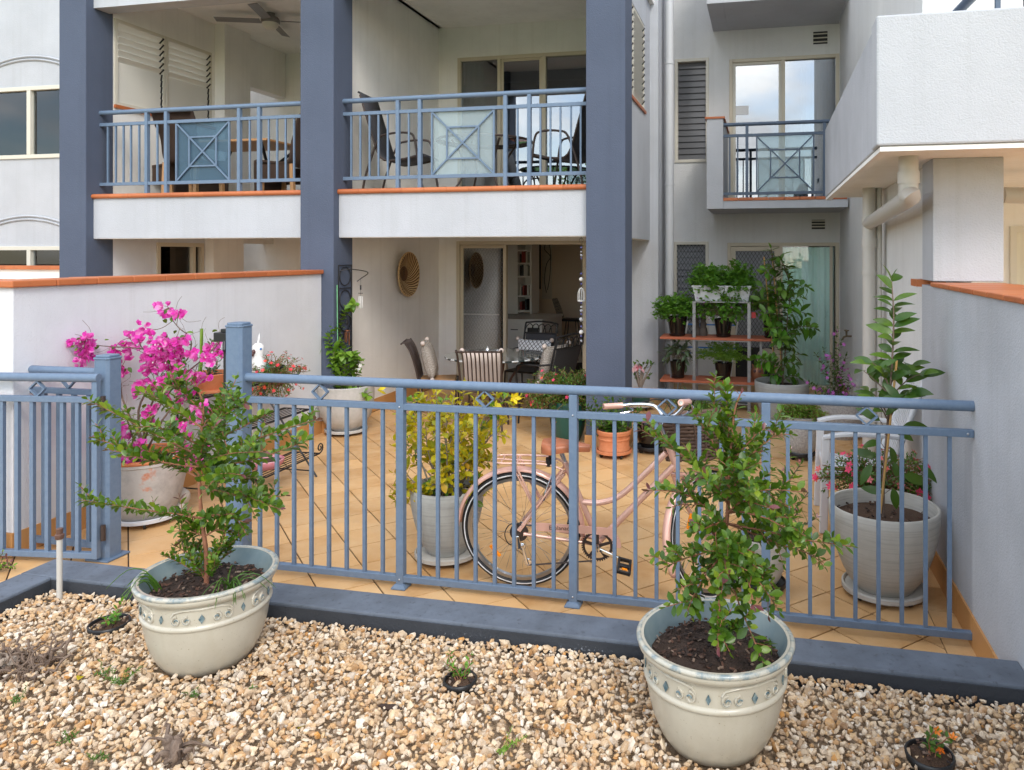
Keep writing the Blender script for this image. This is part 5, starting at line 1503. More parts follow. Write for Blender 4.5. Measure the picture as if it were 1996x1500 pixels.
front_shrub('tall upright green shrub with pink tips in the glazed pot below the bicycle', POT_R,
            [(1402, 1160), (1408, 1080), (1418, 1000), (1420, 930), (1425, 870), (1432, 800), (1443, 768)],
            [(1418, 930, 1413, 752, .0), (1418, 930, 1386, 774, .08), (1418, 950, 1348, 794, -.05), (1415, 980, 1252, 838, .05), (1412, 1010, 1267, 955, -.04), (1410, 1060, 1294, 1106, .0),
             (1420, 930, 1530, 835, .08), (1420, 920, 1490, 836, -.06), (1418, 970, 1564, 958, .0), (1415, 1020, 1660, 1065, -.02), (1415, 1010, 1598, 1086, .1), (1412, 1040, 1518, 1190, -.1),
             (1410, 1080, 1488, 1292, -.16), (1408, 1100, 1400, 1260, -.18), (1418, 960, 1460, 900, -.2), (1418, 980, 1370, 930, -.2), (1416, 1000, 1500, 990, -.2), (1414, 1020, 1350, 1040, -.15),
             (1412, 1040, 1450, 1080, -.22), (1414, 1000, 1540, 1010, .2), (1414, 990, 1340, 930, .2), (1412, 1050, 1420, 1120, -.24), (1412, 1060, 1350, 1140, .05), (1410, 1080, 1500, 1140, .1), (1416, 940, 1480, 880, .2),
             (1412, 1050, 1470, 1180, -.2), (1414, 1000, 1560, 1050, -.12), (1410, 1090, 1340, 1190, -.1)], [(1400, 1222, -.12), (1440, 1215, -.1)], 5, 5)
# grass tufts in the left pot
random.seed(21)
gt = thing('grass_tuft', 'thin arching grass blades at the edge of the low spreading shrub', 'grass', (POT_L.x + .14, POT_L.y - .05, PZ + .31))
gb = MB()
for k in range(26):
    side = 1 if k < 17 else -1
    a = V((POT_L.x + (.15 if side > 0 else -.17) + rnd(-.02, .02), POT_L.y + (-.05 if side > 0 else -.10) + rnd(-.02, .02), PZ + .31)); d = V((rnd(-.3, 1) * side, rnd(-1, .5), 0)).normalized()
    l_ = rnd(.10, .2)
    pts = [a, a + d * l_ * .25 + UP * l_ * .4, a + d * l_ * .6 + UP * l_ * .45, a + d * l_ + UP * l_ * .1]
    gb.tube(smoothpath(pts, 3), [.0022] * 6 + [.0016] * 3 + [.0006], 4)
tag(gb.build('blades', 'leaf_mid', gt, smooth=60), kind='stuff')

# ------------------------------------------------------------------ grey pot with the golden variegated shrub
def bowl_prof(rb, rt, h, bulge=1.0, k=8):
    o = []
    for i in range(k + 1):
        t = i / k; o.append((rb + (rt - rb) * (math.sin(t * math.pi / 2) ** .75) * bulge if t < 1 else rt, h * t))
    return o
p = G(872, 1088); p = V((p.x, p.y, 0))
dolly(p, .20, 'round cream saucer on casters under the grey fibre pot beside the bicycle')
gp = pot('fibre_pot', 'brushed grey fibre pot with a golden shrub behind the bicycle wheel', p + V((0, 0, .052)), bowl_prof(.115, .228, .40), 'pot_grey', .205, .335, 'soil', 40, chips=120)
random.seed(31)
GOV = [leaf_shape(.074, .040, .2, .2, .55), leaf_shape(.062, .033, .3, .1, .55)]
z0 = .40; gs = thing('golden_shrub', 'golden yellow variegated shrub in the grey pot behind the bicycle', 'shrub', (p.x, p.y, z0))
wood = MB(); bn = Bunch(gs)
GT_ = [(772, 800, 0), (765, 855, .1), (790, 915, -.1), (812, 965, -.1), (765, 965, .0), (820, 760, .1), (850, 757, -.1), (885, 770, .05), (905, 765, .15), (930, 770, 0), (950, 790, -.05), (985, 775, .05), (1000, 790, .12), (955, 840, -.1), (960, 880, .1), (938, 940, .0), (870, 800, -.2), (830, 830, -.2), (900, 840, -.2), (850, 880, -.22), (920, 890, -.18), (840, 790, .2), (880, 860, .2), (800, 860, .2), (910, 810, .22), (860, 930, -.2), (800, 810, -.15), (1010, 800, .0), (935, 960, -.15)]
for (x, y, dy) in GT_:
    b = PY(x, y, p.y + dy); a = V((p.x + rnd(-.06, .06), p.y + rnd(-.06, .06), z0 - .03))
    m_ = a.lerp(b, .5) + V((rnd(-.05, .05), rnd(-.05, .05), .04))
    br_ = smoothpath([a, m_, b], 5); wood.tube(br_, [.007 - .0055 * i / (len(br_) - 1) for i in range(len(br_))], 5); L_ = along(br_)
    dress(bn, br_, L_[-1] * .6, .035, 'gold', GOV, 'leaf_gold', pairs=False)
    for k in range(5):
        pp, tg = at(br_, L_, L_[-1] * rnd(.45, .97)); q = pp + (tg * .5 + rv(.8) + UP * .1).normalized() * rnd(.06, .13)
        tw = bough(pp, q, 0, .01, 3); wood.tube(tw, .0018, 4); dress(bn, tw, .03, .024, 'gold', GOV, 'leaf_gold' if random.random() < .85 else 'leaf_lime', pairs=True)
for (x, y) in ((1000, 775), (905, 832), (735, 760), (870, 910)):
    bn.add('yf', star_flower(.04, 5, 1.3), 'flower_yellow', frame_mat(PY(x, y, p.y), rv(), rv(), 1), 'flower')
wood.build('branches', 'twig_grey', gs, smooth=70); bn.finish(300, 9)

# ------------------------------------------------------------------ big white pot with the broad-leaved tree
p = G(1722, 1156); p = V((min(p.x, .66), p.y, 0))
dolly(p, .225, 'cream saucer on casters under the large white pot in the fence corner', h=.05)
pot('concrete_pot', 'large white brushed concrete pot in the corner by the grey wall', p + V((0, 0, .048)), bowl_prof(.155, .297, .445), 'pot_white', .268, .37, 'soil_brown', 48, chips=60)
random.seed(41)
BIG = [leaf_shape(.150, .058, .22, .32, .45, 6), leaf_shape(.135, .052, .28, .18, .45, 6), leaf_shape(.158, .058, .18, .42, .45, 6)]
z0 = .425; mg = thing('broad_leaved_tree', 'young broad-leaved tree tied to a bamboo stake in the large white pot', 'tree', (p.x, p.y, z0))
Yt = p.y; st = smoothpath([V((p.x, Yt, z0 - .03)), PY(1722, 940, Yt), PY(1730, 830, Yt), PY(1738, 720, Yt), PY(1742, 620, Yt), PY(1738, 548, Yt)], 5)
wood = MB().tube(st, [.010 - .007 * i / (len(st) - 1) for i in range(len(st))], 8); bn = Bunch(mg)
L_ = along(st); TL = L_[-1]
d = TL * .60; ph = 0
while d < TL:
    pp, tg = at(st, L_, d); ph += 2.4
    for q in range(2 if d < TL * .93 else 1):
        an = ph + q * 2.9 + rnd(-.3, .3); dr = V((math.cos(an) * 1.0, math.sin(an) * .8, rnd(.35, .6)))
        k = random.randrange(3); bn.add(('big', k), BIG[k], 'leaf_magnolia', frame_mat(pp, dr, UP * .7 + V((0, -.6, 0)) + rv(.35), rnd(.75, 1.0)))
    d += .036
bn.add(('big', 1), BIG[1], 'leaf_mid', frame_mat(st[-1], (-.3, 0, 1), (1, 0, .2), .8)); bn.add(('big', 1), BIG[1], 'leaf_mid', frame_mat(st[-1], (.2, -.2, 1), (-1, 0, .2), .6))
for (x, y, dy) in ((1668, 708, .0), (1680, 745, .12), (1822, 712, .0), (1800, 745, -.1), (1690, 690, -.1), (1790, 700, .1), (1700, 770, -.15), (1770, 760, -.15)):
    a = PY(1733, y + rnd(50, 70), Yt); b = PY(x, y, Yt + dy); br_ = bough(a, a.lerp(b, .75), .02, .01); wood.tube(br_, [.005 - .003 * i / (len(br_) - 1) for i in range(len(br_))], 5)
    Lb = along(br_); dd = Lb[-1] * .3
    while dd < Lb[-1] + .01:
        pp, tg = at(br_, Lb, dd); an = rnd(0, 6.28); k = random.randrange(3)
        bn.add(('big', k), BIG[k], 'leaf_magnolia', frame_mat(pp, tg * .7 + V((math.cos(an), math.sin(an), rnd(.0, .5))), UP * .7 + V((0, -.7, 0)) + rv(.35), rnd(.7, .95))); dd += .028
for (x, y, dx, dz) in ((1716, 820, -.6, .4), (1742, 835, .7, -.3), (1760, 830, .8, .1), (1735, 870, .3, -1), (1742, 900, .3, -1), (1708, 890, -.9, .3), (1760, 925, 1, -.3), (1722, 960, -.9, .2), (1790, 905, .8, -.5), (1700, 905, -.6, -.9), (1740, 950, .2, -1), (1715, 860, -.8, -.1)):
    k = random.randrange(3); a = PY(x, y, Yt + rnd(-.08, .02)); wood.tube([PY(1724, y + 12, Yt), a], .002, 4)
    bn.add(('big', k), BIG[k], 'leaf_magnolia', frame_mat(a, (dx, rnd(-.6, .2), dz), UP * .6 + V((0, -.8, 0)) + rv(.3), rnd(.8, 1.05)))
wood.build('stem', 'twig', mg, smooth=70); bn.finish(300, 9)
stk = MB().tube([PY(1716, 1000, Yt - .02), PY(1748, 702, Yt - .02)], .0065, 8).build('bamboo_stake', 'bamboo', smooth=60); tag(stk, 'bamboo stake pushed into the large white pot', 'stake')
stk.location.z = stk.location.z
# terracotta pot of portulaca behind it
p = V((.72, 4.97, 0))
pot('terracotta_pot', 'terracotta pot behind the large white pot against the grey wall', p, [(.14, 0), (.155, .02), (.185, .30), (.197, .32), (.20, .385)], 'terracotta', .175, .35, 'soil', 32, chips=40)
SML = [small_leaf(.022, .009), small_leaf(.018, .008)]
def cushion_plant(name, label, cat, c, rx, ry, rz, zc, nst, leafs, key, mat, nleaf, flowers, fshape, fmat, fkey, seed, stem='twig_red', low=-.6, leafsize=(.8, 1.2), nobj=200, fup=True, minpx=8):
    """a mounded plant: many thin stems from the pot, small leaves through the volume, flowers on the surface"""
    random.seed(seed)
    t = thing(name, label, cat, (c.x, c.y, zc)); wood = MB(); bn = Bunch(t); C = V((c.x, c.y, zc))
    for k in range(nst):
        d = rv(); d.z = max(d.z, low) ; d.normalize()
        q = C + V((d.x * rx, d.y * ry, d.z * rz)) * rnd(.7, 1.05) + UP * rz * .35
        a = C + V((rnd(-.3, .3) * rx, rnd(-.3, .3) * ry, 0))
        br_ = smoothpath([a, a.lerp(q, .5) + UP * rz * .25, q], 4); wood.tube(br_, .0018, 4, cap=False)
        L_ = along(br_)
        for j in range(nleaf):
            pp, tg = at(br_, L_, L_[-1] * (rnd(.25, 1) ** .7)); kk = random.randrange(len(leafs))
            bn.add((key, kk), leafs[kk], mat, frame_mat(pp + rv(.012), tg * .5 + rv(1) + UP * .2, UP + rv(.6), rnd(*leafsize)))
        if k < flowers: bn.add(fkey, fshape, fmat, frame_mat(q + d * .01, d.orthogonal(), d + (UP * .5 if fup else UP * 0) + V((0, -.4, 0)), rnd(.8, 1.15)), 'flower')
    wood.build('stems', stem, t); bn.finish(nobj, minpx); return t
cushion_plant('portulaca', 'mounded portulaca with red and orange flowers beside the white plastic chair', 'plant', p, .42, .27, .20, .40, 260, [small_leaf(.030, .014), small_leaf(.025, .012)], 'sm2', 'leaf_mid', 17, 62, star_flower(.026, 5, .25), 'flower_mixed', 'sf22', 51, low=-.9)

# ------------------------------------------------------------------ small white pot at the fence
p = G(1487, 1150); p = V((p.x, p.y + .03, 0))
dolly(p, .13, 'dark saucer on casters under the small white pot at the fence', 'black_plastic', .045)
pot('concrete_pot', 'small white brushed concrete pot standing close behind the fence', p + V((0, 0, .042)), bowl_prof(.08, .145, .26), 'pot_white', .128, .225, 'soil', 32, chips=30)
LAN = [leaf_shape(.085, .026, .25, .3, .4), leaf_shape(.07, .022, .3, .2, .4)]
random.seed(61)
t = thing('leafy_plant', 'light green leafy plant with pink buds in the small white pot', 'plant', (p.x, p.y, .25)); wood = MB(); bn = Bunch(t)
for (x, y, dy) in ((1540, 880, .0), (1560, 905, .05), (1575, 960, 0), (1530, 920, -.05), (1555, 1000, -.03), (1500, 900, .05), (1470, 940, .05), (1590, 1010, .02), (1535, 960, .08), (1510, 1040, -.05)):
    b = PY(x, y, p.y + .05 + dy); a = V((p.x + rnd(-.03, .03), p.y + rnd(-.03, .03), .25)); br_ = bough(a, b, .0, .012); wood.tube(br_, .003, 5); L_ = along(br_)
    dress(bn, br_, L_[-1] * .35, .026, 'lan', LAN, 'leaf_lime' if random.random() < .6 else 'leaf_mid', (.7, 1.05))
    if random.random() < .5: bn.add('pf', star_flower(.016, 5, 1.2), 'flower_pink', frame_mat(b + UP * .01, rv(), UP, 1), 'flower')
wood.build('stems', 'twig', t); bn.finish(200, 9)

# ------------------------------------------------------------------ left: bowl pot with vine at the column
p = G(655, 850); p = V((p.x + .02, p.y + .16, 0))
dolly(p, .22, 'grey saucer on casters under the round stone bowl at the column', 'pot_stone', .05)
pot('stone_bowl', 'round pale stone bowl with a lime green vine at the blue column', p + V((0, 0, .048)), [(.14, 0), (.20, .05), (.255, .14), (.283, .25), (.29, .36), (.287, .43), (.29, .46)], 'pot_stone', .262, .40, 'soil', 40, chips=40)
HRT = [leaf_shape(.095, .072, .2, .25, .35), leaf_shape(.08, .06, .3, .15, .35)]
random.seed(71)
t = thing('climbing_vine', 'lime green vine climbing a green stake beside the blue column', 'vine', (p.x, p.y, .46)); wood = MB(); bn = Bunch(t)
Yv = p.y
paths = [[(660, 760), (655, 720), (650, 690), (662, 660), (655, 640), (680, 600), (690, 593)], [(665, 760), (670, 730), (675, 700), (668, 670)], [(660, 750), (640, 715), (612, 712), (602, 720)], [(665, 735), (635, 690), (622, 680), (603, 688)], [(655, 760), (690, 740), (700, 700)], [(650, 765), (625, 770), (607, 780), (600, 800)], [(670, 765), (700, 762), (722, 772)], [(665, 740), (690, 715), (688, 690)], [(655, 700), (640, 660), (660, 630)], [(650, 768), (635, 765), (620, 768)], [(675, 768), (690, 765), (705, 768)], [(660, 740), (655, 715), (668, 690)]]
for pth in paths:
    pts = [PY(x, y, Yv + rnd(-.12, .1)) for x, y in pth]; br_ = smoothpath(pts, 4); wood.tube(br_, .0025, 5); L_ = along(br_)
    dress(bn, br_, .02, .026, 'hrt', HRT, 'leaf_lime', (.7, 1.05), upb=.0, pairs=True)
for (x, y) in ((697, 598), (600, 680), (703, 712), (700, 720)): bn.add('wf', star_flower(.025, 5, .5), 'flower_white', frame_mat(PY(x, y, Yv), rv(), V((0, -1, .3)), 1), 'flower')
wood.build('stems', 'twig', t); bn.finish(260, 9)
stk = MB().tube([PY(659, 770, Yv), PY(657, 555, Yv)], .006, 8).build('plant_stake', 'green_stake', smooth=60); tag(stk, 'thin green plant stake in the round stone bowl', 'stake')

# ------------------------------------------------------------------ bougainvillea in the lime-washed terracotta pot
p = G(243, 1012); p = V((-4.30, p.y, 0))
dolly(p, .215, 'white plastic dolly under the lime-washed terracotta pot', 'white_plastic', .06)
pot('terracotta_pot', 'lime-washed terracotta pot with bright orange rim by the gate post', p + V((0, 0, .058)), [(.165, 0), (.185, .015), (.225, .15), (.255, .30), (.268, .38), (.276, .385), (.280, .42)], 'terracotta_lime', .245, .365, 'soil', 40, chips=120, inner='terracotta_rim')
bt = [o for o in COL.objects if o.name.startswith('terracotta_pot')][-1]
MB().tube(arc((0, 0, .418), .272, 0, 2 * math.pi, 40, (1, 0, 0), (0, 1, 0))[:-1], .015, 8, closed=True).build('rim', 'terracotta_rim', bt, smooth=60, world=False)
random.seed(81)
z0 = .43; t = thing('bougainvillea', 'sprawling bougainvillea with magenta bracts and bare twigs by the gate', 'shrub', (p.x, p.y, z0)); wood = MB(); bn = Bunch(t)
Yb = p.y
BR = [bract_cluster(.046) for k in range(4)]
def PW(x, y, Y):
    q = PY(x, y, Y)
    return PX(x, y, -4.56) if q.x < -4.56 else q
BL_ = [leaf_shape(.05, .032, .2, .15, .4)]
main = [[(275, 885), (290, 800), (330, 730), (365, 700), (372, 660), (350, 640), (335, 620), (340, 608)], [(280, 880), (270, 800), (300, 745), (345, 715), (320, 690), (265, 678), (215, 675), (185, 672), (160, 665)],
        [(275, 880), (300, 810), (350, 740), (395, 700), (425, 670), (430, 655)], [(270, 880), (255, 840), (245, 810), (232, 790)], [(285, 880), (330, 800), (380, 780), (400, 820)], [(280, 870), (240, 780), (235, 740), (228, 715)], [(268, 885), (262, 860), (255, 890), (240, 900)]]
tipsb = [(152, 670), (175, 660), (186, 677), (165, 700), (292, 640), (228, 712), (235, 730), (228, 690), (255, 672), (300, 690), (318, 678), (330, 672), (305, 705), (345, 680), (350, 670), (290, 714), (325, 700), (340, 726), (355, 700), (285, 732), (350, 728), (365, 733), (378, 728), (320, 760), (312, 740), (330, 745), (310, 775), (370, 770), (230, 840), (250, 862), (260, 880), (278, 876), (242, 898), (262, 900), (253, 905), (365, 860), (375, 895), (360, 898), (350, 830), (385, 800), (400, 798), (340, 608), (327, 613), (268, 642), (420, 685), (395, 690), (408, 690), (300, 800), (280, 760), (330, 715), (310, 690), (315, 665)]
tipsb += [(x + rnd(-22, 22), y + rnd(-16, 16)) for x, y in tipsb]
allp = []
for pth in main:
    pts = [PW(x, y, Yb + rnd(-.15, .05)) for x, y in pth]; br_ = smoothpath(pts, 4); allp += br_
    wood.tube(br_, [.008 - .0062 * i / (len(br_) - 1) for i in range(len(br_))], 6)
for (x, y) in tipsb:
    b = PW(x, y, Yb + rnd(-.2, .1)); a = min(allp, key=lambda q: (q - b).length)
    wood.tube(bough(a, b, rnd(-.02, .03), .02, 4), .0022, 4)
    for j in range(random.choice((4, 5, 6))):
        k = random.randrange(4); bn.add(('br', k), BR[k], 'magenta', frame_mat(b + rv(.045), rv(), V((0, -1, .3)) + rv(.8), rnd(.65, 1.05)), 'flower')
    bn.add('bs', star_flower(.008), 'flower_white', frame_mat(b + V((0, -.03, 0)), V((1, 0, 0)), V((0, -1, 0)), 1), 'flower')
for j in range(60):                                        # bare twigs
    a = random.choice(allp); wood.tube(bough(a, a + (rv(1) + UP * .5).normalized() * rnd(.08, .22), 0, .04, 4), .0013, 3)
for j in range(150):
    a = random.choice(allp) if random.random() < .5 else PW(*random.choice(tipsb), Yb + rnd(-.15, .05)); bn.add('bl', BL_[0], 'leaf_mid' if random.random() < .7 else 'leaf_lime', frame_mat(a + rv(.05), rv(), UP + rv(.5), rnd(.6, 1)))
wood.build('branches', 'twig', t, smooth=70); bn.finish(300, 9)

# ------------------------------------------------------------------ plants against the column and the courtyard
p = G(1108, 856); p = V((p.x, p.y, 0))
pot('green_pot', 'dark green glazed pot under the mounded red-flowered bush at the column', p, bowl_prof(.12, .20, .40), 'green_pot', .18, .36, 'soil', 32, chips=0)
cushion_plant('flowering_bush', 'dense green bush dotted with red and pink flowers at the blue column', 'shrub', p, .50, .36, .29, .36, 400, [small_leaf(.034, .014), small_leaf(.028, .012)], 'fb', 'leaf_mid', 24, 62, star_flower(.020, 5, .3), 'flower_mixed', 'sf20', 91, low=-.75)
p = G(1197, 888); p = V((p.x, p.y, 0))
dl = dolly(p, .17, 'terracotta saucer on black casters under the ribbed terracotta pot', 'terracotta', .06)
pot('terracotta_pot', 'ribbed terracotta pot of glossy shrub on a caster saucer behind the saddle', p + V((0, 0, .058)), [(.135, 0), (.15, .010), (.15, .022), (.143, .030), (.146, .105), (.152, .109), (.152, .120), (.147, .126), (.15, .152), (.162, .157), (.165, .186), (.16, .192)], 'terracotta', .14, .165, 'soil', 36, chips=20)
random.seed(95)
t = thing('glossy_shrub', 'glossy green gardenia-like shrub in the ribbed terracotta pot', 'shrub', (p.x, p.y, .22)); wood = MB(); bn = Bunch(t)
for (x, y, dy) in ((1135, 812, -.1), (1165, 825, -.14), (1190, 822, -.14), (1215, 828, -.12), (1140, 790, .1), (1155, 775, 0), (1175, 785, -.1), (1195, 775, .1), (1215, 772, 0), (1150, 830, -.05), (1170, 810, -.12), (1200, 800, -.12), (1230, 790, .0), (1250, 800, .05), (1160, 840, .1), (1225, 815, -.08), (1210, 840, -.1), (1180, 830, .1), (1245, 825, 0), (1150, 800, .1), (1185, 770, .05)):
    b = PY(x, y, p.y + dy); a = V((p.x + rnd(-.04, .04), p.y + rnd(-.04, .04), .21)); br_ = bough(a, b, .0, .012); wood.tube(br_, .003, 5); L_ = along(br_)
    dress(bn, br_, L_[-1] * .2, .020, 'gar', [leaf_shape(.075, .03, .2, .15, .55, 4)], 'leaf_mid', (.7, 1.05), upb=.4)
wood.build('stems', 'twig', t); bn.finish(260, 10)
# dark pot and white bowl of strappy leaves beyond the basket
p = G(1270, 880); dolly(p, .15, 'black caster stand under the dark pot beyond the bicycle basket', 'black_plastic', .06)
pot('black_pot', 'squat black pot with reddish soil beyond the bicycle basket', p + V((0, 0, .058)), bowl_prof(.10, .165, .25), 'black_glaze', .15, .21, 'soil_brown', 28, chips=0)
p = G(1352, 858); pot('white_bowl', 'shallow white bowl of strappy grass beyond the bicycle basket', p, bowl_prof(.10, .22, .20), 'white_plastic', .20, .165, 'soil', 28, chips=0)
random.seed(99)
t = thing('strappy_grass', 'arching strappy grass plant in the shallow white bowl', 'plant', (p.x, p.y, .17)); gb = MB()
for k in range(110):
    a = V((p.x + rnd(-.1, .1), p.y + rnd(-.1, .1), .165)); an = rnd(0, 6.28); d = V((math.cos(an), math.sin(an), 0)); l_ = rnd(.2, .46)
    pts = smoothpath([a, a + d * l_ * .3 + UP * l_ * .55, a + d * l_ * .7 + UP * l_ * .7, a + d * l_ * 1.05 + UP * l_ * .45], 3); sdv = d.cross(UP); n0 = len(gb.v)
    for i, q in enumerate(pts):
        w_ = .006 * (1 - (i / (len(pts) - 1)) ** 2) + .0006; gb.v += [q + sdv * w_, q - sdv * w_]
    for i in range(len(pts) - 1): gb.f.append((n0 + 2 * i, n0 + 2 * i + 1, n0 + 2 * i + 3, n0 + 2 * i + 2))
tag(gb.build('blades', 'leaf_mid', t, smooth=60), kind='stuff')
# desert rose
p = V((-1.50, 9.02, 0))
dolly(p, .17, 'square-edged cream dolly under the desert rose pot by the return wall', 'pot_white', .065)
pot('green_pot', 'small dark green pot holding the pink desert rose', p + V((0, 0, .062)), bowl_prof(.085, .13, .13), 'green_pot', .115, .10, 'soil', 28, chips=0)
random.seed(103)
t = thing('desert_rose', 'pink and white desert rose with thick stems beside the downpipe', 'plant', (p.x, p.y, .16)); wood = MB(); bn = Bunch(t)
for (x, y) in ((1237, 712), (1245, 708), (1252, 712), (1262, 710), (1270, 712), (1243, 735), (1265, 733), (1255, 725), (1238, 725)):
    b = PY(x, y, p.y + rnd(-.05, .05)); br_ = smoothpath([V((p.x, p.y, .16)), V((p.x, p.y, .24)), (V((p.x, p.y, .3)) + b) / 2 + rv(.03), b], 4); wood.tube(br_, [.022 - .015 * i / (len(br_) - 1) for i in range(len(br_))], 6)
    for k in range(7): bn.add('dr', leaf_shape(.075, .034, .2, .2, .65, 4), 'leaf_mid', frame_mat(b + rv(.01), rv(1) + UP * .3, UP, rnd(.7, 1)))
for k in range(16): bn.add('drf', star_flower(.028, 5, .3), 'flower_pink', frame_mat(PY(rnd(1233, 1262), rnd(712, 724), p.y - rnd(.03, .1)), rv(), V((0, -1, .4)) + rv(.4), rnd(.8, 1.1)), 'flower')
wood.build('stems', 'twig_grey', t, smooth=70); bn.finish(100, 9)
# grey tub with the tall staked citrus
p = G(1524, 822); p = V((p.x, p.y, 0)); Yq = p.y
pot('concrete_tub', 'wide grey concrete tub with a tall staked plant by the courtyard door', p, bowl_prof(.19, .305, .46), 'pot_grey', .275, .40, 'soil', 40, chips=30)
random.seed(107)
CIT = [leaf_shape(.17, .07, .2, .3, .5, 4), leaf_shape(.14, .06, .3, .15, .5, 4)]
t = thing('tall_staked_plant', 'tall leafy plant climbing bamboo stakes in the wide grey tub', 'tree', (p.x, p.y, .42)); wood = MB(); bn = Bunch(t)
for pth in ([(1525, 765), (1524, 700), (1520, 620), (1512, 540), (1503, 485)], [(1525, 765), (1530, 690), (1535, 620), (1540, 560), (1525, 510)]):
    br_ = smoothpath([PY(x, y, Yq + rnd(-.05, .05)) for x, y in pth], 5); wood.tube(br_, .006, 6); L_ = along(br_)
    for (x, y, dy) in [(1470, 700, -.05), (1462, 715, .0), (1485, 705, -.12), (1500, 730, -.1), (1555, 735, 0), (1560, 690, .1), (1550, 650, -.1), (1570, 610, .05), (1588, 640, .0), (1575, 560, .0), (1590, 600, .1), (1480, 560, .0), (1478, 590, .1), (1490, 530, -.05), (1515, 500, .0), (1535, 520, .05), (1550, 545, -.08), (1500, 640, -.12), (1545, 600, -.15), (1510, 560, -.15), (1530, 570, .15), (1490, 610, -.1), (1520, 660, -.15), (1550, 710, -.1), (1540, 670, .1), (1500, 570, .1), (1562, 580, -.1)]:
        if random.random() < .2: continue
        b = PY(x, y, Yq + dy); a = min(br_, key=lambda q: (q - b - V((0, 0, -.08))).length); bb_ = bough(a, b, .03, .02, 4); wood.tube(bb_, .003, 4); Lb = along(bb_)
        dress(bn, bb_, Lb[-1] * .25, .042, 'cit', CIT, 'leaf_bright' if random.random() < .6 else 'leaf_mid', (.7, 1.05), upb=-.1)
    dress(bn, br_[len(br_) // 4:], .05, .05, 'cit', CIT, 'leaf_mid', (.7, 1), upb=-.1)
wood.build('stems', 'twig', t, smooth=60); bn.finish(300, 9)
for (a, b, lab) in (((1528, 770), (1505, 494), 'tall bamboo stake in the wide grey tub leaning left at its top'), ((1515, 770), (1489, 500), 'shorter bamboo stake in the wide grey tub beside the shelf')):
    stk = MB().tube([PY(*a, Yq + .05), PY(*b, Yq + .05)], .007, 8).build('bamboo_stake', 'bamboo', smooth=60); tag(stk, lab, 'stake')
# weathered urn with thyme
p = G(1562, 893); p = V((p.x, p.y, 0)); dolly(p, .13, 'black caster stand under the weathered pale urn', 'black_plastic', .06)
pot('weathered_urn', 'weathered pale stone urn overflowing with fine light green herb', p + V((0, 0, .058)), [(.10, 0), (.135, .05), (.165, .15), (.17, .25), (.16, .32), (.165, .34)], 'pot_aggregate', .145, .31, 'soil', 32, chips=0)
cushion_plant('trailing_herb', 'fine light green trailing herb in the weathered urn behind the chair', 'plant', p, .26, .20, .13, .36, 260, [small_leaf(.022, .010)], 'th', 'leaf_lime', 26, 0, None, None, None, 113, low=-.9, nobj=0)
# aggregate tub with purple flowers
p = G(1640, 850); p = V((min(p.x, .78), p.y, 0))
pot('aggregate_tub', 'grey pebble aggregate tub behind the white plastic chair', p, bowl_prof(.17, .25, .40), 'pot_aggregate', .225, .36, 'soil', 32, chips=0)
random.seed(117)
t = thing('purple_flowering_shrub', 'upright shrub with purple star flowers by the courtyard tap', 'shrub', (p.x, p.y, .38)); wood = MB(); bn = Bunch(t); Yq = p.y
for (x, y, dy) in ((1632, 640, 0), (1640, 665, -.05), (1620, 690, .05), (1605, 680, 0), (1590, 690, -.05), (1650, 690, .05), (1655, 730, 0), (1600, 720, -.1), (1580, 750, 0), (1570, 745, .05), (1625, 720, -.1), (1640, 740, -.12), (1660, 755, 0), (1600, 760, -.1), (1620, 765, -.15), (1650, 770, -.1), (1585, 770, .0), (1630, 700, .1)):
    b = PY(x, y, Yq + dy); a = V((p.x + rnd(-.08, .08), p.y + rnd(-.08, .08), .37)); br_ = bough(a, b, .02, .015); wood.tube(br_, .003, 4); L_ = along(br_)
    dress(bn, br_, L_[-1] * .25, .030, 'pl', [leaf_shape(.06, .026, .2, .2, .45, 4)], 'leaf_magnolia', (.7, 1.05))
    for k in range(3):
        pp, tg = at(br_, L_, L_[-1] * rnd(.5, 1)); bn.add('ppf', star_flower(.024, 5, .15), 'flower_purple', frame_mat(pp + V((rnd(-.04, .04), -.05, rnd(-.02, .04))), rv(), V((0, -1, .3)) + rv(.3), rnd(.7, 1.1)), 'flower')
wood.build('stems', 'twig', t); bn.finish(280, 9)
# ------------------------------------------------------------------ white plastic garden chair
cw = thing('garden_chair', 'white plastic garden armchair with slatted back against the grey wall', 'chair', (.62, 5.56, 0), rad(90))
sv = MB()
for k in range(7): sv.bar((-.19 + k * .063, .20, .405), (-.19 + k * .063, -.20, .375), .052, .014)
sv.bar((-.22, .215, .40), (.22, .215, .40), .03, .05); sv.build('seat', 'white_plastic', cw, world=False, bevel=.004)
bk = MB()
for k in range(8): bk.bar((-.17 + k * .0486, -.20, .40), (-.19 + k * .0543, -.40, .99), .036, .012, up=(0, 1, .3))
bk.build('backrest_slats', 'white_plastic', cw, world=False)
bk = MB()
bk.tube(smoothpath([(-.22, -.19, .38), (-.235, -.30, .70), (-.245, -.405, 1.0), (-.15, -.43, 1.06), (0, -.435, 1.075), (.15, -.43, 1.06), (.245, -.405, 1.0), (.235, -.30, .70), (.22, -.19, .38)], 4), .021, 8)
bk.bar((-.23, -.285, .66), (.23, -.285, .66), .02, .05).build('back_frame', 'white_plastic', cw, world=False, smooth=50)
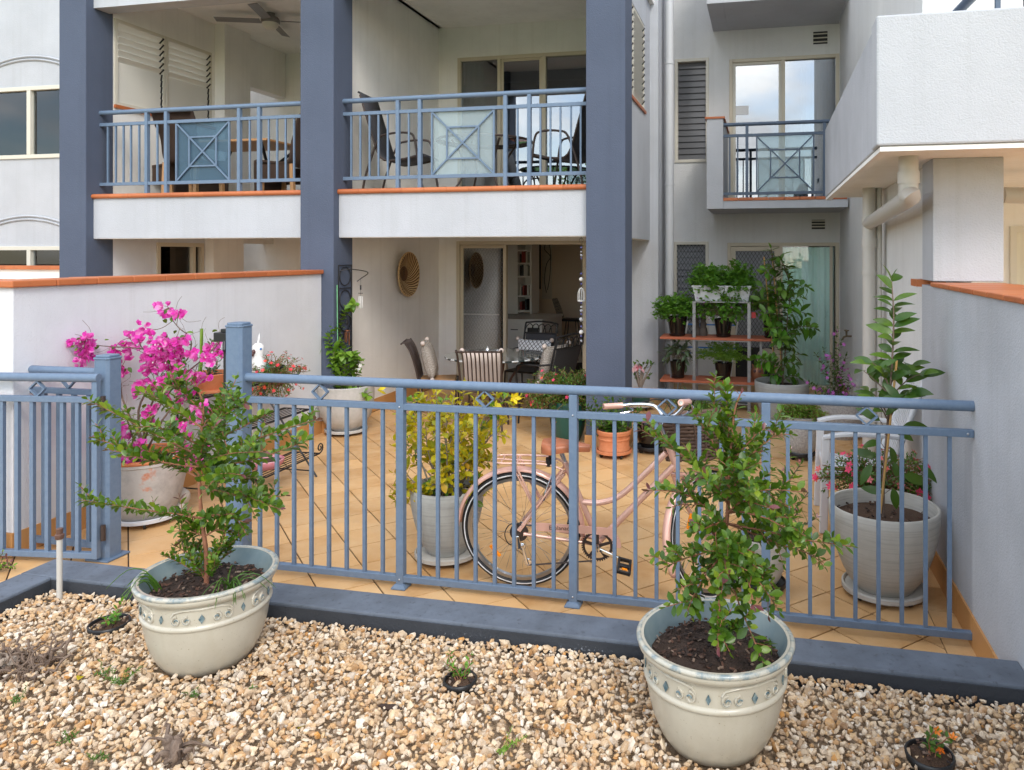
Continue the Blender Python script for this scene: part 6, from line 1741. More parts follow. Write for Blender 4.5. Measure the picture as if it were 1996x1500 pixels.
for s_ in (-1, 1):
    MB().bar((s_ * .285, .235, 0), (s_ * .262, .215, .64), .045, .055).build('leg', 'white_plastic', cw, world=False, bevel=.008)
    MB().bar((s_ * .26, -.33, 0), (s_ * .235, -.20, .42), .045, .05).build('leg', 'white_plastic', cw, world=False, bevel=.008)
    am = smoothpath([(s_ * .262, .235, .645), (s_ * .275, .10, .675), (s_ * .27, -.10, .68), (s_ * .25, -.29, .665)], 4); a_ = MB()
    for i in range(len(am) - 1): a_.bar(am[i], am[i + 1] + (am[i + 1] - am[i]) * .15, .06, .026)
    a_.build('armrest', 'white_plastic', cw, world=False, bevel=.006)
    MB().bar((s_ * .24, .20, .39), (s_ * .24, -.20, .36), .03, .05).build('side_rail', 'white_plastic', cw, world=False, bevel=.005)

# ------------------------------------------------------------------ tiered iron plant stand at the left wall
ps = thing('plant_stand', 'black wrought iron tiered plant stand against the white wall', 'plant stand', (-4.2, 5.5, 0))
TI = [(-4.43, .77, 5.02, 6.22), (-4.15, .50, 5.02, 6.0), (-3.87, .19, 5.02, 5.72)]
for (x, z, ya, yb) in TI:
    sh = MB().tube([(x - .13, ya, z), (x + .13, ya, z), (x + .13, yb, z), (x - .13, yb, z)], .007, 6, closed=True).build('shelf', 'iron', ps, smooth=50)
    for k in range(6): MB().tube([(x - .10 + k * .04, ya, z), (x - .10 + k * .04, yb, z)], .004, 5).build('slat', 'iron', sh)
    for y in (ya, yb):
        s_ = 1 if y == yb else -1
        MB().tube(spiral((x + .10, y + s_ * .055, z + .035), .045, .012, rad(-90), 1.4 * s_, 20, (0, 1, 0), (0, 0, 1)), .006, 6).build('scroll', 'iron', sh, smooth=60)
for y in (5.05, 5.68):
    MB().tube([(-4.56, y, 0), (-4.56, y, .77)], .008, 6).tube([(-4.30, y, .77), (-3.74, y, 0)], .008, 6).tube([(-4.56, y, .05), (-3.78, y, .05)], .006, 6).build('leg_frame', 'iron', ps)
# terracotta bowl with cactus
c = V((-4.42, 5.24, .778))
pot('terracotta_bowl', 'shallow terracotta bowl holding the tall flat cactus on the iron stand', c, [(.10, 0), (.15, .01), (.152, .025), (.11, .03), (.15, .12), (.165, .155)], 'terracotta', .145, .125, 'soil', 30, chips=20)
cs_ = thing('cactus', 'tall flat-stemmed green cactus in the shallow terracotta bowl', 'cactus', (c.x, c.y, c.z + .12))
def pad(a, b, w_, th, par):
    a, b = V(a), V(b); m_ = MB(); n = 10
    for i in range(n + 1):
        t = i / n; r = w_ / 2 * (math.sin(math.pi * min(.97, max(.06, t))) ** .6) * (1 + .12 * (i % 2)); p_ = a.lerp(b, t)
        for k in range(8):
            an = 2 * math.pi * k / 8; m_.v.append(p_ + V((r * math.cos(an) * .6, -r * math.cos(an) * .8, 0)) + V((th * math.sin(an) * .5, th * math.sin(an), 0)))
    for i in range(n):
        for k in range(8): q = i * 8 + k; w2 = i * 8 + (k + 1) % 8; m_.f.append((q, w2, w2 + 8, q + 8))
    m_.build('cactus_stem', 'leaf_lime', par, smooth=40)
pad(PX(392, 712, -4.42), PX(393, 640, -4.42), .055, .012, cs_); pad(PX(388, 745, -4.42), PX(391, 708, -4.42), .06, .014, cs_); pad(PX(380, 760, -4.40), PX(376, 725, -4.40), .05, .012, cs_)
# rosette succulent with red tips in the bowl
random.seed(130); sc_ = thing('succulent', 'grey green succulent sprigs in the shallow terracotta bowl', 'plant', (c.x, c.y, c.z + .13)); bn = Bunch(sc_); wood = MB()
for (x, y) in ((405, 690), (412, 665), (425, 700), (420, 720)):
    br_ = bough(c + V((rnd(-.05, .05), rnd(-.05, .05), .12)), PX(x, y, -4.38), 0, .01); wood.tube(br_, .003, 5); dress(bn, br_, .03, .03, 'suc', [leaf_shape(.06, .03, .1, -.1, .6)], 'leaf_grey', (.7, 1))
wood.build('stems', 'twig_red', sc_); bn.finish(60, 9)
# cockatoo figurine
p = PX(503, 724, -4.40); ck = thing('cockatoo_figurine', 'white cockatoo figurine with teal wing on the iron stand', 'figurine', (p.x, p.y, .778))
q = V((p.x, p.y, .778))
bd = MB().lathe([(.03, 0), (.06, .03), (.072, .09), (.066, .15), (.05, .20), (.046, .23), (.052, .27), (.05, .305), (.03, .33), (.002, .338)], 20, q).build('body', 'cockatoo_white', ck, smooth=60)
MB().ball(q + V((-.005, -.045, .262)), (.018, .028, .022), 10, 8).ball(q + V((-.005, -.062, .243)), (.012, .014, .022), 8, 6).build('beak', 'cockatoo_beak', ck, smooth=60)
for k in range(3): MB().tube([q + V((0, .0, .32)), q + V((-.01 * k, .015 + .01 * k, .38)), q + V((-.018 * k, .02 + .02 * k, .42 - .015 * k))], [.010, .008, .002], 6).build('crest_feather', 'cockatoo_white', ck, smooth=60)
MB().ball(q + V((.045, .035, .11)), (.030, .062, .045), 10, 8).build('wing', 'cockatoo_teal', ck, smooth=60)
for s_ in (-1, 1): MB().ball(q + V((.043 * s_, -.022, .285)), .011, 8, 6).build('eye', 'blue_plastic', ck, smooth=60)
MB().tube([q + V((.02, .05, .06)), q + V((.06, .13, .10)), q + V((.07, .17, .105))], [.03, .018, .006], 8).build('tail', 'cockatoo_white', ck, smooth=60)
# red portulaca in a trough on the stand
p = V((-4.30, 5.85, .62)); pot('plant_trough', 'small dark plant trough buried under red portulaca on the iron stand', V((-4.40, 5.98, .778)), bowl_prof(.08, .12, .10), 'iron', .10, .085, 'soil', 24, chips=0)
cushion_plant('portulaca', 'trailing portulaca with small red flowers on the iron stand', 'plant', V((-4.30, 5.88, 0)), .26, .38, .22, .72, 240, SML, 'sm', 'leaf_mid', 18, 70, star_flower(.020, 5, .25), 'flower_red', 'sf20r', 133, low=-.95)
pot('pink_bowl', 'low pink and white bowl on the lowest tier of the iron stand', V((-3.88, 5.22, .197)), bowl_prof(.08, .13, .07), 'flower_pink', .115, .05, 'soil_brown', 26, chips=0)
# stone figurine on the tiles
p = G(342, 1000); fg = MB()
fg.ball(p + V((-.05, .0, .085)), (.085, .07, .085), 14, 10, .12, 2).ball(p + V((.03, .01, .12)), (.075, .065, .07), 14, 10, .1, 5).ball(p + V((.05, -.04, .05)), (.085, .04, .05), 12, 8, .1, 7)
for k in range(5): fg.tube(arc(p + V((.03, .01, .12)), .069, rad(35 + 6 * k), rad(150 - 6 * k), 8, (.3, -.9, 0), (0, 0, 1)), .008, 5)
fg.ball(p + V((-.085, -.045, .05)), (.045, .035, .05), 10, 8, .1, 9)
f_ = fg.build('stone_figurine', 'figurine_stone', smooth=70); tag(f_, 'curled-up pale stone figurine on the tiles beside the lime-washed pot', 'figurine')

# ------------------------------------------------------------------ trellis, chimes, wall basket
xt = C2[1] + .012; pa, pb = PX(657, 516, xt), PX(686, 735, xt)
tr_ = thing('iron_trellis', 'black iron trellis with oval scrolls fixed to the blue column side', 'trellis', (xt, (pa.y + pb.y) / 2, pb.z))
y0_, y1_, z1_, z0_ = min(pa.y, pb.y) + .03, max(pa.y, pb.y) - .01, pa.z, pb.z
for y in (y0_, y1_): MB().tube([(xt, y, z0_), (xt, y, z1_)], .006, 6).build('upright', 'iron', tr_)
for k in range(5):
    z = z0_ + (z1_ - z0_) * (k + .5) / 5
    MB().tube([(xt, y0_, z + .12), (xt, y1_, z + .12)], .005, 5).build('rung', 'iron', tr_)
    cy, ry, rz_ = (y0_ + y1_) / 2, (y1_ - y0_) * .42, (z1_ - z0_) / 5 * .40
    MB().tube([(xt, cy + ry * math.cos(a), z + rz_ * math.sin(a)) for a in [2 * math.pi * i / 24 for i in range(24)]], .005, 5, closed=True).build('oval', 'iron', tr_, smooth=60)
hk = smoothpath([PX(662, 528, xt), PX(672, 524, xt) + V((.08, -.02, 0)), PX(690, 530, xt) + V((.18, -.02, 0)), V(PY(704, 542, 7.2)), V(PY(696, 548, 7.2))], 5)
MB().tube(hk, .005, 6).build('hook_arm', 'iron', tr_, smooth=60)
Yh = 7.2; w1 = thing('wind_chime', 'small pale wind chime hanging from the trellis hook', 'wind chime', PY(703, 600, Yh))
MB().tube([PY(703, 542, Yh), PY(703, 600, Yh)], .0015, 4).build('cord', 'iron', w1); MB().obox(PY(703, 560, Yh), (.012, .012, .05)).obox(PY(703, 571, Yh), (.05, .006, .006)).build('cross_piece', 'iron', w1)
for dx in (-3, 0, 3): MB().tube([PY(703 + dx, 577, Yh), PY(703 + dx, 600, Yh)], .004, 6).build('chime_tube', 'wire_white', w1)
w2 = thing('wind_chime', 'copper wind chime hanging in front of the blue column', 'wind chime', PX(677, 672, xt + .05))
MB().tube([PX(677, 620, xt + .05), PX(677, 650, xt + .05)], .0015, 4).ball(PX(677, 628, xt + .05), (.012, .02, .03), 8, 6).build('cord', 'iron', w2); MB().lathe([(.03, 0), (.03, .012)], 16, PX(677, 645, xt + .05)).build('disc', 'copper_tube', w2)
for k in range(5):
    a = k * 1.256; o_ = V((.022 * math.cos(a), .022 * math.sin(a), 0)); MB().tube([PX(677, 647, xt + .05) + o_, PX(677, 672 - k * 2, xt + .05) + o_], .006, 8).build('chime_tube', 'copper_tube', w2, smooth=50)
cb_ = PX(783, 534, XBAY); wbk = thing('wall_basket', 'large round woven straw basket hung on the patio side wall', 'basket', (XBAY, cb_.y, cb_.z - .28))
for kind, mat in ((0, 'straw'), (1, 'straw_dark')):
    m_ = MB()
    for i in range(64):
        if i % 2 != kind: continue
        pts = []
        for j in range(10):
            t = j / 9; a = 2 * math.pi * i / 64 + 1.3 * t; r = .035 + .245 * t
            pts.append(V((XBAY + .018 + .085 * t ** 2, cb_.y + r * math.cos(a), cb_.z + r * math.sin(a))))
        m_.tube(pts, [.004 + .0105 * j / 9 for j in range(10)], 5)
    tag(m_.build('strands', mat, wbk, smooth=60), kind='stuff')
MB().tube([V((XBAY + .103, cb_.y + .282 * math.cos(a), cb_.z + .282 * math.sin(a))) for a in [2 * math.pi * i / 48 for i in range(48)]], .011, 6, closed=True).build('rim', 'straw', wbk, smooth=60)
MB().tube(spiral((XBAY + .03, cb_.y, cb_.z), .004, .10, 0, 3.5, 60, (0, 1, 0), (0, 0, 1)), .012, 6).build('centre_coil', 'straw_dark', wbk, smooth=60)
# bead hanger
Yh = 7.30; bh = thing('bead_hanger', 'string of crystal beads with tiny birdcage hanging under the balcony slab', 'ornament', PY(1133, 665, Yh))
MB().tube([V((PY(1133, 460, Yh).x, Yh, 2.079)), PY(1133, 665, Yh)], .0015, 4).tube(arc(PY(1133, 468, Yh), .022, rad(-60), rad(220), 12), .002, 5).build('cord', 'iron', bh)
for y, r, mt in ((482, .012, 'bead_blue'), (490, .01, 'crystal'), (497, .014, 'crystal'), (503, .01, 'bead_blue'), (533, .012, 'bead_blue'), (544, .022, 'wire_white'), (553, .011, 'bead_blue'), (590, .012, 'bead_blue'), (598, .013, 'crystal'), (605, .017, 'crystal'), (612, .012, 'bead_blue'), (622, .022, 'crystal'), (636, .012, 'bead_blue'), (647, .024, 'wire_white'), (655, .012, 'bead_blue'), (664, .013, 'crystal')):
    MB().ball(PY(1133, y, Yh), r, 8, 6).build('bead', mt, bh, smooth=60)
cgp = PY(1133, 586, Yh); cg = MB()
for k in range(10):
    a = 2 * math.pi * k / 10; cg.tube([cgp + V((.035 * math.cos(a), .035 * math.sin(a), 0)), cgp + V((.035 * math.cos(a), .035 * math.sin(a), .08)), cgp + V((.02 * math.cos(a), .02 * math.sin(a), .12)), cgp + V((0, 0, .135))], .0022, 4)
cg.lathe([(.037, -.004), (.037, .004)], 16, cgp).build('birdcage', 'wire_white', bh)

# ------------------------------------------------------------------ patio table and chairs
tc_ = V((-3.06, 8.18, 0)); tb = thing('patio_table', 'round patio table with black and white patterned glass top', 'table', tc_)
MB().lathe([(.585, .715), (.59, .72), (.59, .728), (.585, .733), (.001, .733)], 56, cap=False).build('tabletop', 'table_top', tb, smooth=40, world=False)
MB().lathe([(.001, .714), (.586, .714)], 40, cap=False).build('tabletop_underside', 'green_pot', tb, world=False)
for k in range(4):
    a = rad(35 + 90 * k); d = V((math.cos(a), math.sin(a), 0))
    pts = smoothpath([d * .36 + V((0, 0, .712)), d * .30 + V((0, 0, .60)), d * .17 + V((0, 0, .42)), d * .20 + V((0, 0, .22)), d * .33 + V((0, 0, .06)), d * .38 + V((0, 0, .014))], 5)
    MB().tube(pts, .014, 8).build('leg', 'rust_metal', tb, smooth=60, world=False)
    MB().tube(spiral(d * .27 + V((0, 0, .18)), .055, .014, rad(200), 1.3, 18, d, (0, 0, 1)), .009, 6).build('scroll', 'rust_metal', tb, smooth=60, world=False)
MB().tube(arc((0, 0, .30), .19, 0, 2 * math.pi, 32, (1, 0, 0), (0, 1, 0))[:-1], .011, 6, closed=True).build('ring', 'rust_metal', tb, smooth=60, world=False)
def patio_chair(kind, loc, rz, label):
    t = thing('patio_chair', label, 'chair', loc, rz, None); mt = 'bronze_metal' if kind == 0 else 'iron'
    for sx in (-1, 1):
        MB().tube(smoothpath([(sx * .225, .22, .0), (sx * .215, .215, .25), (sx * .21, .21, .44)], 3), .011, 7).build('leg', mt, t, smooth=60, world=False)
        MB().tube(smoothpath([(sx * .235, -.28, 0), (sx * .215, -.215, .25), (sx * .21, -.20, .44)], 3), .011, 7).build('leg', mt, t, smooth=60, world=False)
        up = [(sx * .21, -.20, .44), (sx * .22, -.235, .62), (sx * .23, -.29, .80), (sx * .235, -.35, .90 if kind == 0 else 1.0)]
        MB().tube(smoothpath(up, 4), .012, 7).build('back_post', mt, t, smooth=60, world=False)
        if kind == 1: MB().tube(smoothpath([(sx * .225, -.26, .70), (sx * .265, -.10, .68), (sx * .27, .14, .67), (sx * .26, .22, .62), (sx * .235, .23, .44)], 4), .012, 7).build('armrest', mt, t, smooth=60, world=False)
    MB().tube([(-.21, .215, .44), (.21, .215, .44), (.21, -.205, .44), (-.21, -.205, .44)], .011, 6, closed=True).build('seat_frame', mt, t, world=False)
    if kind == 0:
        MB().box(-.20, .20, -.20, .205, .442, .465).build('seat', 'timber', t, world=False, bevel=.008)
        for k in range(9):
            x = -.176 + .044 * k; MB().tube(smoothpath([(x, -.205, .46), (x, -.24, .62), (x, -.293, .80), (x * 1.03, -.345, .885), (x * 1.03, -.385, .89)], 3), .0085, 6).build('back_slat', mt, t, smooth=60, world=False)
        MB().tube([(-.235, -.39, .888), (.235, -.39, .888)], .010, 6).tube([(-.21, -.203, .47), (.21, -.203, .47)], .009, 6).build('back_rail', mt, t, smooth=60, world=False)
    else:
        MB().box(-.205, .205, -.20, .21, .442, .452).build('seat', 'sling', t, world=False)
        MB().add([(-.20, -.208, .47), (.20, -.208, .47), (.215, -.318, .86), (-.215, -.318, .86), (-.20, -.214, .47), (.20, -.214, .47), (.215, -.324, .86), (-.215, -.324, .86)], [(0, 1, 2, 3), (7, 6, 5, 4), (0, 4, 5, 1), (2, 6, 7, 3), (1, 5, 6, 2), (0, 3, 7, 4)]).build('backrest', 'sling', t, world=False)
        MB().tube([(-.23, -.322, .87), (.23, -.322, .87)], .010, 6).tube(smoothpath([(-.235, -.35, 1.0), (0, -.37, 1.02), (.235, -.35, 1.0)], 5), .012, 7).build('back_rail', mt, t, smooth=60, world=False)
        for k in range(5):
            c_ = V((-.18 + .09 * k, -.335, .875)); MB().tube(arc(c_, .085, rad(0), rad(180), 10, (.72, 0, 0), (0, -.3, 1.3)), .006, 5).build('back_arch', mt, t, smooth=60, world=False)
    return t
def aim(p, q): d = V(q) - V(p); return math.atan2(-d.x, d.y)
pA, pB, pC, pD = V((-2.98, 7.62, 0)), V((-3.72, 8.05, 0)), V((-2.93, 8.98, 0)), V((-2.42, 8.08, 0))
patio_chair(0, pA, aim(pA, tc_) + .05, 'dark slat-back patio chair seen from behind its striped back')
patio_chair(0, pB, aim(pB, tc_) + .15, 'dark slat-back patio chair with its side to the patio wall')
patio_chair(1, pC, aim(pC, tc_) - .05, 'black arch-backed patio armchair in front of the open sliding door')
patio_chair(1, pD, aim(pD, tc_) - .25, 'black arch-backed patio armchair beside the right blue column')
def cushion(loc, rz, tilt, w_, h_, d_, mat, label, tassels=True):
    o = MB(); nu, nv = 18, 14
    for i in range(nu + 1):
        for j in range(nv + 1):
            u, v_ = -1 + 2 * i / nu, -1 + 2 * j / nv
            th = (max(0, 1 - abs(u) ** 2.6) * max(0, 1 - abs(v_) ** 2.6)) ** .45
            pin = 1 - .06 * (1 - abs(u) ** 2) * (abs(v_) ** 3) ; pin2 = 1 - .06 * (1 - abs(v_) ** 2) * (abs(u) ** 3)
            o.v.append(V((u * w_ / 2 * pin2, d_ / 2 * th, v_ * h_ / 2 * pin)))
    n = len(o.v); o.v += [V((p.x, -p.y - .002, p.z)) for p in o.v]
    for i in range(nu):
        for j in range(nv):
            a = i * (nv + 1) + j; o.f.append((a, a + nv + 1, a + nv + 2, a + 1)); b = a + n; o.f.append((b, b + 1, b + nv + 2, b + nv + 1))
    t = thing('cushion', label, 'cushion', loc, rz); t.rotation_euler = (tilt, 0, rz)
    o.build('cover', mat, t, smooth=80, world=False)
    if tassels:
        for sx in (-1, 1):
            for sz in (-1, 1): MB().ball((sx * w_ / 2, 0, sz * h_ / 2), .028, 8, 6).build('pompom', 'cushion_beige', t, smooth=60, world=False)
def on_chair(pc, rz, fwd, z): 
    return V((pc.x - math.sin(rz) * fwd, pc.y + math.cos(rz) * fwd, z))
rA, rB, rC, rD = aim(pA, tc_) + .05, aim(pB, tc_) + .15, aim(pC, tc_) - .05, aim(pD, tc_) - .25
cushion(on_chair(pA, rA, -.13, .67), rA, rad(12), .42, .42, .12, 'cushion_beige', 'plain beige cushion behind the striped chair back')
cushion(on_chair(pB, rB, -.10, .68), rB, rad(14), .43, .43, .15, 'cushion_grey', 'grey wave-patterned cushion with pompoms on the chair by the patio wall')
cushion(on_chair(pC, rC, -.14, .66), rC, rad(10), .50, .30, .13, 'cushion_lattice', 'white cushion with black lattice print on the chair by the door')
cushion(on_chair(pD, rD, -.10, .68), rD, rad(14), .43, .43, .15, 'cushion_grey', 'grey wave-patterned cushion with pompoms on the chair by the right column')
for k, (dx, dy, h, mt, lab) in enumerate(((-.08, -.06, .10, 'chrome', 'tall chrome shaker on the patio table'), (.06, -.10, .07, 'crystal', 'short glass jar on the patio table'), (.02, .0, .05, 'ornament', 'small white dish on the patio table'))):
    o = MB().lathe([(.026, 0), (.03, .01), (.026, h * .7), (.014, h * .85), (.018, h), (.001, h + .004)], 16, (tc_.x + dx, tc_.y + dy, .734)).build('table_jar', mt, smooth=50); tag(o, lab, 'jar')

# ------------------------------------------------------------------ inside the open door
bkc = thing('bookcase', 'tall white bookcase with books seen through the open patio door', 'bookcase', (PY(1010, 600, 12.5).x, 12.6, 0))
xa, xb, xc = PY(984, 500, 12.3).x, PY(1009, 500, 12.3).x, PY(1036, 500, 12.3).x
MB().box(xa - 1.2, xb, 12.3, 12.75, .86, 2.2).build('side_panel', 'room_white', bkc); MB().box(xc - .03, xc, 12.3, 12.75, .86, 2.38).build('side_panel', 'room_white', bkc)
MB().box(xb, xc - .03, 12.72, 12.75, .86, 2.38).build('back_panel', 'room_white', bkc)
zsh = [PY(1020, y, 12.3).z for y in (606, 577, 539, 513, 488)]
for z in zsh: MB().box(xb, xc - .03, 12.3, 12.72, z - .012, z + .012).build('shelf', 'room_white', bkc)
random.seed(140)
for i, z in enumerate(zsh[:4]):
    x = xb + .02
    while x < xc - .10:
        w_ = rnd(.022, .045); h = rnd(.14, .21)
        bc_ = random.choice(['book_black', 'book_black', 'book_red', 'ornament'])
        o = MB().box(x, x + w_ - .003, 12.36, 12.52, z + .013, z + .013 + h).build('book', bc_)
        tag(o, {'book_black': 'black', 'book_red': 'dark red', 'ornament': 'cream'}[bc_] + ' book standing on the ' + ['lowest', 'second lowest', 'middle', 'second highest'][i] + ' shelf of the white bookcase', 'book', 'books on the white bookcase'); x += w_
        if random.random() < .25: x += .05
cbn = thing('sideboard', 'low white sideboard under the bookcase inside the living room', 'sideboard', ((xa + xc) / 2, 12.3, 0))
xd = PY(1057, 620, 11.6).x
MB().box(xa - 1.0, xd, 11.6, 12.8, 0, .80).build('body', 'room_white', cbn, bevel=.006); MB().box(xa - 1.02, xd + .02, 11.57, 12.8, .80, .84).build('top', 'room_white', cbn, bevel=.004)
for k in range(2): MB().box(xd - .95 + k * .33, xd - .65 + k * .33, 11.585, 11.598, .50, .76).build('drawer', 'room_white', cbn); MB().box(xd - .86 + k * .33, xd - .74 + k * .33, 11.57, 11.585, .66, .672).build('handle', 'iron', cbn)
MB().box(xd - .25, xd - .06, 11.592, 11.599, .08, .70).build('niche_shade', 'screen_dark', cbn)  # flat dark panel; the shade of an open recess is painted on
o = MB().box(PY(1058, 500, 14.0).x, PY(1076, 500, 14.0).x, 13.96, 14.0, PY(1060, 582, 14).z, 2.35).build('wall_art', 'canvas'); tag(o, 'pale canvas with black line drawing on the living room wall', 'picture')
ln = MB(); xm = PY(1067, 500, 13.95).x
ln.tube(smoothpath([(xm - .02, 13.955, 1.15), (xm - .06, 13.955, 1.4), (xm - .02, 13.955, 1.7), (xm + .06, 13.955, 1.85), (xm - .06, 13.955, 2.0), (xm, 13.955, 2.15), (xm + .06, 13.955, 1.95), (xm + .05, 13.955, 1.5), (xm, 13.955, 1.2)], 5), .007, 5).build('line_drawing', 'black_plastic', o)
MB().box(-6, -1.95, 14.0, 14.1, 0, 2.4).build('room_partition', 'room_wall', BL)
o = frame_rect(MB(), PY(1034, 500, 13.2).x, PY(1041, 500, 13.2).x + .12, PY(1036, 563, 13.2).z, 2.36, 13.2, .03, .04).build('picture_frame', 'book_black'); tag(o, 'narrow dark framed picture beyond the bookcase', 'picture')
bs_ = thing('bar_stool', 'black wire bar stool inside the living room', 'stool', (PY(1115, 640, 13.0).x, 13.0, 0)); c_ = V((PY(1115, 640, 13.0).x, 13.0, 0))
for k in range(4):
    a = rad(45 + 90 * k); MB().tube([c_ + V((.22 * math.cos(a), .22 * math.sin(a), 0)), c_ + V((.12 * math.cos(a), .12 * math.sin(a), .70))], .008, 6).build('leg', 'iron', bs_)
MB().box(c_.x - .19, c_.x + .19, c_.y - .18, c_.y + .18, .70, .74).build('seat', 'black_plastic', bs_, bevel=.02)
wr = MB()
for i in range(9): wr.tube(smoothpath([c_ + V((-.20 + .0 * i, -.18 + .045 * i, .74)), c_ + V((-.26, -.19 + .0475 * i, .92)), c_ + V((-.33, -.15 + .0375 * i, 1.10))], 3), .004, 4)
for z in range(6): wr.tube([c_ + V((-.21 - .02 * z, -.18 + .005 * z, .78 + .06 * z)), c_ + V((-.21 - .02 * z, .18 - .005 * z, .78 + .06 * z))], .004, 4)
wr.build('wire_back', 'iron', bs_)
o = MB().lathe([(.62, .006), (.62, .012), (.001, .013)], 18, (PY(1120, 690, 11.9).x - .15, 11.9, 0), cap=False, wob=.5).build('hide_rug', 'hide'); tag(o, 'dark brown hide rug on the pale living room floor', 'rug')

# ------------------------------------------------------------------ herb shelf in the courtyard
YS = 9.12; xl, xr = PY(1353, 700, YS).x, PY(1460, 700, YS).x; xbl, xbr = PY(1287, 700, YS).x, PY(1503, 700, YS).x
hs = thing('herb_shelf', 'galvanised metal shelf frame with red-brown boards in the courtyard', 'shelf', ((xl + xr) / 2, YS + .17, 0))
ZT, ZM, ZL = 1.325, .885, .360
for x in (xl, xr):
    for y in (YS, YS + .34): MB().box(x - .018, x + .018, y - .018, y + .018, 0, ZT).build('upright', 'galvanised', hs)
for z in (.10, ZL - .03, ZM - .03, ZT):
    MB().box(xl - .018, xr + .018, YS - .022, YS + .36, z - .012, z).build('metal_tray', 'galvanised', hs)
for z in (ZM, ZL):
    for k in range(2): MB().box(xbl, xbr, YS - .04 + k * .215, YS + .165 + k * .215, z - .028, z).build('board', 'shelf_board', hs, bevel=.004)
for x in (xbl + .12, xbr - .12): MB().box(x - .015, x + .015, YS + .14, YS + .17, 0, ZM - .03).build('upright', 'galvanised', hs)
def herb_pot(x, ytop, ybot, w_, zb, lab):
    c = V((PY(x, 600, YS + .13).x, YS + .14, zb)); r = w_ / 2 / F_PX * 9.15; h = (ybot - ytop) / F_PX * 9.1
    pot('black_pot', lab, c, [(r * .72, 0), (r * .80, .012), (r * .80, .03), (r * .76, .034), (r * .98, h * .9), (r, h)], 'black_glaze', r * .9, h - .03, 'soil', 28, chips=0); return c, h
cP, hP = herb_pot(1320, 617, 655, 40, ZM, 'glossy black pot of curly parsley at the downpipe end of the shelf')
cB, hB = herb_pot(1410, 626, 661, 36, ZM, 'glossy black pot of basil in the middle of the upper shelf board')
cR, hR = herb_pot(1506, 620, 664, 40, ZM + .0, 'glossy black pot with a red label at the door end of the shelf')
cS, hS = herb_pot(1321, 710, 744, 33, ZL, 'glossy black pot of drooping sage on the lower shelf board')
cL, hL = herb_pot(1410, 713, 746, 35, ZL, 'glossy black pot of feathery herb on the lower shelf board')
cR.x = min(cR.x, xbr - .1)
LB = [lobed(.030), lobed(.024)]; MN = [leaf_shape(.06, .03, .2, .2, .45, 4)]
cushion_plant('parsley', 'bright curly parsley in the black pot at the downpipe end of the shelf', 'herb', cP, .33, .25, .22, ZM + hP + .03, 200, LB, 'lb', 'leaf_bright', 9, 0, None, None, None, 151, 'leaf_bright', low=-.35, nobj=160, minpx=6)
cushion_plant('basil', 'bushy basil with purple flower spikes on the upper shelf board', 'herb', cB, .42, .28, .26, ZM + hB + .04, 170, MN, 'mn', 'leaf_bright', 7, 26, star_flower(.012, 5, 1.5), 'flower_purple', 'bf', 153, 'twig', low=-.3, nobj=160, minpx=8)
cushion_plant('leafy_herb', 'sprawling dark leafy herb in the black pot with the red label', 'herb', cR, .26, .2, .24, ZM + hR + .06, 60, MN, 'mn', 'leaf_mid', 7, 0, None, None, None, 155, 'twig', low=-.2, nobj=120)
cushion_plant('sage', 'grey green sage with long drooping leaves on the lower shelf board', 'herb', cS, .24, .18, .20, ZL + hS + .02, 44, [leaf_shape(.11, .035, .2, .5, .5, 4)], 'sg', 'leaf_grey', 3, 0, None, None, None, 157, 'twig', low=-.2, nobj=100)
cushion_plant('feathery_herb', 'light green feathery herb on the lower shelf board', 'herb', cL, .36, .24, .20, ZL + hL + .03, 170, [lobed(.018)], 'lbs', 'leaf_lime', 9, 0, None, None, None, 159, 'leaf_lime', low=-.2, nobj=80, minpx=6)
for (x, w_, mt, sh_, lab, lab2, sd_) in ((1382, 62, 'leaf_bright', LB, 'white plastic trough of coriander on top of the metal shelf', 'feathery coriander spilling from the white trough nearest the downpipe', 161), (1438, 50, 'leaf_bright', LB, 'white plastic trough of flat parsley on top of the metal shelf', 'dense flat parsley in the white trough nearest the door', 163)):
    c = V((PY(x, 580, YS + .15).x, YS + .16, ZT + .001)); w_ = w_ / 2 / F_PX * 9.2
    t = thing('plant_trough', lab, 'planter', c); tm = MB()
    for (sx, sy, z) in ((.82, .75, 0), (.98, .95, .165), (1.04, 1.0, .17), (1.04, 1.0, .19), (.95, .9, .19), (.93, .88, .15)):
        tm.v += [V((w_ * sx * a, .12 * sy * b, z)) for a, b in ((-1, -1), (1, -1), (1, 1), (-1, 1))]
    tm.f.append((3, 2, 1, 0))
    for i in range(5):
        for k in range(4): tm.f.append((i * 4 + k, i * 4 + (k + 1) % 4, i * 4 + 4 + (k + 1) % 4, i * 4 + 4 + k))
    tm.f.append((20, 21, 22, 23)); tm.build('trough', 'white_plastic', t, world=False, bevel=.006)
    cushion_plant('parsley' if sd_ == 163 else 'coriander', lab2, 'herb', c, w_ * 1.55, .24, .25, ZT + .17, 230, sh_, 'lb', mt, 8, 0, None, None, None, sd_, 'leaf_bright', low=-.45, nobj=160, minpx=6)
o = MB().box(cR.x - .13, cR.x - .08, YS - .0, YS + .005, ZM + hR - .03, ZM + hR + .04).build('plant_label', 'label_red'); tag(o, 'small red plant label stuck in the black pot', 'label')
for k, x in enumerate((1357, 1371)):
    q = V((PY(x, 650, YS + .2).x, YS + .2, ZM)); o = MB().lathe([(.05, 0), (.055, .04), (.045, .09), (.035, .11), (.045, .15), (.03, .17), (.03, .18), (.038, .21), (.03, .245), (.002, .255)], 14, q).build('seated_figurine', 'buddha', smooth=60); tag(o, 'dark seated figurine beside the shelf upright on the upper board' if k == 0 else 'dark seated figurine between its twin and the basil pot', 'figurine', 'dark figurines on the herb shelf')
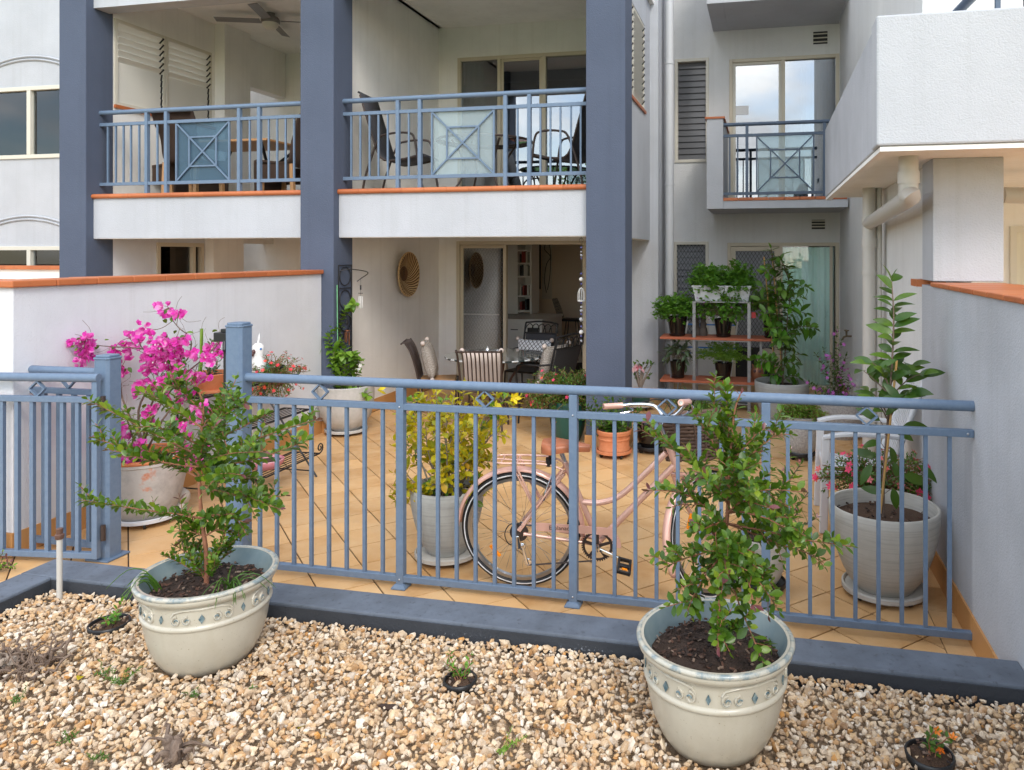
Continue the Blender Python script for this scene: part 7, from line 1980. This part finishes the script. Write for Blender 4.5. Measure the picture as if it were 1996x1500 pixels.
q = V((PY(1476, 745, YS + .1).x, YS + .12, ZL)); ow = thing('owl_lantern', 'brown ceramic owl ornament on the lower shelf board', 'ornament', q)
MB().lathe([(.05, 0), (.05, .012), (.07, .04), (.082, .09), (.075, .14), (.06, .17), (.05, .18)], 20).build('body', 'owl', ow, smooth=60, world=False)
for s_ in (-1, 1): MB().tube([(s_ * .045, 0, .165), (s_ * .06, 0, .205)], [.02, .003], 8).build('ear', 'owl', ow, world=False); MB().ball((s_ * .028, -.068, .125), (.02, .012, .02), 8, 6).build('eye', 'cockatoo_beak', ow, world=False)
ar = thing('clothes_airer', 'folded clothes airer with blue rails behind the herb shelf', 'clothes airer', (-.95, 10.5, 0))
for x in (-1.2, -.5): MB().tube([(x, 10.3, 0), (x + .12, 10.6, .95)], .009, 6).build('leg', 'wire_white', ar); MB().tube([(x, 10.75, 0), (x + .12, 10.4, .95)], .009, 6).build('leg', 'wire_white', ar)
for z, y in ((.52, 10.30), (.60, 10.30), (.9, 10.5)): MB().tube([(-1.2, y + .12, z), (-.4, y + .12, z)], .011, 6).build('rail', 'blue_plastic', ar)

# ------------------------------------------------------------------ furniture on the upper balconies
ZF2 = ZS + .031
def sling_chair(loc, rz, label):
    t = thing('sling_chair', label, 'chair', loc, rz)
    for s_ in (-1, 1):
        MB().tube(smoothpath([(s_ * .27, .30, 0), (s_ * .27, .24, .35), (s_ * .275, .20, .60), (s_ * .275, .12, .66), (s_ * .275, -.10, .65), (s_ * .27, -.22, .58), (s_ * .265, -.36, .2), (s_ * .265, -.40, 0)], 4), .013, 7).build('side_frame', 'bronze_metal', t, smooth=60, world=False)
        MB().tube(smoothpath([(s_ * .24, .27, .42), (s_ * .24, .0, .37), (s_ * .24, -.20, .40), (s_ * .24, -.33, .75), (s_ * .235, -.44, 1.10)], 4), .012, 7).build('sling_rail', 'bronze_metal', t, smooth=60, world=False)
    prof = smoothpath([V((0, .29, .40)), V((0, .26, .425)), V((0, .0, .365)), V((0, -.20, .40)), V((0, -.33, .75)), V((0, -.44, 1.10)), V((0, -.46, 1.12))], 4); m_ = MB()
    for p in prof: m_.v += [V((-.235, p.y, p.z)), V((.235, p.y, p.z))]
    for i in range(len(prof) - 1): m_.f.append((2 * i, 2 * i + 1, 2 * i + 3, 2 * i + 2))
    o = m_.build('sling', 'sling', t, smooth=60, world=False); q = o.modifiers.new('solid', 'SOLIDIFY'); q.thickness = .012
    return t
sling_chair((-4.00, 7.80, ZF2), rad(-84), 'black sling chair at the party wall end of the upper balcony')
sling_chair((PY(1098, 350, 8.0).x, 8.0, ZF2), rad(75), 'black sling chair beside the upper balcony\'s right column')
gt_ = thing('glass_table', 'round glass balcony table behind the frosted cross panel', 'table', (PY(945, 300, 8.5).x, 8.5, ZF2))
MB().lathe([(.56, .68), (.57, .69), (.56, .70), (.001, .70)], 40, cap=False).build('tabletop', 'glass_green', gt_, smooth=40, world=False); MB().tube(arc((0, 0, .685), .57, 0, 2 * math.pi, 40, (1, 0, 0), (0, 1, 0))[:-1], .015, 6, closed=True).build('edge', 'bronze_metal', gt_, smooth=60, world=False)
for k in range(4):
    a = rad(45 + 90 * k); MB().tube(smoothpath([(.45 * math.cos(a), .45 * math.sin(a), 0), (.25 * math.cos(a), .25 * math.sin(a), .35), (.42 * math.cos(a), .42 * math.sin(a), .68)], 4), .014, 7).build('leg', 'bronze_metal', gt_, smooth=60, world=False)
def wicker_chair(loc, rz, label):
    t = thing('wicker_chair', label, 'chair', loc, rz); m_ = MB()
    prof = smoothpath([V((0, .25, .10)), V((0, .26, .42)), V((0, .22, .46)), V((0, -.18, .44)), V((0, -.26, .70)), V((0, -.36, .98)), V((0, -.40, .99))], 4)
    for p in prof: m_.v += [V((-.25 - (.03 if p.z > .8 else 0), p.y, p.z)), V((.25 + (.03 if p.z > .8 else 0), p.y, p.z))]
    for i in range(len(prof) - 1): m_.f.append((2 * i, 2 * i + 1, 2 * i + 3, 2 * i + 2))
    o = m_.build('seat_and_back', 'wicker', t, smooth=60, world=False); q = o.modifiers.new('solid', 'SOLIDIFY'); q.thickness = .03
    for sx in (-1, 1):
        for sy in (.21, -.24): MB().bar((sx * .22, sy, 0), (sx * .22, sy * .9, .43), .045).build('leg', 'timber', t, world=False)
        MB().box(sx * .235 - .012, sx * .235 + .012, -.2, .23, .22, .43).build('side_panel', 'wicker', t, world=False)
    return t
yt = 8.45; xm = PY(478, 271, yt).x
dt = thing('dining_table', 'timber-topped dining table on the upper left balcony', 'table', (xm, yt, ZF2))
MB().box(-.62, .62, -.42, .42, .72, .75).build('tabletop', 'timber', dt, world=False, bevel=.006)
for sx in (-1, 1): MB().tube([(sx * .5, -.35, 0), (sx * .35, 0, .4), (sx * .5, .35, .71)], .02, 8).tube([(sx * .5, .35, 0), (sx * .35, 0, .4), (sx * .5, -.35, .71)], .02, 8).build('crossed_legs', 'iron', dt, smooth=50, world=False)
wicker_chair((PY(335, 345, 8.3).x, 8.3, ZF2), rad(-90), 'brown wicker chair behind the louvre end of the dining table')
wicker_chair((PY(560, 345, 8.3).x, 8.3, ZF2), rad(90), 'brown wicker chair beside the middle blue column on the balcony')
wicker_chair((xm - .25, 7.86, ZF2), 0, 'brown wicker chair tucked under the dining table behind the railing')
pf = PY(527, 45, 8.9); fn = thing('ceiling_fan', 'grey ceiling fan with round lamp over the upper left balcony', 'fan', (pf.x, pf.y, pf.z))
MB().lathe([(.001, -.09), (.06, -.08), (.10, -.04), (.105, 0)], 24, cap=False).build('lamp_bowl', 'fan_lamp', fn, smooth=60, world=False)
MB().lathe([(.11, 0), (.12, .01), (.12, .05), (.10, .08), (.04, .09), (.018, .10), (.018, ZC - pf.z - .07), (.05, ZC - pf.z - .06), (.06, ZC - pf.z)], 24).build('motor', 'fan_grey', fn, smooth=40, world=False)
for k in range(4):
    a = rad(20 + 90 * k); R = Matrix.Rotation(a, 3, 'Z') @ Matrix.Rotation(rad(12), 3, 'X'); MB().obox(R @ V((.42, 0, .03)), (.58, .12, .008), R).build('blade', 'fan_grey', fn, world=False, bevel=.003)

# ------------------------------------------------------------------ things lying on the gravel
def onbed(x, y): q = G(x, y, .225); q.z = bedz(q.x, q.y) + .008; return q
def seedling(x, y, w_, label, plabel, n, mat, fl, seed):
    random.seed(seed); c = onbed(x, y); r = w_ / 2 / F_PX * (c - V((0, 0, EYE))).length * .98
    pot('seedling_pot', label, c + V((0, 0, -.046)), [(r * .8, 0), (r * .97, .05), (r, .05), (r, .062)], 'black_plastic', r * .9, .048, 'soil_brown', 24, chips=12)
    t = thing('seedling', plabel, 'plant', c + V((0, 0, .0))); wood = MB(); bn = Bunch(t)
    for k in range(n):
        a = c + V((rnd(-.2, .2) * r, rnd(-.2, .2) * r, -.002)); q = a + V((rnd(-1, 1), rnd(-.4, .4), rnd(.4, 1.3))).normalized() * rnd(.05, .13); br_ = bough(a, q, .01, .02); wood.tube(br_, .002, 5); dress(bn, br_, .03, .018, 'sd', [leaf_shape(.030, .014, .2, .1, .5, 4)], mat, (.7, 1.1))
        if fl and k < fl: bn.add('sof', star_flower(.016, 5, .8), 'flower_orange', frame_mat(q, rv(), UP + V((0, -.6, 0)), 1), 'flower')
    wood.build('stems', 'twig_red', t); bn.finish(60, 9)
seedling(213, 1222, 58, 'small black seedling pot on gravel between the sprinkler and the low shrub\'s pot', 'leafy green seedling beside the sprinkler riser', 5, 'leaf_bright', 0, 171)
seedling(897, 1332, 58, 'small black seedling pot on the open gravel below the bicycle', 'sprawling light green seedling on the open gravel below the bicycle', 6, 'leaf_bright', 0, 173)
seedling(1812, 1478, 74, 'small black seedling pot on gravel at the grey wall end', 'orange-flowered seedling on gravel at the grey wall end', 4, 'leaf_mid', 3, 175)
q = onbed(116, 1165); spk = thing('sprinkler_riser', 'rusty-topped white sprinkler riser pipe in the corner of the gravel bed', 'sprinkler', (q.x, q.y, q.z - .03))
dz_ = (1165 - 1060) / F_PX * (q - V((0, 0, EYE))).xy.length / 1.02
MB().lathe([(.0125, 0), (.0125, dz_)], 14).build('riser', 'pipe_cream', spk, smooth=50, world=False); MB().lathe([(.018, dz_), (.02, dz_ + .012), (.02, dz_ + .02), (.014, dz_ + .025), (.015, dz_ + .05), (.011, dz_ + .052)], 14).build('nozzle', 'rust_metal', spk, smooth=40, world=False)
random.seed(180)
def weed(x, y, n, l_, mat, label, shp=None):
    c = onbed(x, y); t = thing('weed', label, 'weed', c); bn = Bunch(t); wood = MB()
    for k in range(n):
        an = rnd(0, 6.28); d = V((math.cos(an), math.sin(an), rnd(.2, 1.0))).normalized(); br_ = bough(c, c + d * l_ * rnd(.6, 1), .008, .02); wood.tube(br_, .0012, 4); dress(bn, br_, .012, .010, 'wd', [small_leaf(.016, .006)], mat, (.8, 1.2))
    wood.build('stems', mat, t); bn.finish(40, 12)
for (x, y, n, l_, lab) in ((240, 1335, 7, .09, 'ferny green weed on gravel in front of the low shrub\'s pot'), (372, 1358, 4, .05, 'tiny ferny weed just below the low shrub\'s pot'), (200, 1320, 4, .07, 'ferny weed beside the dry root ball'), (488, 1345, 3, .04, 'tiny weed sprig near the low shrub\'s pot foot'), (136, 1440, 5, .05, 'small ferny weed at the near left of the gravel'), (982, 1465, 4, .10, 'upright yellow green shoot in the middle of the gravel'), (40, 1370, 3, .08, 'thin grass weed by the dry root ball'), (668, 1193, 4, .05, 'tiny weed at the foot of the kerb'), (185, 1480, 4, .05, 'tiny weed beside the driftwood')):
    weed(x, y, n, l_, 'leaf_lime' if 'yellow' in lab else 'leaf_mid', lab)
def gnarl(x, y, label, name, rx, n, mat, seed):
    random.seed(seed); c = onbed(x, y); t = thing(name, label, 'wood', c); m_ = MB()
    for k in range(n):
        a = c + V((rnd(-rx, rx), rnd(-rx * .7, rx * .7), rnd(-.01, .02))); b = a + V((rnd(-.12, .12), rnd(-.1, .1), rnd(-.03, .09))); m_.tube(bough(a, b, rnd(-.02, .03), .05, 5), ([rnd(.006, .02)] * 4 + [rnd(.004, .012)] * 4 + [.003] * 3) if n < 20 else [rnd(.002, .006)] * 11, 6)
    m_.build('roots', mat, t, smooth=60)
gnarl(55, 1300, 'dry tangled root ball on gravel at the left kerb', 'root_ball', .11, 60, 'twig', 183)
gnarl(10, 1300, 'broken pale stump end at the left kerb', 'stump', .04, 7, 'driftwood', 184)
gnarl(335, 1480, 'weathered driftwood stump among the gravel', 'driftwood', .04, 14, 'twig', 185)
c = onbed(760, 1378); o = MB().ball(c, (.045, .016, .010), 10, 6, .5, 3).build('bark_piece', 'bark_chip'); tag(o, 'dark brown piece of bark lying on the gravel', 'bark')
o = MB().tube([onbed(640, 1208) + V((0, 0, .01)), onbed(722, 1186) + V((0, 0, .02))], [.004, .003], 5).build('twig', 'bamboo'); tag(o, 'thin tan stick leaning on the kerb edge', 'stick')
random.seed(190)
for k, (x, y) in enumerate(((158, 1326), (1325, 1300), (590, 1420), (1520, 1290))):
    c = onbed(x, y) + V((0, 0, .012)); t = tmesh('fallen', leaf_shape(.05, .026, .3, .3, .5), 'leaf_gold', 'fallen_leaf')
    if y < 1310 and x > 1300: continue
    o = inst('fallen_leaf', t, None, frame_mat(c, rv(), UP + rv(.3), 1)); tag(o, 'fallen yellow leaf beside the dry root ball' if k == 0 else 'fallen yellow leaf on open gravel below the grey fibre pot', 'leaf', 'fallen leaves on the gravel')
# little shrub outside the gate at the far left
random.seed(195); c = G(-10, 1112); t = thing('red_leaved_shrub', 'small red-tipped shrub at the left edge of the path', 'shrub', (c.x, c.y, 0)); bn = Bunch(t); wood = MB()
for (x, y) in ((5, 1072), (12, 1085), (22, 1095), (28, 1105), (-5, 1080), (-15, 1090), (10, 1105)):
    br_ = bough(V((c.x, c.y, 0)), PY(x, y, c.y + rnd(-.05, .05)), .01, .02); wood.tube(br_, .002, 4); dress(bn, br_, .03, .02, 'sd2', [leaf_shape(.03, .014, .2, .1, .5, 4)], 'leaf_red' if random.random() < .5 else 'leaf_lime')
wood.build('stems', 'twig', t); bn.finish(60, 9)

# ------------------------------------------------------------------ garden behind the viewer (seen in the glass)
random.seed(200)
def garden_mass(name, label, cat, x0, x1, y, d, z0, h, n, trunk, seed):
    random.seed(seed); t = thing(name, label, cat, ((x0 + x1) / 2, y, .09)); vs, fs = [], []; off = wloc(t)
    for k in range(n):
        u = V((rnd(-1, 1), rnd(-1, 1), rnd(-1, 1)))
        if not trunk or u.length <= 1:
            p = V(((x0 + x1) / 2 + u.x * (x1 - x0) / 2, y + u.y * d / 2, z0 + h / 2 + u.z * h / 2)); X = frame_mat(p - off, rv(), rv(), rnd(.6, 1.2)); s_ = small_leaf(.30, .16); b = len(vs)
            vs += [(X @ q)[:] for q in s_[0]]; fs += [tuple(i + b for i in f) for f in s_[1]]
    me = bpy.data.meshes.new('crown'); me.from_pydata(vs, [], fs); me.materials.append(M['leaf_dark']); tag(inst('crown', me, t), kind='stuff')
    if trunk: MB().tube([((x0 + x1) / 2, y, .0), ((x0 + x1) / 2 + .2, y, z0 + h * .4)], [.16, .08], 8).build('trunk', 'twig', t)
garden_mass('hedge', 'long clipped green hedge across the lawn', 'hedge', -18, 14, -15, 1.6, .1, 1.9, 2600, False, 201)
garden_mass('garden_tree', 'spreading green tree beyond the lawn hedge', 'tree', -12, -7, -19, 4, 2.2, 4.5, 1500, True, 203)
garden_mass('garden_tree', 'tall green tree beyond the hedge\'s other end', 'tree', 4, 9, -20, 4, 2.5, 5.5, 1500, True, 205)
